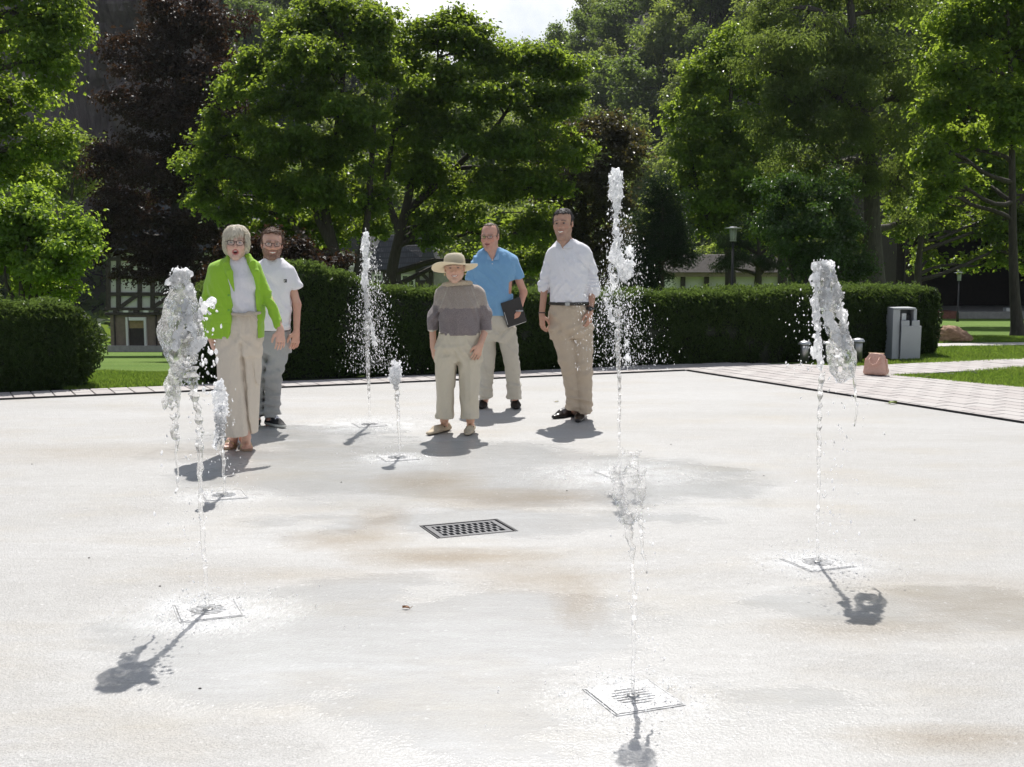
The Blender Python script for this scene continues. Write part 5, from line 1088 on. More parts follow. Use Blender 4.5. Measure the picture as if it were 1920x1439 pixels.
# ---- bearded man in the white t-shirt
def man_tshirt():
    P = Person('bearded man in glasses, white pocket t-shirt and grey jeans behind the blazer', (512, 799)); W = P.W; gl = lambda a, b: G(a, b) - P.base
    top = P.rows([(486, 494, 529, 0.02, 0.074), (491, 486, 537, 0.02, 0.09), (497, 479, 545, 0.02, 0.106), (504, 475, 550, 0.015, 0.12), (514, 474, 551, 0.01, 0.132), (545, 475, 547, 0, 0.142), (580, 476, 545, -0.01, 0.145), (622, 478, 544, -0.01, 0.145)])
    hd = Head(W(510, 459.5, -0.02), 0.267, 0.26, 0.03, 0.0, 1.0)
    eL, eR = W(462, 570, 0.03), W(557, 572, 0.02); wL, wR = W(468, 622, -0.02), W(556, 621, -0.05)
    make_body(P, hd, W(508, 503, 0.03), top, [[W(484, 516, 0.01), eL, wL], [W(542, 516, 0.01), eR, wR]], [[W(494, 640), W(487, 700), W(484, 765), gl(480, 796)], [W(526, 640), W(513, 700), W(508, 770), gl(505, 798)]],
              [dict(wrist=wL, elbow=eL, fdir=(0, -0.2, -1), pn=(1, 0.2, 0), thumb=-1), dict(wrist=wR, elbow=eR, fdir=(-0.08, -0.22, -1), pn=(-0.7, 0.7, 0), size=0.185, thumb=1, curl=0.55, spread=1.1)],
              dict(neck_r=0.064, mouth='smile', full=0.015), dict(lips=(0.40, 0.15, 0.12), cheek=0.35, beard=(0.13, 0.062, 0.038), brows=(0.10, 0.06, 0.04)), zs_for(1.74, 0.62, 1.0), (0.57, 0.32, 0.24))
    hd.eyes(P.root, (0.06, 0.05, 0.04), 0.45); hd.glasses(P.root, 0.088, 0.06, 0.0085, 'frame', 0.01)
    def keep(q): return np.maximum(np.minimum(q[:, 2] - 0.375 + 0.10 * np.abs(q[:, 0]), q[:, 1] + 0.30), np.minimum(q[:, 1] + 0.07 - 0.25 * np.clip(q[:, 2], -1, 0.4), q[:, 2] + 0.17))
    hair(P, hd, keep, CRAN, 0.032, (0.11, 0.062, 0.042), 0.35, 1100, 0.035, 0.0026, lambda q: np.stack((0.5 + 0 * q[:, 0], 0 * q[:, 0] + 0.4, 0.1 - 0.6 * (q[:, 2] < 0.3)), -1), 0.4, 0.5, 0.005, 0.005)
    v = garment([top], 0.007, 0.02, 2.3); v.cone(W(485, 511, 0.015), 0.056, W(469, 538, 0.02), 0.060, 0.015); v.cone(W(541, 510, 0.015), 0.056, W(555, 538, 0.015), 0.058, 0.012)
    cut = W(556, 541, 0.02); v.put(lambda x, y, z: (z - cut[2]) - 0.3 * (x - cut[0]) + 0 * y, (W(545.5, 0)[0], -0.15, cut[2] - 0.1), (W(580, 0)[0], 0.2, cut[2] + 0.03), 0.004, -1)
    v.disp(wr(0.006, 7, 9, 7.7)); v.disp(ridge(0.0081, 18, 5, 0.6, 1.1)); v.disp(ridge(0.0108, 24, 5, 0.9, 4.5, W(0, 545)[2], 0.08, W(545, 0)[0], 0.09)); v.disp(ridge(0.0095, 20, 6, -0.5, 5.0, W(0, 595)[2], 0.1)); v.disp(lambda x, y, z: 0.003 * np.exp(-((z - W(0, 521)[2]) / 0.003) ** 2) * ((x > W(525, 0)[0]) & (x < W(545, 0)[0]) & (y < 0)))
    P.part('t_shirt', v, 'cloth', (0.82, 0.81, 0.855))
    c = Vol.box(W(480, 506, -0.17), W(542, 476, 0.14), 0.0045); c.chain([W(510.5 + 19 * math.sin(a), 490 + 1.5 * math.cos(a) * 2, 0.012 - 0.082 * math.cos(a)) for a in np.linspace(0, 2 * math.pi, 17)], [0.011] * 17, 0.01); P.part('neckband', c, 'cloth', (0.82, 0.81, 0.855))
    q = W(535, 527, -0.142); lb = MB().box(q, (0.026, 0.004, 0.028), Matrix.Rotation(R(14), 3, 'Z')).build('pocket_label', M['patch'], P.root)
    MB().box(q + np.array((-0.0045, -0.0045, 0.0)), (0.006, 0.004, 0.017), Matrix.Rotation(R(14), 3, 'Z') @ Matrix.Rotation(R(18), 3, 'Y')).build('label_mark', M['pale'], lb)
    pel = P.rows([(616, 480, 544, 0, 0.138), (640, 479, 546, 0, 0.14), (662, 481, 545, 0, 0.115)])
    lg = P.rows([(642, 479, 514, 0, 0.105), (700, 474, 498, 0.0, 0.09), (745, 472, 494, 0, 0.082), (785, 470, 492, 0, 0.078)])
    rg = P.rows([(642, 508, 546, 0, 0.105), (672, 502, 538, -0.01, 0.10), (702, 498, 529, -0.02, 0.092), (740, 497, 524, -0.005, 0.084), (774, 497, 523, 0.005, 0.08), (779, 496, 524, 0.005, 0.084)])
    v = garment([pel, lg, rg], 0.008, 0.012, 2.3); v.disp(wr(0.007, 9, 11, 1.9)); v.disp(ridge(0.0095, 22, 5, 0.9, 3.9)); v.disp(ridge(0.0121, 26, 5, 1.3, 6.1, 0.2, 0.2)); v.disp(lambda x, y, z: 0.008 * np.sin(z * 85 + 16 * x + 3 * vnoise(x * 10, y * 10, z * 8)) * np.exp(-((z - 0.12) / 0.12) ** 2)); v.disp(lambda x, y, z: 0.006 * np.sin(z * 65 - 20 * x) * np.exp(-((z - W(0, 700)[2]) / 0.09) ** 2))
    P.part('jeans', v, 'denim', lambda q: np.array((0.27, 0.275, 0.28)) * (1 + 0.3 * np.exp(-((q[:, 2] - 0.62) / 0.16) ** 2) * (q[:, 1] < 0))[:, None])
    b = garment([[(z, cx, cy_, rx + 0.004, ry + 0.004) for z, cx, cy_, rx, ry in P.rows([(614, 479.5, 544.5, 0, 0.142), (624, 479.5, 545, 0, 0.142)])]], 0.006); P.part('belt', b, 'leather', (0.025, 0.025, 0.03))
    shoe(P, 'shoe', gl(500, 797), gl(535, 804), (0.02, 0.02, 0.022), (0.50, 0.50, 0.47), 'suede', 0.048, 0.085, 0.03, lace=(0.72, 0.70, 0.76), tongue=0.012, label='black trainer with white laces and a pale sole')
    shoe(P, 'shoe', gl(482, 795), gl(474, 808), (0.02, 0.02, 0.022), (0.50, 0.50, 0.47), 'suede', 0.048, 0.085, 0.03, lace=(0.72, 0.70, 0.76), tongue=0.012)
man_tshirt()
# ---------------------------------------------------------------- water jets
def water_mat(name, froth, clear=0.0, rough=0.03, scale=30.0):
    """clear water broken by white froth; thin sheets let part of the light straight through"""
    t = NT(name); co = t.coord()
    gl = t.pbsdf(Base_Color=(1, 1, 1), Roughness=rough, Transmission_Weight=1.0, IOR=1.33)
    nz0 = t.noise(co, scale, 4, 0.7); t.set(gl.inputs['Normal'], t.bump(nz0, 0.3, 0.006)); body = gl
    if clear:
        tp = t.n('BsdfTransparent'); body = t.n('MixShader', i0=clear); t.t.links.new(gl.outputs[0], body.inputs[1]); t.t.links.new(tp.outputs[0], body.inputs[2])
    wh = t.pbsdf(Base_Color=(0.90, 0.91, 0.92), Roughness=0.2, Specular_IOR_Level=0.6); tr = t.n('BsdfTranslucent'); t.set(tr.inputs[0], (0.98, 0.985, 1.0, 1))
    m1 = t.n('MixShader', i0=0.82); t.t.links.new(wh.outputs[0], m1.inputs[1]); t.t.links.new(tr.outputs[0], m1.inputs[2])
    nz = t.noise(co, scale, 5, 0.7); f = t.rng(nz, 0.66 - froth * 0.32, 0.72 - froth * 0.32, 0.05, 0.95)
    mx = t.n('MixShader'); t.set(mx.inputs[0], f); t.t.links.new(body.outputs[0], mx.inputs[1]); t.t.links.new(m1.outputs[0], mx.inputs[2])
    return t.end(mx)
M['water'] = water_mat('water', 0.35, 0.45); M['froth'] = water_mat('frothy_water', 0.80, 0.35, 0.05, 50.0); M['drop'] = water_mat('water_drop', 0.75, 0.2, 0.02, 60.0)
M['sheet'] = water_mat('water_sheet', 0.26, 0.50, 0.015, 34.0); M['clear'] = water_mat('clear_water', 0.18, 0.78, 0.02, 42.0)

_ico = None
def drops_mesh(c, r, el, name, m, parent, tilt=None):
    global _ico
    if _ico is None:
        bm = bmesh.new(); bmesh.ops.create_icosphere(bm, subdivisions=1, radius=1.0)
        _ico = (np.array([v.co[:] for v in bm.verts]), np.array([[v.index for v in f.verts] for f in bm.faces])); bm.free()
    v0, f0 = _ico; n = len(c)
    if n > 600: v0 = np.array(((1, 0, 0), (-1, 0, 0), (0, 1, 0), (0, -1, 0), (0, 0, 1.15), (0, 0, -1.15)), float); f0 = np.array(((0, 2, 4), (2, 1, 4), (1, 3, 4), (3, 0, 4), (2, 0, 5), (1, 2, 5), (3, 1, 5), (0, 3, 5)))
    s = np.stack((r, r, r * el), -1); v = c[:, None, :] + v0[None] * s[:, None, :] * (1 + 0.15 * rng.normal(0, 1, (n, len(v0), 1)))
    if tilt is not None: v[:, :, 0] += (v[:, :, 2] - c[:, None, 2]) * tilt[:, None]
    f = (np.arange(n)[:, None, None] * len(v0) + f0[None]).reshape(-1, 3)
    o = obj(name, npmesh(name, v.reshape(-1, 3), f, M[m], True), parent); tag(o, kind='stuff'); return o

class Jet:
    def __init__(s, key, label):
        s.b = np.array((*JETS[key], 0.0)); s.D = s.b[1]; s.px = FPX / s.D; s.seed = rng.uniform(0, 30)
        s.root = empty('water_jet', s.b, label, 'water jet', 'jets of the ground fountain')
    def W(s, px, py, y=0.0): return PX(px, py, s.D + y) - s.b
    def solid(s, name, prims, m, h=0.005, n1=0.010, n2=0.006, n3=0.003, fr=1.0, thin=None, keepbig=True):
        """prims: chains of (px, py, radius in px, depth)"""
        P_ = [[(s.W(a, b, e), r / s.px) for a, b, r, e in ch] for ch in prims]
        al = np.array([q for ch in P_ for q, _ in ch]); rm = max(r for ch in P_ for _, r in ch) + 0.03
        v = Vol.box(al.min(0) - rm, al.max(0) + rm, h)
        for ch in P_:
            for (a, ra), (b, rb) in zip(ch[:-1], ch[1:]): v.cone(a, ra, b, rb, 0.012)
        S = s.seed; X, Y, Z = v.X[:, None, None], v.Y[None, :, None], v.Z[None, None, :]
        if thin is not None: v.V = np.abs(v.V + thin) - thin
        n1, n2, n3 = n1 * 0.9, n2 * 1.5, n3 * 2.2
        nn = n1 * vnoise(X * 16 * fr + S, Y * 16 * fr, Z * 11 * fr + S) + n2 * vnoise(X * 38 * fr, Y * 38 * fr + S, Z * 26 * fr) + n3 * vnoise(X * 85 * fr, Y * 85 * fr + S, Z * 60 * fr)
        v.V = v.V + nn.astype(np.float32) * (v.V < 0.06)
        V_, F_ = v.mesh(1)
        lab = np.arange(len(V_))                       # loose lumps become a second part
        for _ in range(400):
            mn = lab[F_].min(1); new = lab.copy(); np.minimum.at(new, F_.ravel(), np.repeat(mn, 4)); new = new[new]
            if (new == lab).all(): break
            lab = new
        ids, cn_ = np.unique(lab, return_counts=True); big = lab == ids[np.argmax(cn_)]; fb = big[F_[:, 0]]
        def sub(mask, nm):
            f = F_[mask]; u, inv = np.unique(f, return_inverse=True); return obj(nm, npmesh(nm, V_[u], inv.reshape(f.shape), M[m], True), s.root)
        if (~fb).sum() > 3: tag(sub(~fb, 'loose_water'), kind='stuff')
        return sub(fb, name)
    def froth(s, chains, n, sp=0.55, r=(0.0018, 0.0075), name='froth'):
        """broken white water: a dense cluster of small beads along chains of (px, py, radius px, depth)"""
        C_ = []; tot = sum(len(c) - 1 for c in chains)
        for ch in chains:
            for (a, b) in zip(ch[:-1], ch[1:]):
                k = max(4, int(n / tot)); t = rng.random(k); A = np.array(a, float); B = np.array(b, float); q = A + (B - A) * t[:, None]; rr = q[:, 2] * sp
                C_ += [s.W(x + rng.normal(0, w), y + rng.normal(0, w), e + rng.normal(0, w / s.px)) for (x, y, _, e), w in zip(q, rr)]
        C_ = np.array(C_); m_ = len(C_); return drops_mesh(C_, r[0] + (r[1] - r[0]) * rng.random(m_) ** 2.2, rng.uniform(0.8, 2.0, m_), name, 'drop', s.root, rng.normal(0, 0.3, m_))
    def column(s, pts, m='water', name='column'):
        """thin beaded column of rising water as one tube: (px, py, radius px)"""
        P_ = [(s.W(a, b), r / s.px) for a, b, r in pts]; L = [0.0]
        for (a, _), (b, _) in zip(P_[:-1], P_[1:]): L.append(L[-1] + np.linalg.norm(b - a))
        n = max(8, int(L[-1] / 0.012)); t = np.linspace(0, L[-1], n); A = np.array([q for q, _ in P_]); rr = np.interp(t, L, [r for _, r in P_])
        Q = np.stack([np.interp(t, L, A[:, k]) for k in range(3)], -1); ph = s.seed
        amp = np.clip(t / max(L[-1], 0.01), 0, 1)
        Q[:, 0] += amp * 0.012 * vnoise(t * 14 + ph, t * 0, t * 0 + 2) + amp * 0.005 * vnoise(t * 50 + ph, t * 0, t * 0); Q[:, 1] += amp * 0.012 * vnoise(t * 14 + ph, t * 0 + 5, t * 0 + 9)
        rr = rr * (1 + (0.1 + 0.45 * amp) * vnoise(t * 40 + ph, t * 0 + 1, t * 0) + 0.25 * amp * vnoise(t * 110 + ph, t * 0, t * 0 + 4))
        return MB().tube(Q, list(np.maximum(rr, 0.0012)), 10).build(name, M[m], s.root, True)
    def drops(s, n, gx, gy, r=(0.002, 0.006), el=(1.0, 2.8), dy=0.10, name='droplets', tilt=0.0):
        """gx(t), gy range: px centre and spread as functions of height"""
        py = rng.uniform(gy[0], gy[1], n) if not callable(gy) else gy(n)
        cx, sp = gx(py); px = cx + sp * rng.normal(0, 1, n); c = np.array([s.W(a, b, e) for a, b, e in zip(px, py, rng.normal(0, dy, n))])
        k = c[:, 2] > 0.01; c = c[k]; nn = len(c)
        rad = r[0] + (r[1] - r[0]) * rng.random(nn) ** 3
        return drops_mesh(c, rad, rng.uniform(*el, nn), name, 'drop', s.root, rng.normal(tilt, 0.25, nn))
    def splash(s, n, R_, hmax=0.06, r=(0.0015, 0.005)):
        a = rng.uniform(0, 2 * np.pi, n); q = R_ * np.abs(rng.normal(0, 0.5, n)); z = 0.004 + hmax * rng.random(n) ** 2.5 * np.exp(-q / R_)
        c = np.stack((q * np.cos(a), q * np.sin(a), z), -1); drops_mesh(c, r[0] + (r[1] - r[0]) * rng.random(n) ** 2.5, rng.uniform(0.35, 1.2, n), 'splash', 'drop', s.root)

jA = Jet('A', 'wide glassy water jet in front of the woman in the green blazer')
jA.column([(390, 1146, 3.2), (384, 1050, 4), (377, 950, 4.5), (372, 860, 5.5), (369, 790, 7), (366, 730, 9), (358, 690, 13)])
jA.solid('bell', [[(338, 530, 20, 0), (340, 580, 32, 0), (341, 630, 38, 0), (338, 670, 28, 0), (336, 700, 12, 0)]], 'sheet', 0.0048, 0.016, 0.006, 0.0015, 0.9, 0.009)
jA.solid('crest', [[(318, 530, 7.2, 0.0), (332, 516, 9.4, 0), (348, 517, 6.5, 0), (356, 545, 5.8, -0.02)], [(345, 575, 7.2, -0.06), (358, 615, 7.9, -0.07), (372, 640, 8.6, -0.05), (355, 660, 6.5, -0.06)], [(352, 540, 5.8, -0.04), (345, 600, 6.5, -0.07), (330, 650, 5.8, -0.08)], [(372, 600, 6.5, 0), (382, 575, 3.6, 0), (398, 562, 2.2, 0)]], 'froth', 0.0045, 0.016, 0.011, 0.006, 1.2)
jA.solid('falling_sheet', [[(336, 690, 15, 0), (326, 725, 12, 0), (322, 760, 14, 0.02), (330, 800, 8, 0.02), (330, 818, 4, 0.02)], [(330, 730, 8, 0), (312, 770, 6, 0.03), (304, 785, 3, 0.03)]], 'sheet', 0.0048, 0.013, 0.007, 0.002, 1.1, 0.008)
jA.column([(333, 815, 4), (331, 850, 3), (334, 890, 2), (333, 925, 1.5)], name='falling_strand')
jA.froth([[(322, 520, 9, 0), (345, 512, 10, 0), (352, 550, 12, 0), (345, 600, 16, -0.03), (352, 640, 16, -0.03), (338, 690, 12, 0)], [(318, 540, 8, 0), (306, 610, 7, 0), (316, 670, 8, 0)], [(366, 580, 9, 0), (378, 620, 7, 0), (366, 690, 6, 0)]], 260, 0.55, (0.0015, 0.0050))
jA.drops(70, lambda y: (385 + 0 * y, 18 + 0 * y), (560, 740), (0.003, 0.009), (1.0, 2.2), 0.08)
jA.drops(90, lambda y: (352 + 0 * y, 26 + 0 * y), (720, 1130), (0.002, 0.006), (1.0, 2.4), 0.10); jA.splash(700, 0.5, 0.07)

jB = Jet('B', 'nearest water jet, low and clear, at the front of the plaza')
jB.column([(1187, 1308, 3.6), (1187, 1200, 4), (1186, 1100, 4.8), (1184, 1020, 6), (1181, 960, 9)])
jB.solid('bell', [[(1178, 862, 12, 0), (1179, 890, 24, 0), (1181, 925, 28, 0), (1181, 958, 22, 0)]], 'clear', 0.0042, 0.013, 0.006, 0.002, 1.1, 0.008)
jB.solid('crest', [[(1172, 852, 9, 0), (1186, 858, 8, 0)], [(1160, 880, 8, -0.02), (1157, 925, 6, 0)], [(1198, 885, 9, -0.02), (1206, 925, 6, 0), (1200, 960, 5, 0)]], 'clear', 0.004, 0.012, 0.010, 0.006, 1.3)
jB.column([(1200, 975, 4.5), (1204, 1010, 3), (1207, 1040, 3), (1207, 1075, 2)], name='falling_strand')
jB.drops(110, lambda y: (1196 + 0 * y, 26 + 0 * y), (930, 1240), (0.0015, 0.0045), (0.9, 2.0), 0.06); jB.splash(900, 0.40, 0.06, (0.0012, 0.004))

jC = Jet('C', 'tall water jet on the right, its head blown over to the right')
jC.column([(1533, 1056, 2.4), (1533, 950, 2.8), (1534, 850, 3.6), (1537, 770, 4.2), (1541, 700, 5)])
jC.solid('bell', [[(1546, 512, 19, 0), (1556, 555, 22, 0), (1564, 600, 18, 0.02), (1574, 650, 22, 0.02), (1580, 690, 26, 0.03)]], 'sheet', 0.0048, 0.016, 0.007, 0.0018, 1.0, 0.009)
jC.solid('crest', [[(1535, 503, 8.8, 0), (1550, 500, 10.4, 0), (1562, 520, 7.2, 0)], [(1530, 520, 6.4, -0.03), (1527, 560, 4.8, -0.03), (1533, 610, 5.6, -0.02), (1532, 655, 4.0, -0.02), (1541, 690, 5.6, 0)], [(1552, 530, 9.6, -0.04), (1548, 575, 5.6, -0.05), (1560, 610, 6.4, -0.04), (1578, 650, 4.8, -0.03)], [(1565, 540, 6.4, -0.03), (1580, 600, 4.8, 0), (1590, 650, 4.0, 0)]], 'froth', 0.0045, 0.016, 0.012, 0.006, 1.2)
jC.column([(1595, 680, 4), (1602, 720, 2.5), (1606, 755, 1.8), (1600, 800, 1.2)], name='falling_strand')
jC.froth([[(1532, 498, 10, 0), (1550, 497, 13, 0), (1560, 530, 14, 0), (1556, 570, 16, 0), (1566, 620, 14, 0.02), (1580, 690, 16, 0.02)], [(1529, 520, 7, -0.02), (1531, 600, 6, -0.02), (1540, 690, 6, 0)]], 330, 0.6, (0.0016, 0.0055))
jC.drops(130, lambda y: (1528 + 0 * y, 26 + 0 * y), (540, 700), (0.002, 0.006), (1.0, 2.4), 0.10); jC.drops(130, lambda y: (1565 + 0 * y, 28 + 0 * y), (690, 1040), (0.002, 0.006), (1.0, 2.6), 0.10); jC.splash(650, 0.45, 0.06)

jD = Jet('D', 'low water jet in front of the feet of the woman in the blazer')
jD.column([(421, 930, 2.2), (419, 870, 3), (416, 820, 4.5), (414, 780, 8)])
jD.solid('plume', [[(412, 718, 5.6, 0), (413, 740, 9.6, 0), (414, 775, 9.6, 0), (409, 810, 5.6, 0), (405, 835, 3.2, 0)], [(424, 745, 4.0, 0), (421, 790, 4.0, 0), (416, 825, 2.4, 0)]], 'froth', 0.0045, 0.012, 0.010, 0.006, 1.2)
jD.froth([[(412, 716, 7, 0), (414, 745, 11, 0), (413, 790, 9, 0), (408, 835, 5, 0)]], 260)
jD.drops(70, lambda y: (418 + 0 * y, 16 + 0 * y), (730, 915), (0.002, 0.005), (1.0, 2.4), 0.07); jD.splash(260, 0.40, 0.05)

jE = Jet('E', 'low water jet beside the elderly woman in the sun hat')
jE.column([(749, 859, 2.0), (748, 800, 2.8), (745, 745, 3.6), (743, 705, 6)])
jE.solid('plume', [[(743, 685, 7.2, 0), (741, 697, 9.6, 0), (742, 715, 6.4, 0)], [(741, 697, 4.8, 0), (735, 712, 4.0, 0)], [(743, 690, 4.8, 0), (751, 706, 4.0, 0)]], 'froth', 0.0045, 0.010, 0.010, 0.007, 1.5)
jE.froth([[(743, 681, 8, 0), (742, 697, 11, 0), (742, 716, 8, 0)]], 160)
jE.drops(60, lambda y: (745 + 0 * y, 9 + 0 * y), (690, 850), (0.002, 0.005), (1.0, 2.4), 0.06); jE.splash(240, 0.40, 0.05)

jF = Jet('F', 'tall thin water jet with fine spray between the bearded man and the hedge')
jF.column([(694, 797, 2.0), (692, 740, 2.6), (690, 690, 3.4), (689, 640, 4), (687, 590, 4.6), (686, 540, 5)])
jF.solid('plume', [[(686, 440, 4.5, 0), (686, 455, 5.2, 0), (684, 480, 3.8, 0), (686, 500, 3.0, 0), (684, 530, 3.4, 0), (687, 570, 3.0, 0)], [(690, 590, 2.2, 0), (697, 610, 2.2, 0), (703, 645, 2.2, 0)]], 'froth', 0.005, 0.016, 0.012, 0.006, 1.3)
jF.froth([[(686, 436, 6, 0), (686, 458, 8, 0), (684, 500, 6, 0), (685, 545, 6, 0), (688, 600, 5, 0), (690, 690, 3.5, 0)], [(692, 590, 5, 0), (700, 640, 6, 0)]], 650)
jF.drops(2300, lambda y: (695 + 0 * y, 6 + (y - 450) * 0.095), lambda n: 450 + 250 * rng.beta(1.8, 1.2, n), (0.0012, 0.0042), (1.2, 3.8), 0.2); jF.splash(350, 0.9, 0.10)

jG = Jet('G', 'tallest water jet with heavy spray beside the man in the white shirt')
jG.column([(1161, 889, 2.0), (1161, 800, 2.6), (1160, 720, 3.4), (1159, 640, 4.2), (1158, 580, 5)])
jG.solid('head', [[(1156, 325, 8.5, 0), (1156, 345, 11.9, 0), (1155, 368, 10.2, 0), (1154, 392, 6.0, 0)], [(1152, 395, 4.2, 0), (1155, 420, 3.4, 0), (1156, 440, 4.2, 0)]], 'froth', 0.005, 0.014, 0.012, 0.007, 1.2)
jG.solid('plume', [[(1156, 450, 4.9, 0), (1152, 478, 9.8, 0), (1166, 500, 11.2, 0), (1172, 520, 5.6, 0)], [(1150, 480, 4.2, -0.03), (1142, 510, 2.8, 0), (1150, 540, 2.8, 0)], [(1180, 470, 3.5, 0), (1184, 495, 2.8, 0), (1178, 518, 3.5, 0)], [(1134, 560, 2.8, 0), (1140, 580, 3.5, 0), (1148, 600, 2.1, 0)], [(1172, 635, 2.8, 0), (1180, 655, 3.5, 0), (1176, 668, 2.8, 0)]], 'froth', 0.005, 0.018, 0.013, 0.007, 1.3)
jG.drops(3000, lambda y: (1160 + 8 * np.sin(y * 0.03), 8 + (y - 380) * 0.115), lambda n: 385 + 310 * rng.beta(1.7, 1.2, n), (0.0010, 0.0037), (1.2, 3.6), 0.2); jG.splash(420, 0.9, 0.10)
jG.froth([[(1156, 322, 11, 0), (1156, 345, 13, 0), (1155, 372, 11, 0), (1154, 400, 7, 0), (1156, 450, 6, 0)], [(1156, 450, 8, 0), (1152, 480, 14, 0), (1166, 505, 14, 0), (1174, 525, 8, 0)], [(1158, 520, 6, 0), (1159, 600, 5, 0), (1160, 690, 4, 0)], [(1146, 500, 7, 0), (1138, 560, 7, 0), (1146, 600, 5, 0)], [(1176, 560, 6, 0), (1176, 660, 7, 0)]], 900)
jG.drops(70, lambda y: (1160 + 0 * y, 20 + 0 * y), (390, 690), (0.004, 0.009), (0.8, 1.8), 0.08, 'large_drops')

# ---------------------------------------------------------------- steel nozzle plates and the drain
M['wetsteel'] = simple('wet_steel', (0.50, 0.50, 0.50), 0.3, 0.1, 0.3, 45, 0.6, 0.6, 90)
M['wetgrey'] = simple('wet_grey_metal', (0.46, 0.46, 0.46), 0.4, 0.1, 0.6, 24)
def nozzle_plate(key, label, sz=0.245):
    b = JETS[key]; a = edge_ang
    root = empty('nozzle_plate', (b[0], b[1], 0), label, 'nozzle plate', 'steel plates of the ground fountain', a)
    MB().box((0, 0, 0.0025), (sz, sz, 0.005), None, 0.001).build('plate', M['wetsteel'], root)
    for sx, sy, w, d in ((0, 1, sz + 0.018, 0.006), (0, -1, sz + 0.018, 0.006), (1, 0, 0.006, sz), (-1, 0, 0.006, sz)):
        MB().box((sx * (sz / 2 + 0.007), sy * (sz / 2 + 0.007), 0.001), (w, d, 0.004)).build('frame', M['wetgrey'], root)
    for i in range(7):
        r = 0.075; y = -r + (i + 0.5) * 2 * r / 7; w = 2 * math.sqrt(max(r * r - y * y, 0.0004)); MB().box((0, y, 0.0062), (w, 0.004, 0.003)).build('slot', M['wetgrey'], root)
    MB().lathe([(0.022, 0.004), (0.022, 0.010), (0.012, 0.012)], n=18).build('nozzle', M['steel'], root, True)
nozzle_plate('A', 'wet steel nozzle plate under the wide glassy jet')
nozzle_plate('B', 'wet steel nozzle plate nearest to the viewer')
nozzle_plate('C', 'wet steel nozzle plate under the tall jet on the right')
nozzle_plate('D', 'wet steel nozzle plate near the feet of the woman in the blazer')
nozzle_plate('E', 'wet steel nozzle plate beside the elderly woman')
nozzle_plate('F', 'wet steel nozzle plate under the tall thin jet on the left')
nozzle_plate('G', 'wet steel nozzle plate under the tallest jet')

M['grate'] = simple('worn_grate_steel', (0.15, 0.15, 0.155), 0.45, 0.3, 0.25, 60)
def drain():
    root = empty('drain_grate', (DRAIN[0], DRAIN[1], 0), 'rectangular slotted steel drain grate in the middle of the plaza', 'drain grate', None, edge_ang)
    MB().box((0, 0, -0.0195), (2 * DHX - 0.004, 2 * DHY - 0.004, 0.002)).build('sump_shade_sheet', M['black'], root)  # shallow black sheet, the pit's darkness put into its colour
    for sx, sy, w, d in ((0, 1, 2 * DHX - 0.006, 0.012), (0, -1, 2 * DHX - 0.006, 0.012), (1, 0, 0.012, 2 * DHY - 0.032), (-1, 0, 0.012, 2 * DHY - 0.032)):
        MB().box((sx * (DHX - 0.010), sy * (DHY - 0.010), -0.006), (w, d, 0.014)).build('frame', M['darkmetal'], root)
    gx, gy = DHX - 0.026, DHY - 0.024; rim = 0.028
    for sx, sy, w, d in ((0, 1, 2 * gx, rim), (0, -1, 2 * gx, rim), (1, 0, rim, 2 * gy - 2 * rim - 0.002), (-1, 0, rim, 2 * gy - 2 * rim - 0.002)):
        MB().box((sx * (gx - rim / 2), sy * (gy - rim / 2), -0.007), (w, d, 0.012)).build('rim', M['grate'], root)
    nr, nc = 4, 10; ix, iy = gx - rim, gy - rim; me = None; me2 = None
    for r in range(nr - 1):
        y = -iy + (r + 1) * 2 * iy / nr; o = MB().box((0, 0, 0), (2 * ix, 0.008, 0.011)).build('bar', M['grate'], root) if me is None else obj('bar', me, root)
        me = o.data; o.location = (0, y, -0.0072)
    for r in range(nr):
        y = -iy + (r + 0.5) * 2 * iy / nr
        for c in range(nc + 1):
            x = -ix + (c + (0.5 if r % 2 else 0.0)) * 2 * ix / nc
            if abs(x) > ix - 0.004: continue
            o = MB().box((0, 0, 0), (0.012, 2 * iy / nr - 0.0082, 0.0105)).build('crossbar', M['grate'], root) if me2 is None else obj('crossbar', me2, root)
            me2 = o.data; o.location = (x, y, -0.0074)
drain()
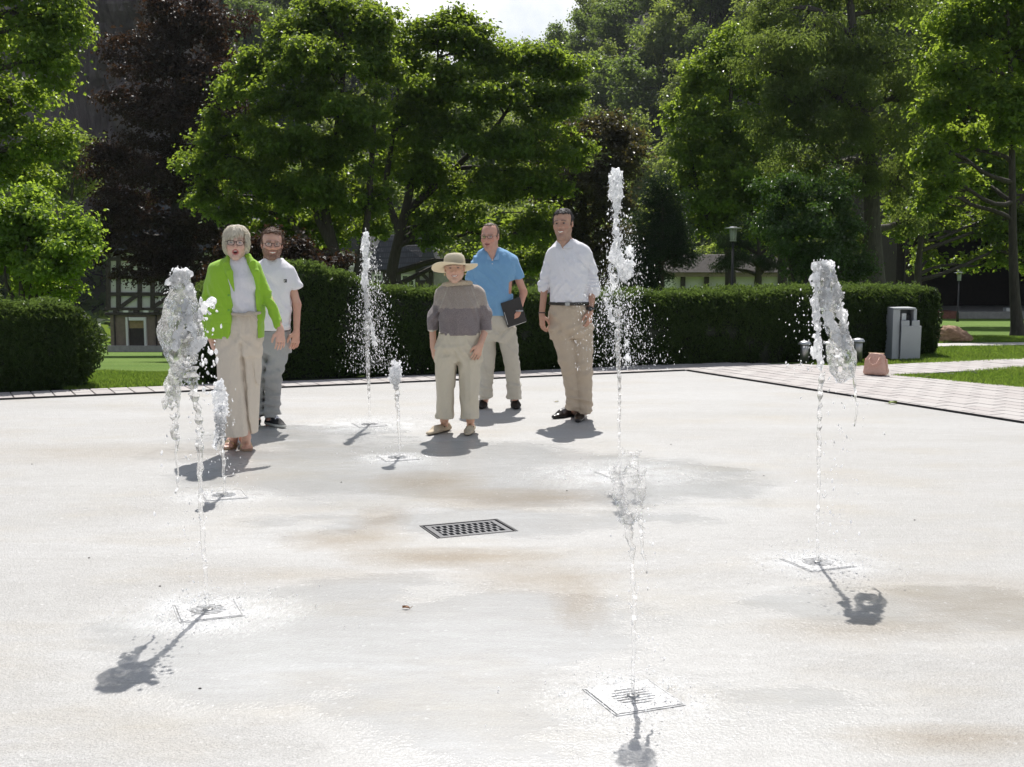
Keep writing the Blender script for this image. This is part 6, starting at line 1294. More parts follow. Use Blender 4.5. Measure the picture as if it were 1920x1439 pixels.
# ---------------------------------------------------------------- trees
class Twigs:
    def __init__(s): s.v = []; s.f = []; s.n = 0
    def tube(s, P_, r, n=7):
        P_ = np.asarray(P_, float); m = len(P_); T = np.gradient(P_, axis=0); T /= np.linalg.norm(T, axis=1)[:, None] + 1e-9
        ref = np.array((0.0, 0.0, 1.0)) if abs(T[0, 2]) < 0.8 else np.array((1.0, 0, 0)); a = np.cross(T, ref); a /= np.linalg.norm(a, axis=1)[:, None] + 1e-9; b = np.cross(T, a)
        q = np.linspace(0, 2 * np.pi, n, endpoint=False); V = P_[:, None] + (a[:, None] * np.cos(q)[None, :, None] + b[:, None] * np.sin(q)[None, :, None]) * np.asarray(r)[:, None, None]
        i = np.arange(m - 1)[:, None] * n; k = np.arange(n)[None]; F_ = np.stack((i + k, i + (k + 1) % n, i + n + (k + 1) % n, i + n + k), -1).reshape(-1, 4)
        s.v.append(V.reshape(-1, 3)); s.f.append(F_ + s.n); s.n += m * n
    def limb(s, a, b, ra, rb, sag=0.0, wob=0.1, n=7, m=9):
        a, b = np.asarray(a, float), np.asarray(b, float); t = np.linspace(0, 1, m)[:, None]; L = np.linalg.norm(b - a)
        P_ = a + (b - a) * t; P_[:, 2] += (np.sin(t[:, 0] * np.pi) * sag * L); w = rng.normal(0, 1, (4, 3))
        P_ += wob * L * 0.25 * (np.sin(t * np.pi) * w[0] * 0.6 + np.sin(t * 2 * np.pi) * w[1] * 0.35 + np.sin(t * 3 * np.pi) * w[2] * 0.2)
        s.tube(P_, ra + (rb - ra) * t[:, 0] ** 0.8, n); return P_
    def build(s, name, m, parent): return obj(name, npmesh(name, np.concatenate(s.v), np.concatenate(s.f), m, True), parent)

def crown_leaves(lobes, n, leaf, sub=9, flat=0.45, drop=0.5, subr=(0.26, 0.5)):
    """lobes: centre, radii (3). Leaves lie in shell-like clusters so that light and dark clumps and gaps show"""
    C_, N_, S_, tips = [], [], [], []
    vol = np.array([r[0] * r[2] + r[0] * r[1] * 0.5 for _, r in lobes]); cnt = np.maximum(1, (n * vol / vol.sum())).astype(int)
    for (c, r), k in zip(lobes, cnt):
        r = np.asarray(r, float); c = np.asarray(c, float); ns = int(sub * 1.6)
        d = rng.normal(0, 1, (ns, 3)); d[:, 2] = d[:, 2] * 0.9 + 0.15; d /= np.linalg.norm(d, axis=1)[:, None]; sc_ = c + d * r * rng.uniform(0.40, 1.0, (ns, 1)); sr = rng.uniform(*subr, ns)[:, None] * np.mean(r) * np.array((1, 1, flat)) * rng.uniform(0.75, 1.25, (ns, 3))
        tips.append((c, sc_)); j = rng.integers(0, ns, k)
        e = rng.normal(0, 1, (k, 3)); e[:, 2] = e[:, 2] * 0.8 + drop; e /= np.linalg.norm(e, axis=1)[:, None]
        rad = rng.random(k) ** 0.45; p = sc_[j] + e * sr[j] * rad[:, None] * 1.08; p += rng.normal(0, leaf * 1.1, (k, 3)) * (rng.random((k, 1)) ** 2 + 0.3)
        nr = e * 0.8 + np.array((0, 0, 0.55)) + 0.25 * (p - c) / np.mean(r); C_.append(p); N_.append(nr); S_.append(leaf * rng.uniform(0.55, 1.25, k))
        m = int(k * 0.035); e = rng.normal(0, 1, (m, 3)); e /= np.linalg.norm(e, axis=1)[:, None]     # oversized inner leaves added to block light through the lobe
        C_.append(c + e * r * (rng.random((m, 1)) ** 0.5) * 0.62); N_.append(e * 0.4 + np.array((0, 0, 0.8))); S_.append(leaf * rng.uniform(1.4, 2.2, m))
    return np.concatenate(C_), np.concatenate(N_), np.concatenate(S_), tips

def tree(name, label, cat, D, trunk, lobes, n, leaf, mat, bark='bark', r0=0.2, asp=0.75, jit=0.55, sub=9, flat=0.45, group=None, stems=None, axis=None, drop=0.5, twig=5, subr=(0.26, 0.5), fold=0.18):
    """trunk: (px, py) points from the foot up; lobes: px, py, half width px, half height px, depth offset in m"""
    s = D / FPX; T = [PX(a, b, D) for a, b in trunk]; foot = T[0].copy(); foot[2] = float(terr(foot[0], foot[1])); T[0] = foot
    root = empty(name, foot, label, cat, group); L_ = []
    for a, b, rx, rz, dd in lobes: L_.append((PX(a, b, D + dd) - foot, (rx * s, 0.5 * (rx + rz) * s * 0.9, rz * s)))
    tw = Twigs(); allp = []
    for st in ([trunk] + (stems or [])):
        P_ = np.array([PX(a, b, D) for a, b in st[:]]) - foot
        if st is trunk: P_[0] = 0
        t = np.linspace(0, 1, 22); k = np.linspace(0, 1, len(P_)); Q = np.stack([np.interp(t, k, P_[:, i]) for i in range(3)], -1)
        for _ in range(3): Q[1:-1] = (Q[:-2] + 2 * Q[1:-1] + Q[2:]) / 4
        Q[:, 1] += 0.25 * np.sin(t * 5 + rng.uniform(0, 6)) * t; rr = r0 * (1 if st is trunk else 0.62) * (1 - 0.78 * t) * (1 + 0.5 * np.exp(-t * 14) * (st is trunk)); tw.tube(Q, rr, 10); allp += [(q, r_) for q, r_ in zip(Q[4:], rr[4:])]
    C_, N_, S_, tips = crown_leaves(L_, int(n * 0.88), leaf * 1.03, sub, flat, drop, subr)
    AP = np.array([q for q, _ in allp]); AR = np.array([r_ for _, r_ in allp])
    for c, sc_ in tips:
        w = np.linalg.norm(AP - c, axis=1) + 0.8 * np.maximum(0, AP[:, 2] - c[2] + 0.3); i = int(np.argmin(w)); ra = min(AR[i] * 0.7, r0 * 0.36) + 0.01
        P_ = tw.limb(AP[i], c, ra, ra * 0.45, 0.06, 0.35, 7)
        for q in sc_[:twig]: tw.limb(P_[rng.integers(4, 9)], q, ra * 0.4, 0.008, 0.05, 0.4, 5, 6)
    tw.build('trunk', M[bark], root)
    leaves_obj('crown', C_, N_, S_, M[mat], root, asp=asp, jit=jit, axis=None if axis is None else np.tile(axis, (len(C_), 1)), fold=fold)
    return root

# near the left edge
tree('maple_tree', 'tall bright green tree at the left edge, reaching out of the picture', 'tree', 25, [(-120, 600), (-100, 300), (-60, 50), (-20, -150)],
     [(40, 30, 110, 80, 0), (90, 120, 75, 60, -0.6), (20, 190, 120, 80, 0.4), (70, 270, 80, 55, 0), (-10, 330, 100, 70, 0.5), (120, 40, 60, 55, 0.3), (10, -80, 160, 80, 0), (-120, 120, 120, 180, 0.5), (60, 330, 60, 40, 1)], 42000, 0.10, 'lime', r0=0.22, sub=11)
tree('hazel_bush', 'light green leafy bush above the left hedge', 'bush', 19, [(45, 640), (40, 560), (50, 500), (60, 430)],
     [(40, 420, 80, 55, 0), (120, 440, 60, 50, 0.2), (20, 490, 75, 55, 0), (110, 500, 70, 50, -0.2), (60, 380, 50, 40, 0.3), (150, 470, 40, 60, 0.4), (-40, 440, 60, 90, 0.2), (80, 545, 70, 25, 0.3)], 26000, 0.075, 'bright', r0=0.07, sub=11, stems=[[(45, 600), (20, 540), (10, 470)], [(50, 600), (60, 540), (110, 470)]])
tree('acacia_tree', 'slim feathery pale green tree behind the left bush', 'tree', 50, [(135, 640), (135, 420), (140, 260)],
     [(140, 270, 40, 30, 0), (120, 310, 45, 35, 0), (160, 330, 35, 35, 0.5), (110, 360, 40, 30, 0)], 9000, 0.16, 'hill2', r0=0.13, asp=0.4)
tree('copper_beech', 'large dark copper beech standing behind the silver-haired woman', 'tree', 44, [(330, 640), (335, 420), (330, 200), (345, 20)],
     [(340, 30, 90, 60, 0), (400, 60, 80, 55, 0.5), (280, 110, 80, 60, 0), (380, 140, 110, 60, -1), (250, 200, 80, 60, 0), (340, 230, 110, 60, -1.5), (420, 220, 90, 80, 1), (230, 300, 75, 60, 0), (310, 330, 110, 60, -1.5), (400, 340, 90, 70, 0.5), (230, 390, 70, 60, 0), (310, 420, 100, 55, -1), (400, 440, 90, 60, 0.5), (240, 470, 70, 40, -0.5), (330, 490, 80, 45, 0), (430, 510, 60, 45, 1), (270, 515, 60, 28, -1), (200, 430, 45, 45, -0.5), (360, 540, 60, 25, 0)],
     66000, 0.15, 'beech', 'bark2', r0=0.34, asp=0.6, sub=10)
# the broad maples in the middle
tree('maple_tree', 'broad spreading maple in the middle with several dark stems', 'tree', 31, [(650, 660), (640, 520), (600, 380), (640, 220), (650, 80)],
     [(640, 50, 80, 45, 0), (560, 70, 70, 45, 0.3), (500, 120, 65, 40, 0), (600, 120, 90, 45, -0.8), (700, 110, 70, 55, 0.4), (450, 170, 55, 35, 0.2), (540, 190, 80, 40, -0.8), (640, 200, 90, 45, -1), (440, 250, 75, 45, 0), (540, 270, 85, 40, -1), (640, 290, 90, 45, -0.6), (390, 300, 55, 40, 0.2), (470, 330, 80, 40, -0.5), (570, 350, 90, 40, -0.8), (660, 370, 70, 40, 0), (390, 370, 45, 35, 0.3), (440, 400, 60, 30, 0), (530, 420, 70, 35, 0.4), (610, 430, 60, 35, 0.8), (600, 20, 60, 30, 0.5), (480, 440, 70, 35, 0.8), (560, 470, 70, 30, 1.0), (690, 425, 45, 30, 1.0), (700, 30, 50, 30, 0.4)],
     84000, 0.115, 'maple', r0=0.20, sub=10, stems=[[(650, 560), (560, 440), (500, 330), (470, 240)], [(660, 560), (690, 420), (700, 260), (705, 120)], [(640, 500), (590, 400), (560, 250), (550, 130)]])
tree('maple_tree', 'broad maple right of the middle, its dark trunk leaning to the right', 'tree', 33, [(715, 660), (735, 500), (765, 380), (790, 240), (820, 110)],
     [(820, 70, 70, 40, 0), (760, 110, 70, 45, 0.3), (890, 100, 65, 45, 0.2), (980, 110, 70, 45, 0.3), (1050, 130, 60, 45, 0.2), (830, 160, 90, 45, -0.8), (930, 180, 85, 45, -0.6), (1040, 200, 75, 45, 0), (760, 230, 80, 50, -0.5), (870, 260, 90, 45, -1), (980, 270, 90, 50, -0.4), (1060, 280, 50, 50, 0.5), (790, 330, 80, 45, -0.3), (900, 350, 90, 45, -0.6), (1000, 350, 70, 45, 0.3), (840, 410, 70, 35, 0), (940, 430, 80, 40, 0.5), (1010, 430, 45, 50, 1), (760, 420, 40, 30, 0.8), (890, 490, 50, 30, 1.2), (850, 40, 40, 25, 0.2), (810, 445, 45, 22, -0.6), (730, 300, 50, 50, 0.8), (950, 490, 60, 30, 1.5), (1000, 500, 50, 30, 1.5)],
     84000, 0.115, 'maple', r0=0.19, sub=10, stems=[[(760, 400), (850, 320), (930, 240), (980, 160)], [(750, 440), (720, 360), (740, 240), (750, 150)]])
tree('brown_tree', 'dark brownish tree behind the tallest water jet', 'tree', 41, [(1090, 640), (1092, 480), (1095, 330), (1090, 240)],
     [(1100, 250, 80, 40, 0), (1170, 270, 50, 35, 0.3), (1060, 300, 70, 45, 0), (1140, 320, 80, 45, -0.6), (1070, 370, 75, 45, -0.5), (1150, 390, 70, 45, 0), (1060, 440, 70, 45, 0), (1140, 460, 80, 45, 0.4), (1080, 510, 80, 40, 0.6)], 30000, 0.14, 'brownleaf', r0=0.24)
tree('yew_tree', 'dense dark conifer between the tallest jet and the lamp', 'tree', 30, [(1240, 660), (1240, 540), (1240, 400)],
     [(1240, 370, 35, 45, 0), (1225, 420, 50, 45, 0), (1265, 430, 45, 45, 0.2), (1215, 480, 55, 45, -0.2), (1268, 480, 40, 40, 0), (1215, 530, 50, 40, 0.2)], 30000, 0.085, 'conifer', r0=0.14, asp=0.28, sub=12)
tree('lime_tree', 'fresh green tree in front of the wooded hill', 'tree', 37, [(1370, 660), (1370, 480), (1360, 300), (1370, 150)],
     [(1370, 90, 50, 45, 0), (1330, 150, 60, 45, 0), (1400, 160, 70, 50, 0.4), (1290, 210, 50, 40, 0.3), (1360, 230, 80, 45, -0.7), (1430, 250, 70, 50, 0.4), (1300, 290, 60, 40, 0), (1380, 310, 90, 45, -0.8), (1280, 350, 45, 35, 0.3), (1340, 380, 80, 45, -0.4), (1430, 370, 80, 45, 0), (1300, 420, 50, 30, 0.2), (1380, 450, 80, 40, 0.2)],
     46000, 0.12, 'lime', r0=0.2, sub=10, stems=[[(1370, 500), (1420, 380), (1440, 260)], [(1370, 480), (1310, 380), (1290, 250)]])
tree('linden_tree', 'huge dark tree on the right with a straight trunk and drooping sprays', 'tree', 28, [(1648, 665), (1640, 500), (1632, 300), (1600, 120), (1580, -80)],
     [(1560, -20, 120, 60, 0), (1450, 40, 80, 50, 0), (1680, 20, 100, 70, 0.5), (1530, 90, 110, 50, -1.2), (1440, 130, 70, 45, -0.6), (1640, 120, 90, 60, -0.8), (1480, 190, 80, 40, -1.2), (1570, 190, 90, 50, -1.4), (1690, 180, 70, 60, 0), (1450, 250, 60, 40, -1), (1550, 270, 90, 45, -1.2), (1660, 260, 70, 50, -0.5), (1500, 320, 70, 40, -0.8), (1600, 340, 70, 45, -1), (1690, 340, 60, 50, 0), (1540, 400, 60, 35, -0.4), (1590, 450, 50, 35, 0.4), (1700, 420, 40, 50, 0.6)],
     62000, 0.095, 'willow', 'bark2', r0=0.27, asp=0.38, sub=11, axis=(0, 0, -0.9), drop=0.15)
tree('magnolia_bush', 'glossy-leaved shrub sparkling behind the right part of the hedge', 'bush', 24, [(1510, 660), (1510, 560), (1500, 450)],
     [(1480, 360, 60, 40, 0), (1550, 370, 60, 45, 0.2), (1450, 415, 45, 35, 0), (1510, 430, 70, 40, -0.4), (1580, 440, 55, 45, 0.2), (1490, 480, 45, 40, 0), (1545, 490, 60, 35, -0.2), (1600, 500, 45, 35, 0.3), (1530, 530, 50, 18, 0.2)], 22000, 0.085, 'glossy', r0=0.08, asp=0.5, stems=[[(1510, 600), (1480, 500), (1465, 420)], [(1512, 600), (1560, 500), (1575, 420)]])
tree('spruce_tree', 'spruce with low hanging branches before the white building', 'tree', 31, [(1421, 640), (1420, 540), (1420, 440)],
     [(1420, 425, 45, 22, 0), (1370, 455, 50, 18, 0), (1450, 460, 45, 18, 0), (1405, 485, 60, 14, -0.4), (1360, 498, 30, 10, 0), (1445, 500, 30, 12, 0)], 16000, 0.07, 'conifer', r0=0.16, asp=0.2, axis=(0, 0, -1.2), drop=0.0, flat=0.35)
tree('maple_tree', 'leafy tree at the right edge with bright hanging sprays', 'tree', 24, [(1908, 660), (1905, 560), (1900, 400), (1890, 200), (1880, 0)],
     [(1850, 20, 110, 60, 0), (1780, 60, 60, 50, 0.2), (1900, 110, 80, 60, 0), (1800, 130, 70, 45, -0.4), (1870, 190, 80, 40, -0.6), (1760, 210, 60, 35, 0), (1900, 250, 50, 40, -0.4), (1740, 290, 45, 35, -0.6), (1800, 260, 50, 35, 0.4), (1760, 350, 45, 40, -0.5), (1735, 385, 28, 18, -0.4), (1900, 200, 45, 40, -0.8), (1960, 80, 80, 120, 0.4), (1820, 340, 40, 30, 0.6)],
     34000, 0.095, 'lime', 'bark', r0=0.12, sub=10)
tree('dark_tree', 'dense unlit tree behind the hanging sprays on the right', 'tree', 36, [(1722, 660), (1722, 500), (1740, 300)],
     [(1740, 160, 90, 80, 0), (1840, 200, 90, 80, 0), (1930, 180, 80, 100, 0), (1720, 290, 70, 70, 0), (1810, 320, 100, 70, 0.4), (1910, 330, 90, 80, 0.4), (1700, 420, 50, 60, 0.5), (1960, 440, 60, 60, 0.5), (1800, 60, 140, 80, 0.3), (1760, 420, 60, 45, 1.0), (1840, 430, 70, 50, 1.0), (1920, 420, 70, 60, 1.0), (1740, 490, 35, 40, 1.0), (1850, 490, 60, 30, 1.2), (1940, 500, 50, 40, 1.2)], 40000, 0.14, 'maple', r0=0.16)
tree('tall_tree', 'dark trunk of a tree behind the right end of the hedge', 'tree', 42, [(1470, 650), (1468, 520), (1465, 380)], [(1465, 380, 60, 40, 0), (1500, 420, 50, 35, 0.4), (1430, 420, 40, 30, 0.3)], 7000, 0.13, 'maple', r0=0.26)
tree('dark_tree', 'low dark shrubbery behind the bearded man', 'bush', 26, [(520, 640), (520, 560), (520, 480)], [(470, 470, 60, 40, 0), (540, 480, 60, 40, 0), (610, 500, 50, 30, 0.4), (430, 520, 50, 40, 0.4), (500, 530, 80, 30, 0.2)], 16000, 0.09, 'beech', r0=0.1)

# ---------------------------------------------------------------- wooded hill and cliff behind
def hill_z(x, y):
    a = np.arctan2(x, y) * 180 / np.pi
    crest = np.interp(a, (-40, -26, -20, -13, -9, -6.5, -4.0, -1.5, 1.0, 2.5, 4.5, 8, 12, 20, 40), (80, 70, 62, 50, 40, 30, 25, 23.5, 25.5, 29, 37, 50, 62, 78, 100))
    near = np.interp(a, (-40, -20, -5, 5, 15, 40), (105, 105, 112, 100, 90, 85)); far = near + 85
    t = np.clip((np.hypot(x, y) - near) / (far - near), 0, 1); n = 2.2 * vnoise(x * 0.05, y * 0.05, x * 0) + 1.0 * vnoise(x * 0.13, y * 0.13, x * 0 + 3)
    return -5.5 + (crest + 5) * (t * t * (3 - 2 * t)) * 0.93 + n * np.clip(t * 4, 0, 1)
def build_hill():
    r = np.linspace(78, 260, 46); a = np.radians(np.linspace(-42, 42, 90)); Rr, A = np.meshgrid(r, a, indexing='ij'); X, Y = Rr * np.sin(A), Rr * np.cos(A)
    v = np.stack((X, Y, hill_z(X, Y)), -1).reshape(-1, 3); n = 90; i = (np.arange(45)[:, None] * n + np.arange(n - 1)[None]).ravel(); f = np.stack((i, i + 1, i + n + 1, i + n), -1)
    o = obj('hill', npmesh('hill', v, f, M['hillground'], True)); tag(o, 'steep wooded hillside rising behind the park', kind='structure')
M['hillground'] = simple('hill_floor', (0.040, 0.045, 0.025), 0.95, var=0.4, scale=0.4)
build_hill()
def hill_tree_mesh(seed, conifer=False):
    global rng
    keep = rng; rng = np.random.default_rng(seed)
    if conifer:
        n = 2600; t = rng.random(n) ** 0.8; z = 1.2 + 8.5 * t; r = 1.9 * (1 - t) ** 0.9 * rng.random(n) ** 0.35 + 0.05; a = rng.uniform(0, 2 * np.pi, n)
        c = np.stack((r * np.cos(a), r * np.sin(a), z - 0.25 * r), -1); nr = np.stack((np.cos(a), np.sin(a), 0.8 + 0 * a), -1); s_ = rng.uniform(0.3, 0.6, n); kw = dict(asp=0.3)
    else:
        L_ = [(np.array((0.9 * math.cos(k * 2.4), 0.9 * math.sin(k * 2.4), 3.6 + 0.55 * k)) * rng.uniform(0.85, 1.15), np.array((1.7, 1.7, 1.3)) * rng.uniform(0.7, 1.2) * (1.05 - 0.06 * k)) for k in range(7)]
        c, nr, s_, _ = crown_leaves(L_, 5200, 0.26, 9, 0.6); kw = dict(asp=0.75)
    v, (a_, b_) = leaf_arrays(c, nr, s_, **kw); tw = Twigs(); tw.limb((0, 0, -1.0), (0.1, 0, 7.0 if conifer else 5.5), 0.2, 0.05, 0, 0.1)
    m1 = npmesh('crown', v, np.concatenate((a_, b_)), M['conifer'] if conifer else M['hill'] if seed % 2 else M['hill2']); m2 = npmesh('trunk', np.concatenate(tw.v), np.concatenate(tw.f), M['bark'], True)
    rng = keep; return m1, m2
def plant_hill():
    kinds = [hill_tree_mesh(k) for k in (11, 12, 13, 14, 15)]; con = [hill_tree_mesh(31, True), hill_tree_mesh(32, True)]
    r2 = np.random.default_rng(5); pts = []; tries = 0
    while len(pts) < 330 and tries < 12000:
        tries += 1; a = math.radians(r2.uniform(-24.5, 23)); r = r2.uniform(92, 205); x, y = r * math.sin(a), r * math.cos(a)
        if -15.5 > math.degrees(a) > -22 and r < 150: continue
        if any((x - p[0]) ** 2 + (y - p[1]) ** 2 < 4.3 ** 2 for p in pts): continue
        pts.append((x, y))
    for x, y in pts:
        a = math.degrees(math.atan2(x, y)); isc = (a < -4 and r2.random() < 0.45) or r2.random() < 0.06; mm = con[r2.integers(2)] if isc else kinds[r2.integers(5)]
        o = empty('hill_conifer' if isc else 'hill_tree', (x, y, float(hill_z(np.array(x), np.array(y))) - 0.6), 'dark conifer on the wooded hillside' if isc else 'broadleaf tree on the wooded hillside', 'tree', 'conifers on the hillside' if isc else 'trees on the hillside', r2.uniform(0, 6.28))
        s = r2.uniform(1.0, 1.65); o.scale = (s * r2.uniform(0.9, 1.15), s * r2.uniform(0.9, 1.15), s)
        obj('crown', mm[0], o); obj('trunk', mm[1], o)
plant_hill()
def undergrowth():
    n = 30000; a = np.radians(rng.uniform(-25, 24, n)); r = rng.uniform(84, 215, n); x, y = r * np.sin(a), r * np.cos(a); c = np.stack((x, y, hill_z(x, y) + rng.uniform(0.0, 2.6, n) * (0.6 + 0.4 * vnoise(x * 0.2, y * 0.2, x * 0))), -1)
    v, (p, q) = leaf_arrays(c, np.tile((0, -0.35, 1.0), (n, 1)), rng.uniform(0.6, 1.5, n), asp=0.7, jit=0.6)
    o = obj('undergrowth', npmesh('undergrowth', v, np.concatenate((p, q)), M['hill'])); tag(o, 'thick green undergrowth covering the hillside between the trees', 'undergrowth', kind='stuff')
undergrowth()
def cliff():
    n, m_ = 90, 70; u, v = np.meshgrid(np.linspace(0, 1, n), np.linspace(0, 1, m_), indexing='ij'); A = np.radians(-24 + 10.5 * u); D = 116 - 5 * np.sin(u * 9) + 10 * v
    X, Y = D * np.sin(A), D * np.cos(A); Z = -4 + 44 * v
    ridge = 2.4 * vnoise(X * 0.45, Z * 0.07, Y * 0) + 1.3 * vnoise(X * 1.1, Z * 0.2, Y * 0 + 4) + 0.7 * vnoise(X * 2.4, Z * 0.9, Y * 0 + 9) + 0.8 * np.floor(3 * vnoise(X * 0.3, Z * 0.35, Y * 0 + 2))
    Y = Y + ridge; P_ = np.stack((X, Y, Z), -1).reshape(-1, 3); i = (np.arange(n - 1)[:, None] * m_ + np.arange(m_ - 1)[None]).ravel(); f = np.stack((i, i + m_, i + m_ + 1, i + 1), -1)
    t = NT('purple_grey_rock'); co = t.coord((1, 1, 0.25)); nz = t.noise(co, 0.8, 7, 0.7); n2 = t.noise(t.coord(), 0.15, 4)
    c = t.mix(t.rng(nz, 0.3, 0.7), (0.085, 0.072, 0.078), (0.21, 0.18, 0.185)); c = t.mix(t.rng(n2, 0.5, 0.7, 0, 0.6), c, (0.06, 0.075, 0.03)); p = t.pbsdf(Base_Color=c, Roughness=0.9); t.set(p.inputs['Normal'], t.bump(nz, 0.8, 0.5))
    o = obj('rock_cliff', npmesh('rock_cliff', P_, f, t.end(p))); tag(o, 'steep purplish grey rock face on the hillside at the left', kind='structure')
cliff()
# ---------------------------------------------------------------- houses behind the trees
M['plaster'] = simple('white_plaster', (0.62, 0.61, 0.60), 0.9, var=0.08, scale=3, bump=0.2)
M['stucco'] = simple('brown_stucco', (0.23, 0.175, 0.145), 0.9, var=0.15, scale=4, bump=0.3)
M['timber'] = simple('dark_timber', (0.035, 0.026, 0.022), 0.8, var=0.3, scale=8)
M['whitepaint'] = simple('white_paint', (0.72, 0.71, 0.70), 0.6, var=0.05)
M['pane'] = simple('window_glass', (0.02, 0.024, 0.028), 0.12, 0, 0.2, 2, spec=0.8)
M['oldwood'] = simple('ochre_wood', (0.30, 0.21, 0.10), 0.7, var=0.2, scale=10)
M['stone'] = simple('pale_stone', (0.36, 0.34, 0.32), 0.9, var=0.15, scale=6, bump=0.3)
def slate_mat():
    t = NT('slate_roof'); co = t.coord(); br = t.n('TexBrick', Scale=4.0); t.t.links.new(t.coord((1, 1, 1), 'Generated').outputs[0], br.inputs['Vector'])
    br.inputs['Color1'].default_value = (0.03, 0.032, 0.04, 1); br.inputs['Color2'].default_value = (0.055, 0.056, 0.066, 1); br.inputs['Mortar'].default_value = (0.02, 0.02, 0.025, 1); br.inputs['Mortar Size'].default_value = 0.015; br.inputs['Brick Width'].default_value = 0.12; br.inputs['Row Height'].default_value = 0.10
    p = t.pbsdf(Base_Color=br.outputs['Color'], Roughness=0.6); t.set(p.inputs['Normal'], t.bump(br.outputs['Fac'], 0.6, 0.03)); return t.end(p)
M['slate'] = slate_mat()
def bx(px0, py0, px1, py1, D, y0, y1):
    """box between two photo corners at distance D, running y0..y1 metres from that plane"""
    a, b = PX(px0, py0, D), PX(px1, py1, D); return (a[0] + b[0]) / 2, D + (y0 + y1) / 2, (a[2] + b[2]) / 2, abs(b[0] - a[0]), abs(y1 - y0), abs(a[2] - b[2])
class House:
    def __init__(s, name, label, D, px, py):
        s.D = D; p = PX(px, py, D); p[2] = float(terr(p[0], p[1])); s.o = p; s.root = empty(name, p, label, 'building' if name != 'stage' else 'stage')
    def box(s, name, m, x0, y0, x1, y1, d0, d1, parent=None, z0=None):
        c = bx(x0, y0, x1, y1, s.D, d0, d1); cz, h = c[2], c[5]
        if z0 is not None: top = cz + h / 2; cz, h = (top + z0) / 2, top - z0
        return MB().box((c[0] - s.o[0], c[1] - s.o[1], cz - s.o[2]), (c[3], c[4], h)).build(name, M[m], parent or s.root)
    def beam(s, x0, y0, x1, y1, w, name='timber', m='timber', d=-0.12):
        a, b = PX(x0, y0, s.D + d) - s.o, PX(x1, y1, s.D + d) - s.o; L_ = np.linalg.norm(b - a); ang = math.atan2(b[2] - a[2], b[0] - a[0]); c = (a + b) / 2; c = (c[0], d, c[2])
        return MB().box(c, (L_, 0.14, w), Matrix.Rotation(-ang, 3, 'Y')).build(name, M[m], s.root)
    def window(s, x0, y0, x1, y1, nx=2, ny=3, d=-0.10):
        w = s.box('window', 'pane', x0, y0, x1, y1, d + 0.02, d + 0.10); f = 1.6
        for a in (x0, x1): s.box('frame', 'whitepaint', a - f, y0 - f, a + f, y1 + f, d - 0.06, d + 0.04, w).matrix_parent_inverse.identity()
        for b in (y0, y1): s.box('frame', 'whitepaint', x0 + f, b - f, x1 - f, b + f, d - 0.055, d + 0.04, w)
        for k in range(1, nx): s.box('glazing_bar', 'whitepaint', x0 + (x1 - x0) * k / nx - 0.9, y0 + f, x0 + (x1 - x0) * k / nx + 0.9, y1 - f, d - 0.04, d + 0.03, w)
        for k in range(1, ny): s.box('glazing_bar', 'whitepaint', x0 + f, y0 + (y1 - y0) * k / ny - 0.6, x1 - f, y0 + (y1 - y0) * k / ny + 0.6, d - 0.035, d + 0.03, w)
        return w
    def roof(s, pts_front, back, m='slate', name='roof'):
        F_ = [PX(a, b, s.D + e) - s.o for a, b, e in pts_front]; n = len(F_); B_ = [q + np.array((0, back, 0)) for q in F_]
        return MB().add(F_ + B_, [tuple(range(n - 1, -1, -1)), tuple(range(n, 2 * n))] + [(i, (i + 1) % n, n + (i + 1) % n, n + i) for i in range(n)]).build(name, M[m], s.root)

def house_left():
    h = House('half_timbered_house', 'half-timbered house with a white door surround beyond the left lawn', 66, 300, 655)
    zg = h.o[2] - 0.3
    h.box('wall', 'stucco', 206, 590, 520, 660, 0, 8, z0=zg); h.box('upper_wall', 'plaster', 200, 470, 524, 586, -0.05, 8)
    h.box('plinth', 'stone', 204, 648, 522, 660, -0.35, -0.002, z0=zg)
    h.box('jetty_beam', 'timber', 198, 586, 526, 591, -0.2, 0.1); h.box('sill_beam', 'timber', 198, 577, 526, 582, -0.2, -0.052)
    for i in range(16): h.box('beam_end', 'whitepaint' if i % 2 else 'timber', 214 + i * 19, 582.2, 224 + i * 19, 585.8, -0.22, -0.053)
    for i, x in enumerate((203, 222, 262, 286, 322, 360, 402, 440, 480, 518)): h.beam(x, 577, x, 472, 0.22)
    for y in (552, 520, 486): h.beam(206, y, 516, y, 0.2, d=-0.115)
    for a, b, c, d in ((226, 576, 258, 553), (322, 553, 288, 576), (365, 576, 398, 553), (440, 553, 406, 576), (226, 519, 258, 487), (480, 519, 444, 487)): h.beam(a, b, c, d, 0.2, d=-0.11)
    for x in (214, 292, 350): h.box('post', 'timber', x, 591.5, x + 4, 656, -0.14, -0.003, z0=zg)
    d = h.box('door', 'timber', 243, 616, 271, 656, -0.06, -0.004, z0=zg); h.box('fanlight', 'oldwood', 243, 601, 271, 615.5, -0.07, -0.004, d)
    for a, b, c, e in ((237, 595, 243, 656), (271, 595, 277, 656), (243, 595, 271, 601)): h.box('door_surround', 'whitepaint', a, b, c, e, -0.2, -0.001, z0=zg if e == 656 else None)
    for x in (236, 296, 420): h.window(x, 438, x + 16, 468, 2, 2)
    h.roof([(190, 474, -0.9), (300, 372, 0.8), (430, 372, 0.8), (534, 474, -0.9), (534, 468, -0.9), (300, 468, -0.9), (190, 468, -0.9)][:4], 7)
house_left()
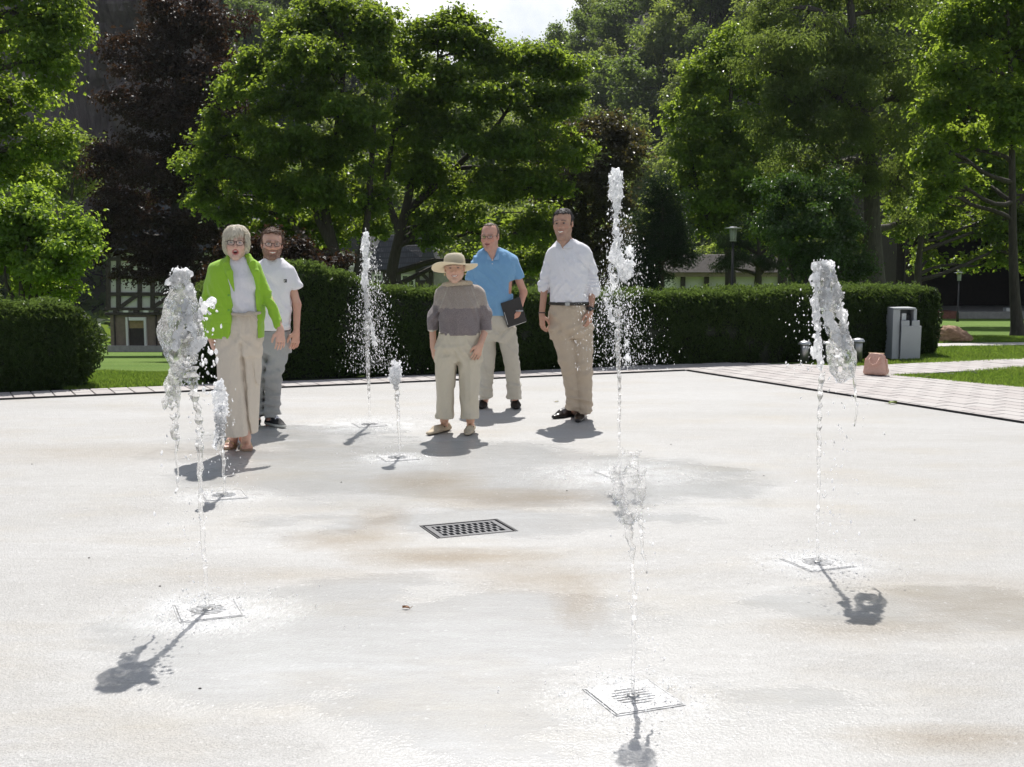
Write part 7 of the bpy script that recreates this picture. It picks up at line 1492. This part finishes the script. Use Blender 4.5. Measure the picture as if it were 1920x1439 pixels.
def house_mid():
    h = House('half_timbered_house', 'half-timbered house with a white window and slate roof behind the maples', 70, 760, 640); zg = h.o[2] - 0.3
    h.box('wall', 'plaster', 690, 506, 812, 660, 0, 7, z0=zg); h.box('side_wing', 'stone', 812, 512, 850, 660, 0.5, 6, z0=zg)
    for x in (692, 722, 748, 783, 808): h.beam(x, 506, x, 600, 0.24)
    for y in (507, 531, 556): h.beam(690, y, 747, y, 0.2, d=-0.115)
    for y in (507, 529, 552): h.beam(784, y, 810, y, 0.2, d=-0.115)
    for a, b, c, d in ((785, 508, 806, 528), (724, 530, 746, 508), (806, 551, 786, 531)): h.beam(a, b, c, d, 0.2, d=-0.11)
    h.window(754, 516, 777, 546, 2, 3); h.window(700, 516, 716, 546, 2, 3)
    h.roof([(682, 507, -0.7), (682, 502, -0.7), (720, 440, 0.6), (790, 440, 0.6), (820, 502, -0.7), (820, 507, -0.7)], 7)
    h.roof([(784, 503, -1.2), (800, 450, -0.9), (804, 450, -0.9), (822, 503, -1.2)], 2.0, name='turret_roof'); h.box('chimney', 'stucco', 740, 418, 750, 450, 4, 5)
house_mid()
def house_far():
    h = House('gabled_house', 'pale gabled house glimpsed behind the thin water jet', 84, 670, 640); zg = h.o[2] - 0.3
    h.box('wall', 'plaster', 640, 470, 700, 660, 0, 6, z0=zg); h.roof([(634, 472, -0.5), (670, 420, -0.5), (706, 472, -0.5)], 7)
    for x in (650, 668, 686): h.beam(x, 472, x, 560, 0.2)
    h.window(655, 482, 664, 500, 2, 2)
house_far()
def house_right():
    h = House('low_white_building', 'low white building with dark posts behind the right part of the hedge', 58, 1370, 600); zg = h.o[2] - 0.3
    h.box('wall', 'plaster', 1262, 519, 1475, 600, 0, 5, z0=zg)
    for x in (1276, 1320, 1368, 1418, 1460): h.box('post', 'timber', x, 517, x + 7, 600, -0.2, -0.003, z0=zg)
    h.box('eaves_beam', 'stucco', 1255, 511, 1482, 518.8, -0.6, 5.3); h.roof([(1250, 511, -0.8), (1290, 478, 0.2), (1450, 478, 0.2), (1488, 511, -0.8)], 6, 'timber')
house_right()
M['shedwood'] = simple('shade_black_wood', (0.020, 0.013, 0.010), 0.9, var=0.3, scale=5)  # wood coloured nearly black to carry the hall's shade
def stage():
    h = House('stage', 'deeply shaded open timber hall at the right edge, behind the lamp', 60, 1850, 606); zg = h.o[2] - 0.3
    h.box('back_wall', 'shedwood', 1690, 300, 2160, 640, 12, 12.4, z0=zg); h.box('side_wall', 'shedwood', 1690, 300, 1700, 640, 0.2, 11.99, z0=zg); h.box('side_wall', 'shedwood', 2130, 300, 2140, 640, 0.2, 11.99, z0=zg); h.box('roof', 'shedwood', 1670, 270, 2180, 300, -5.0, 13.0); h.box('shade_fascia', 'shedwood', 1672, 300.2, 2178, 420, -4.9, -4.7)  # deep overhang and front board added to keep the hall's inside dark
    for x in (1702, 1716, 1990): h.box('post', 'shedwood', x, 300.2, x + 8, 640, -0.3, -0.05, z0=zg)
    h.box('floor_slab', 'stone', 1756, 584, 2060, 597, -0.4, 5.98); h.box('slab_support', 'darkmetal', 1764, 597.2, 2050, 640, 0.4, 5.5, z0=zg)
    h.box('brick_end', 'brick', 1750, 583.5, 1790, 597.5, -0.42, 1.0)
    g = House('crate', 'small white box standing on the edge of the shaded stage', 60, 1889, 584); g.root.location = tuple(g.o); g.root['category'] = 'box'; g.o = np.array(g.root.location)
    g.box('body', 'whitepaint', 1884, 579, 1895, 583.9, -0.2, 0.2); g.box('lid', 'whitepaint', 1883.5, 577.5, 1895.5, 578.9, -0.22, 0.22)
M['brick'] = simple('red_brick', (0.25, 0.10, 0.07), 0.9, var=0.3, scale=8)
stage()

# ---------------------------------------------------------------- park furniture
def lamp(label, D, px, top, head_w):
    b = PX(px, top, D); zg = float(terr(b[0], b[1])); H = b[2] - zg; w = head_w * D / FPX
    root = empty('park_lamp', (b[0], b[1], zg), label, 'lamp', 'park lamps')
    MB().lathe([(0.055, 0), (0.05, 0.35), (0.030, 0.40), (0.026, H - w * 0.85)], n=14).build('pole', M['darkmetal'], root, True)
    MB().lathe([(w * 0.5, H - 0.05), (w * 0.5, H - 0.035), (w * 0.2, H - 0.02), (w * 0.2, H), (0.01, H)], n=28).build('hat', M['galv'], root, True)
    MB().lathe([(w * 0.15, H - w * 0.80), (w * 0.19, H - 0.055)], n=20).build('lantern_glass', M['lampglass'], root, True)
    for k in range(8):
        a = k * math.pi / 4; r = w * 0.19; MB().tube([(w * 0.165 * math.cos(a), w * 0.165 * math.sin(a), H - w * 0.80), (w * 0.205 * math.cos(a), w * 0.205 * math.sin(a), H - 0.052)], 0.006, 5).build('lantern_bar', M['galv'], root)
    MB().lathe([(w * 0.19, H - w * 0.86), (w * 0.19, H - w * 0.80), (w * 0.1, H - w * 0.80)], n=20).build('collar', M['galv'], root, True)
t = NT('lamp_glass'); M['lampglass'] = t.end(t.pbsdf(Base_Color=(0.55, 0.57, 0.56), Roughness=0.2, Transmission_Weight=0.4))
lamp('park lamp with a flat round hat rising above the hedge', 28, 1375, 425, 32)
lamp('distant park lamp on a slim pole in front of the shaded stage', 48, 1799, 510, 19)

def bollard(label, px, py, top):
    b = G(px, py); s = b[1] / FPX; H = (py - top) * s; r = 9.0 * s
    root = empty('bollard_light', b, label, 'bollard', 'steel bollards before the hedge')
    MB().lathe([(r * 0.92, 0), (r * 0.92, H * 0.80), (r * 0.85, H * 0.82)], n=20).build('post', M['steel'], root, True)
    MB().lathe([(r * 0.85, H * 0.8205), (r * 1.35, H * 0.83), (r * 1.38, H * 0.88), (r * 1.0, H * 0.97), (0.3 * r, H)], n=22).build('cap', M['galv'], root, True)
bollard('left steel bollard in front of the hedge, behind the tall right jet', 1508, 682, 639); bollard('right steel bollard in front of the hedge, nearer the grey cabinet', 1608, 680, 634)
bollard('steel bollard half hidden by the falling water of the right jet', 1553, 681, 640)

M['greypaint'] = simple('light_grey_painted_metal', (0.40, 0.415, 0.43), 0.5, 0.0, 0.06, 6)
M['plastic'] = simple('pale_plastic', (0.55, 0.56, 0.57), 0.5)
def cabinet():
    D = G(1700, 674)[1]; o = G(1700, 674); root = empty('utility_cabinet', o, 'open light grey metal cabinet standing in front of the hedge end', 'cabinet')
    def b(name, m, x0, y0, x1, y1, d0, d1, parent=None, rot=None):
        c = bx(x0, y0, x1, y1, D, d0, d1); return MB().box((c[0] - o[0], c[1] - o[1], c[2]), (c[3], c[4], c[5]), rot, 0.004).build(name, M[m], parent or root)
    b('side_panel', 'greypaint', 1675, 581, 1685, 674, 0, 0.32); b('side_panel', 'greypaint', 1714.5, 580, 1717, 674, 0.02, 0.32); b('back_panel', 'greypaint', 1685.2, 581, 1714.4, 674, 0.29, 0.32); b('top', 'greypaint', 1675, 577.5, 1717.5, 580.8, -0.01, 0.34)
    d = b('front_panel', 'greypaint', 1688, 611, 1723, 674.5, -0.05, -0.02, None, Matrix.Rotation(R(3), 3, 'X')); b('upstand', 'greypaint', 1688, 601, 1703, 611.2, -0.055, -0.022, d); b('upstand', 'greypaint', 1708, 601, 1722, 611.2, -0.055, -0.022, d)
    b('plug_box', 'plastic', 1692, 588, 1700, 601, 0.02, 0.12); b('meter', 'darkmetal', 1704, 590, 1711, 611, 0.10, 0.2)
    mb = MB(); c0 = PX(1691, 590, D + 0.1) - o; c1 = PX(1687, 606, D + 0.05) - o; mb.tube([c0, (c0 + c1) / 2 + np.array((-0.02, 0, 0)), c1], 0.006, 6).build('cable', M['darkmetal'], root, True)
cabinet()
def handbag():
    o = G(1642, 702.5, 0.023); s = o[1] / FPX; root = empty('handbag', o, 'pinkish tan leather handbag standing on the paving', 'handbag', None, R(-36)); Ht = 40 * s
    t = NT('tan_leather'); co = t.coord(); nz = t.noise(co, 60, 5); p = t.pbsdf(Base_Color=t.mix(t.rng(nz, 0.3, 0.7), (0.58, 0.345, 0.265), (0.66, 0.41, 0.325)), Roughness=0.42); t.set(p.inputs['Normal'], t.bump(nz, 0.2, 0.004)); M['bag'] = t.end(p)
    v = Vol.box((-0.18, -0.13, 0.0), (0.18, 0.13, Ht + 0.02), 0.0055)
    v.loft([(0.0, 0, 0, 0.138, 0.078), (0.03, 0, 0, 0.147, 0.088), (Ht * 0.5, 0, 0, 0.134, 0.066), (Ht * 0.86, 0, 0, 0.112, 0.040), (Ht, 0, 0, 0.104, 0.026)], 0.01, 5.0)
    v.cone((0.137, 0, Ht * 0.25), 0.012, (0.10, 0, Ht * 1.0), 0.022, 0.02, op=-1); v.cone((-0.137, 0, Ht * 0.25), 0.012, (-0.10, 0, Ht * 1.0), 0.022, 0.02, op=-1)
    v.disp(lambda x, y, z: 0.004 * vnoise(x * 17, y * 17, z * 17) + 0.003 * (np.abs(vnoise(x * 30, y * 30, z * 20)) * 2 - 0.6))
    P_, F_ = v.mesh(1); obj('body', npmesh('body', P_, F_, M['bag'], True), root)
    for sy in (-1, 1):
        MB().tube([(-0.055, sy * 0.052, Ht * 0.80), (-0.06, sy * 0.085, Ht * 0.72), (-0.04, sy * 0.105, Ht * 0.55), (0.0, sy * 0.112, Ht * 0.47), (0.04, sy * 0.105, Ht * 0.55), (0.06, sy * 0.085, Ht * 0.72), (0.055, sy * 0.052, Ht * 0.80)], 0.008, 8).build('handle', M['bag'], root, True)
    for sx in (-1, 1):
        MB().box((sx * 0.137, 0, Ht * 0.45), (0.006, 0.05, Ht * 0.6), Matrix.Rotation(R(-6 * sx), 3, 'Y'), 0.002).build('side_gusset', M['bag'], root)
        MB().lathe([(0.006, 0), (0.006, 0.004)], n=10).build('stud', M['gold'], root).location = (sx * 0.055, -0.064, Ht * 0.8)
    MB().box((0, 0, Ht + 0.003), (0.2, 0.012, 0.008), None, 0.002).build('zip', M['gold'], root)
handbag()
def boulder():
    o = G(1785, 637.5); v = Vol.box((-0.40, -0.28, -0.02), (0.42, 0.28, 0.34), 0.012)
    v.ell((-0.05, 0, 0.08), (0.24, 0.18, 0.20), 0.05); v.ell((0.16, 0.0, 0.05), (0.20, 0.15, 0.13), 0.05); v.ell((-0.2, 0.02, 0.06), (0.14, 0.13, 0.15), 0.05)
    v.disp(lambda x, y, z: 0.03 * vnoise(x * 7, y * 7, z * 9) + 0.014 * vnoise(x * 19, y * 19, z * 24))
    v.V = np.maximum(v.V, -(v.Z[None, None, :]) + 0 * v.V); t = NT('reddish_stone'); nz = t.noise(t.coord((1, 1, 2.4)), 9, 6, 0.7); p = t.pbsdf(Base_Color=t.mix(t.rng(nz, 0.3, 0.7), (0.16, 0.085, 0.05), (0.40, 0.25, 0.16)), Roughness=0.85); t.set(p.inputs['Normal'], t.bump(nz, 0.7, 0.03))
    P_, F_ = v.mesh(1); b = obj('boulder', npmesh('boulder', P_, F_, t.end(p), True), None, o + np.array((0, 0, -0.02))); tag(b, 'reddish brown boulder lying on the lawn past the hedge end', 'boulder')
boulder()

def leaf_litter(name, label, px, py, L_, col, rz, curl):
    o = G(px, py); n = 9; V = []; 
    for i in range(n):
        t = i / (n - 1); w = 0.34 * math.sin(math.pi * min(1, t * 1.05) ** 0.8) * (1 + 0.22 * math.sin(t * 19)) * L_
        for k, q in enumerate((-1, 0, 1)): V.append((t * L_, q * max(w, 0.002) * 0.8, 0.004 + abs(q) * curl * L_ * (0.5 + 0.5 * t) + 0.06 * L_ * math.sin(t * 3)))
    V = np.array(V); F_ = np.array([(i * 3 + k, i * 3 + k + 1, i * 3 + k + 4, i * 3 + k + 3) for i in range(n - 1) for k in (0, 1)])
    root = empty(name, o, label, 'leaf', None, rz); obj('blade', npmesh('blade', V, F_, simple(name + '_surface', col, 0.6, 0, 0.3, 60), True), root)
    MB().tube([(0, 0, 0.004), (-0.2 * L_, 0.03 * L_, 0.008), (-0.42 * L_, 0.08 * L_, 0.016)], [0.0022, 0.0016, 0.0014], 5).build('stalk', M['oldwood'], root)
leaf_litter('dry_leaf', 'small brown dry leaf on the wet concrete in front of the drain', 768, 1143, 0.032, (0.24, 0.10, 0.03), R(170), 0.35)
leaf_litter('green_leaf', 'fallen yellow-green leaf on the edge of the plaza near the handbag', 1666, 758.5, 0.10, (0.20, 0.26, 0.05), R(20), 0.25)
leaf_litter('green_leaf', 'tiny fallen leaf on the concrete between the two men', 1041, 755, 0.045, (0.22, 0.20, 0.06), R(40), 0.2)
leaf_litter('green_leaf', 'pale fallen leaf in the grass corner beside the handbag', 1731, 710, 0.09, (0.34, 0.36, 0.16), R(-30), 0.3)
for i, (px, py) in enumerate(((1432, 893), (1715, 976), (1063, 921), (167, 1047), (375, 1292), (1258, 834), (640, 905), (300, 1100), (60, 871))):
    o = G(px, py); b = MB().lathe([(0.004, 0.0005), (0.008, 0.003), (0.006, 0.008), (0.001, 0.010)], n=7).build('pebble', M['darkstone'] if 'darkstone' in M else M.setdefault('darkstone', simple('dark_pebble', (0.05, 0.045, 0.04), 0.8)), None, False, o)
    tag(b, 'tiny dark pebble lying on the pale concrete', 'pebble', 'pebbles on the plaza'); b.scale = (0.8, 0.6, 0.45)

# ---------------------------------------------------------------- summer haze over the valley
def haze():
    t = NT('summer_haze'); v = t.n('VolumePrincipled', Density=0.00015, Anisotropy=0.2); v.inputs['Color'].default_value = (0.86, 0.92, 1.0, 1)
    t.t.links.new(v.outputs[0], t.out.inputs['Volume'])
    o = MB().box((0, 900, 60), (3200, 2700, 136)).build('haze', t.m); tag(o, 'thin summer haze filling the valley', 'haze', kind='stuff')
haze()
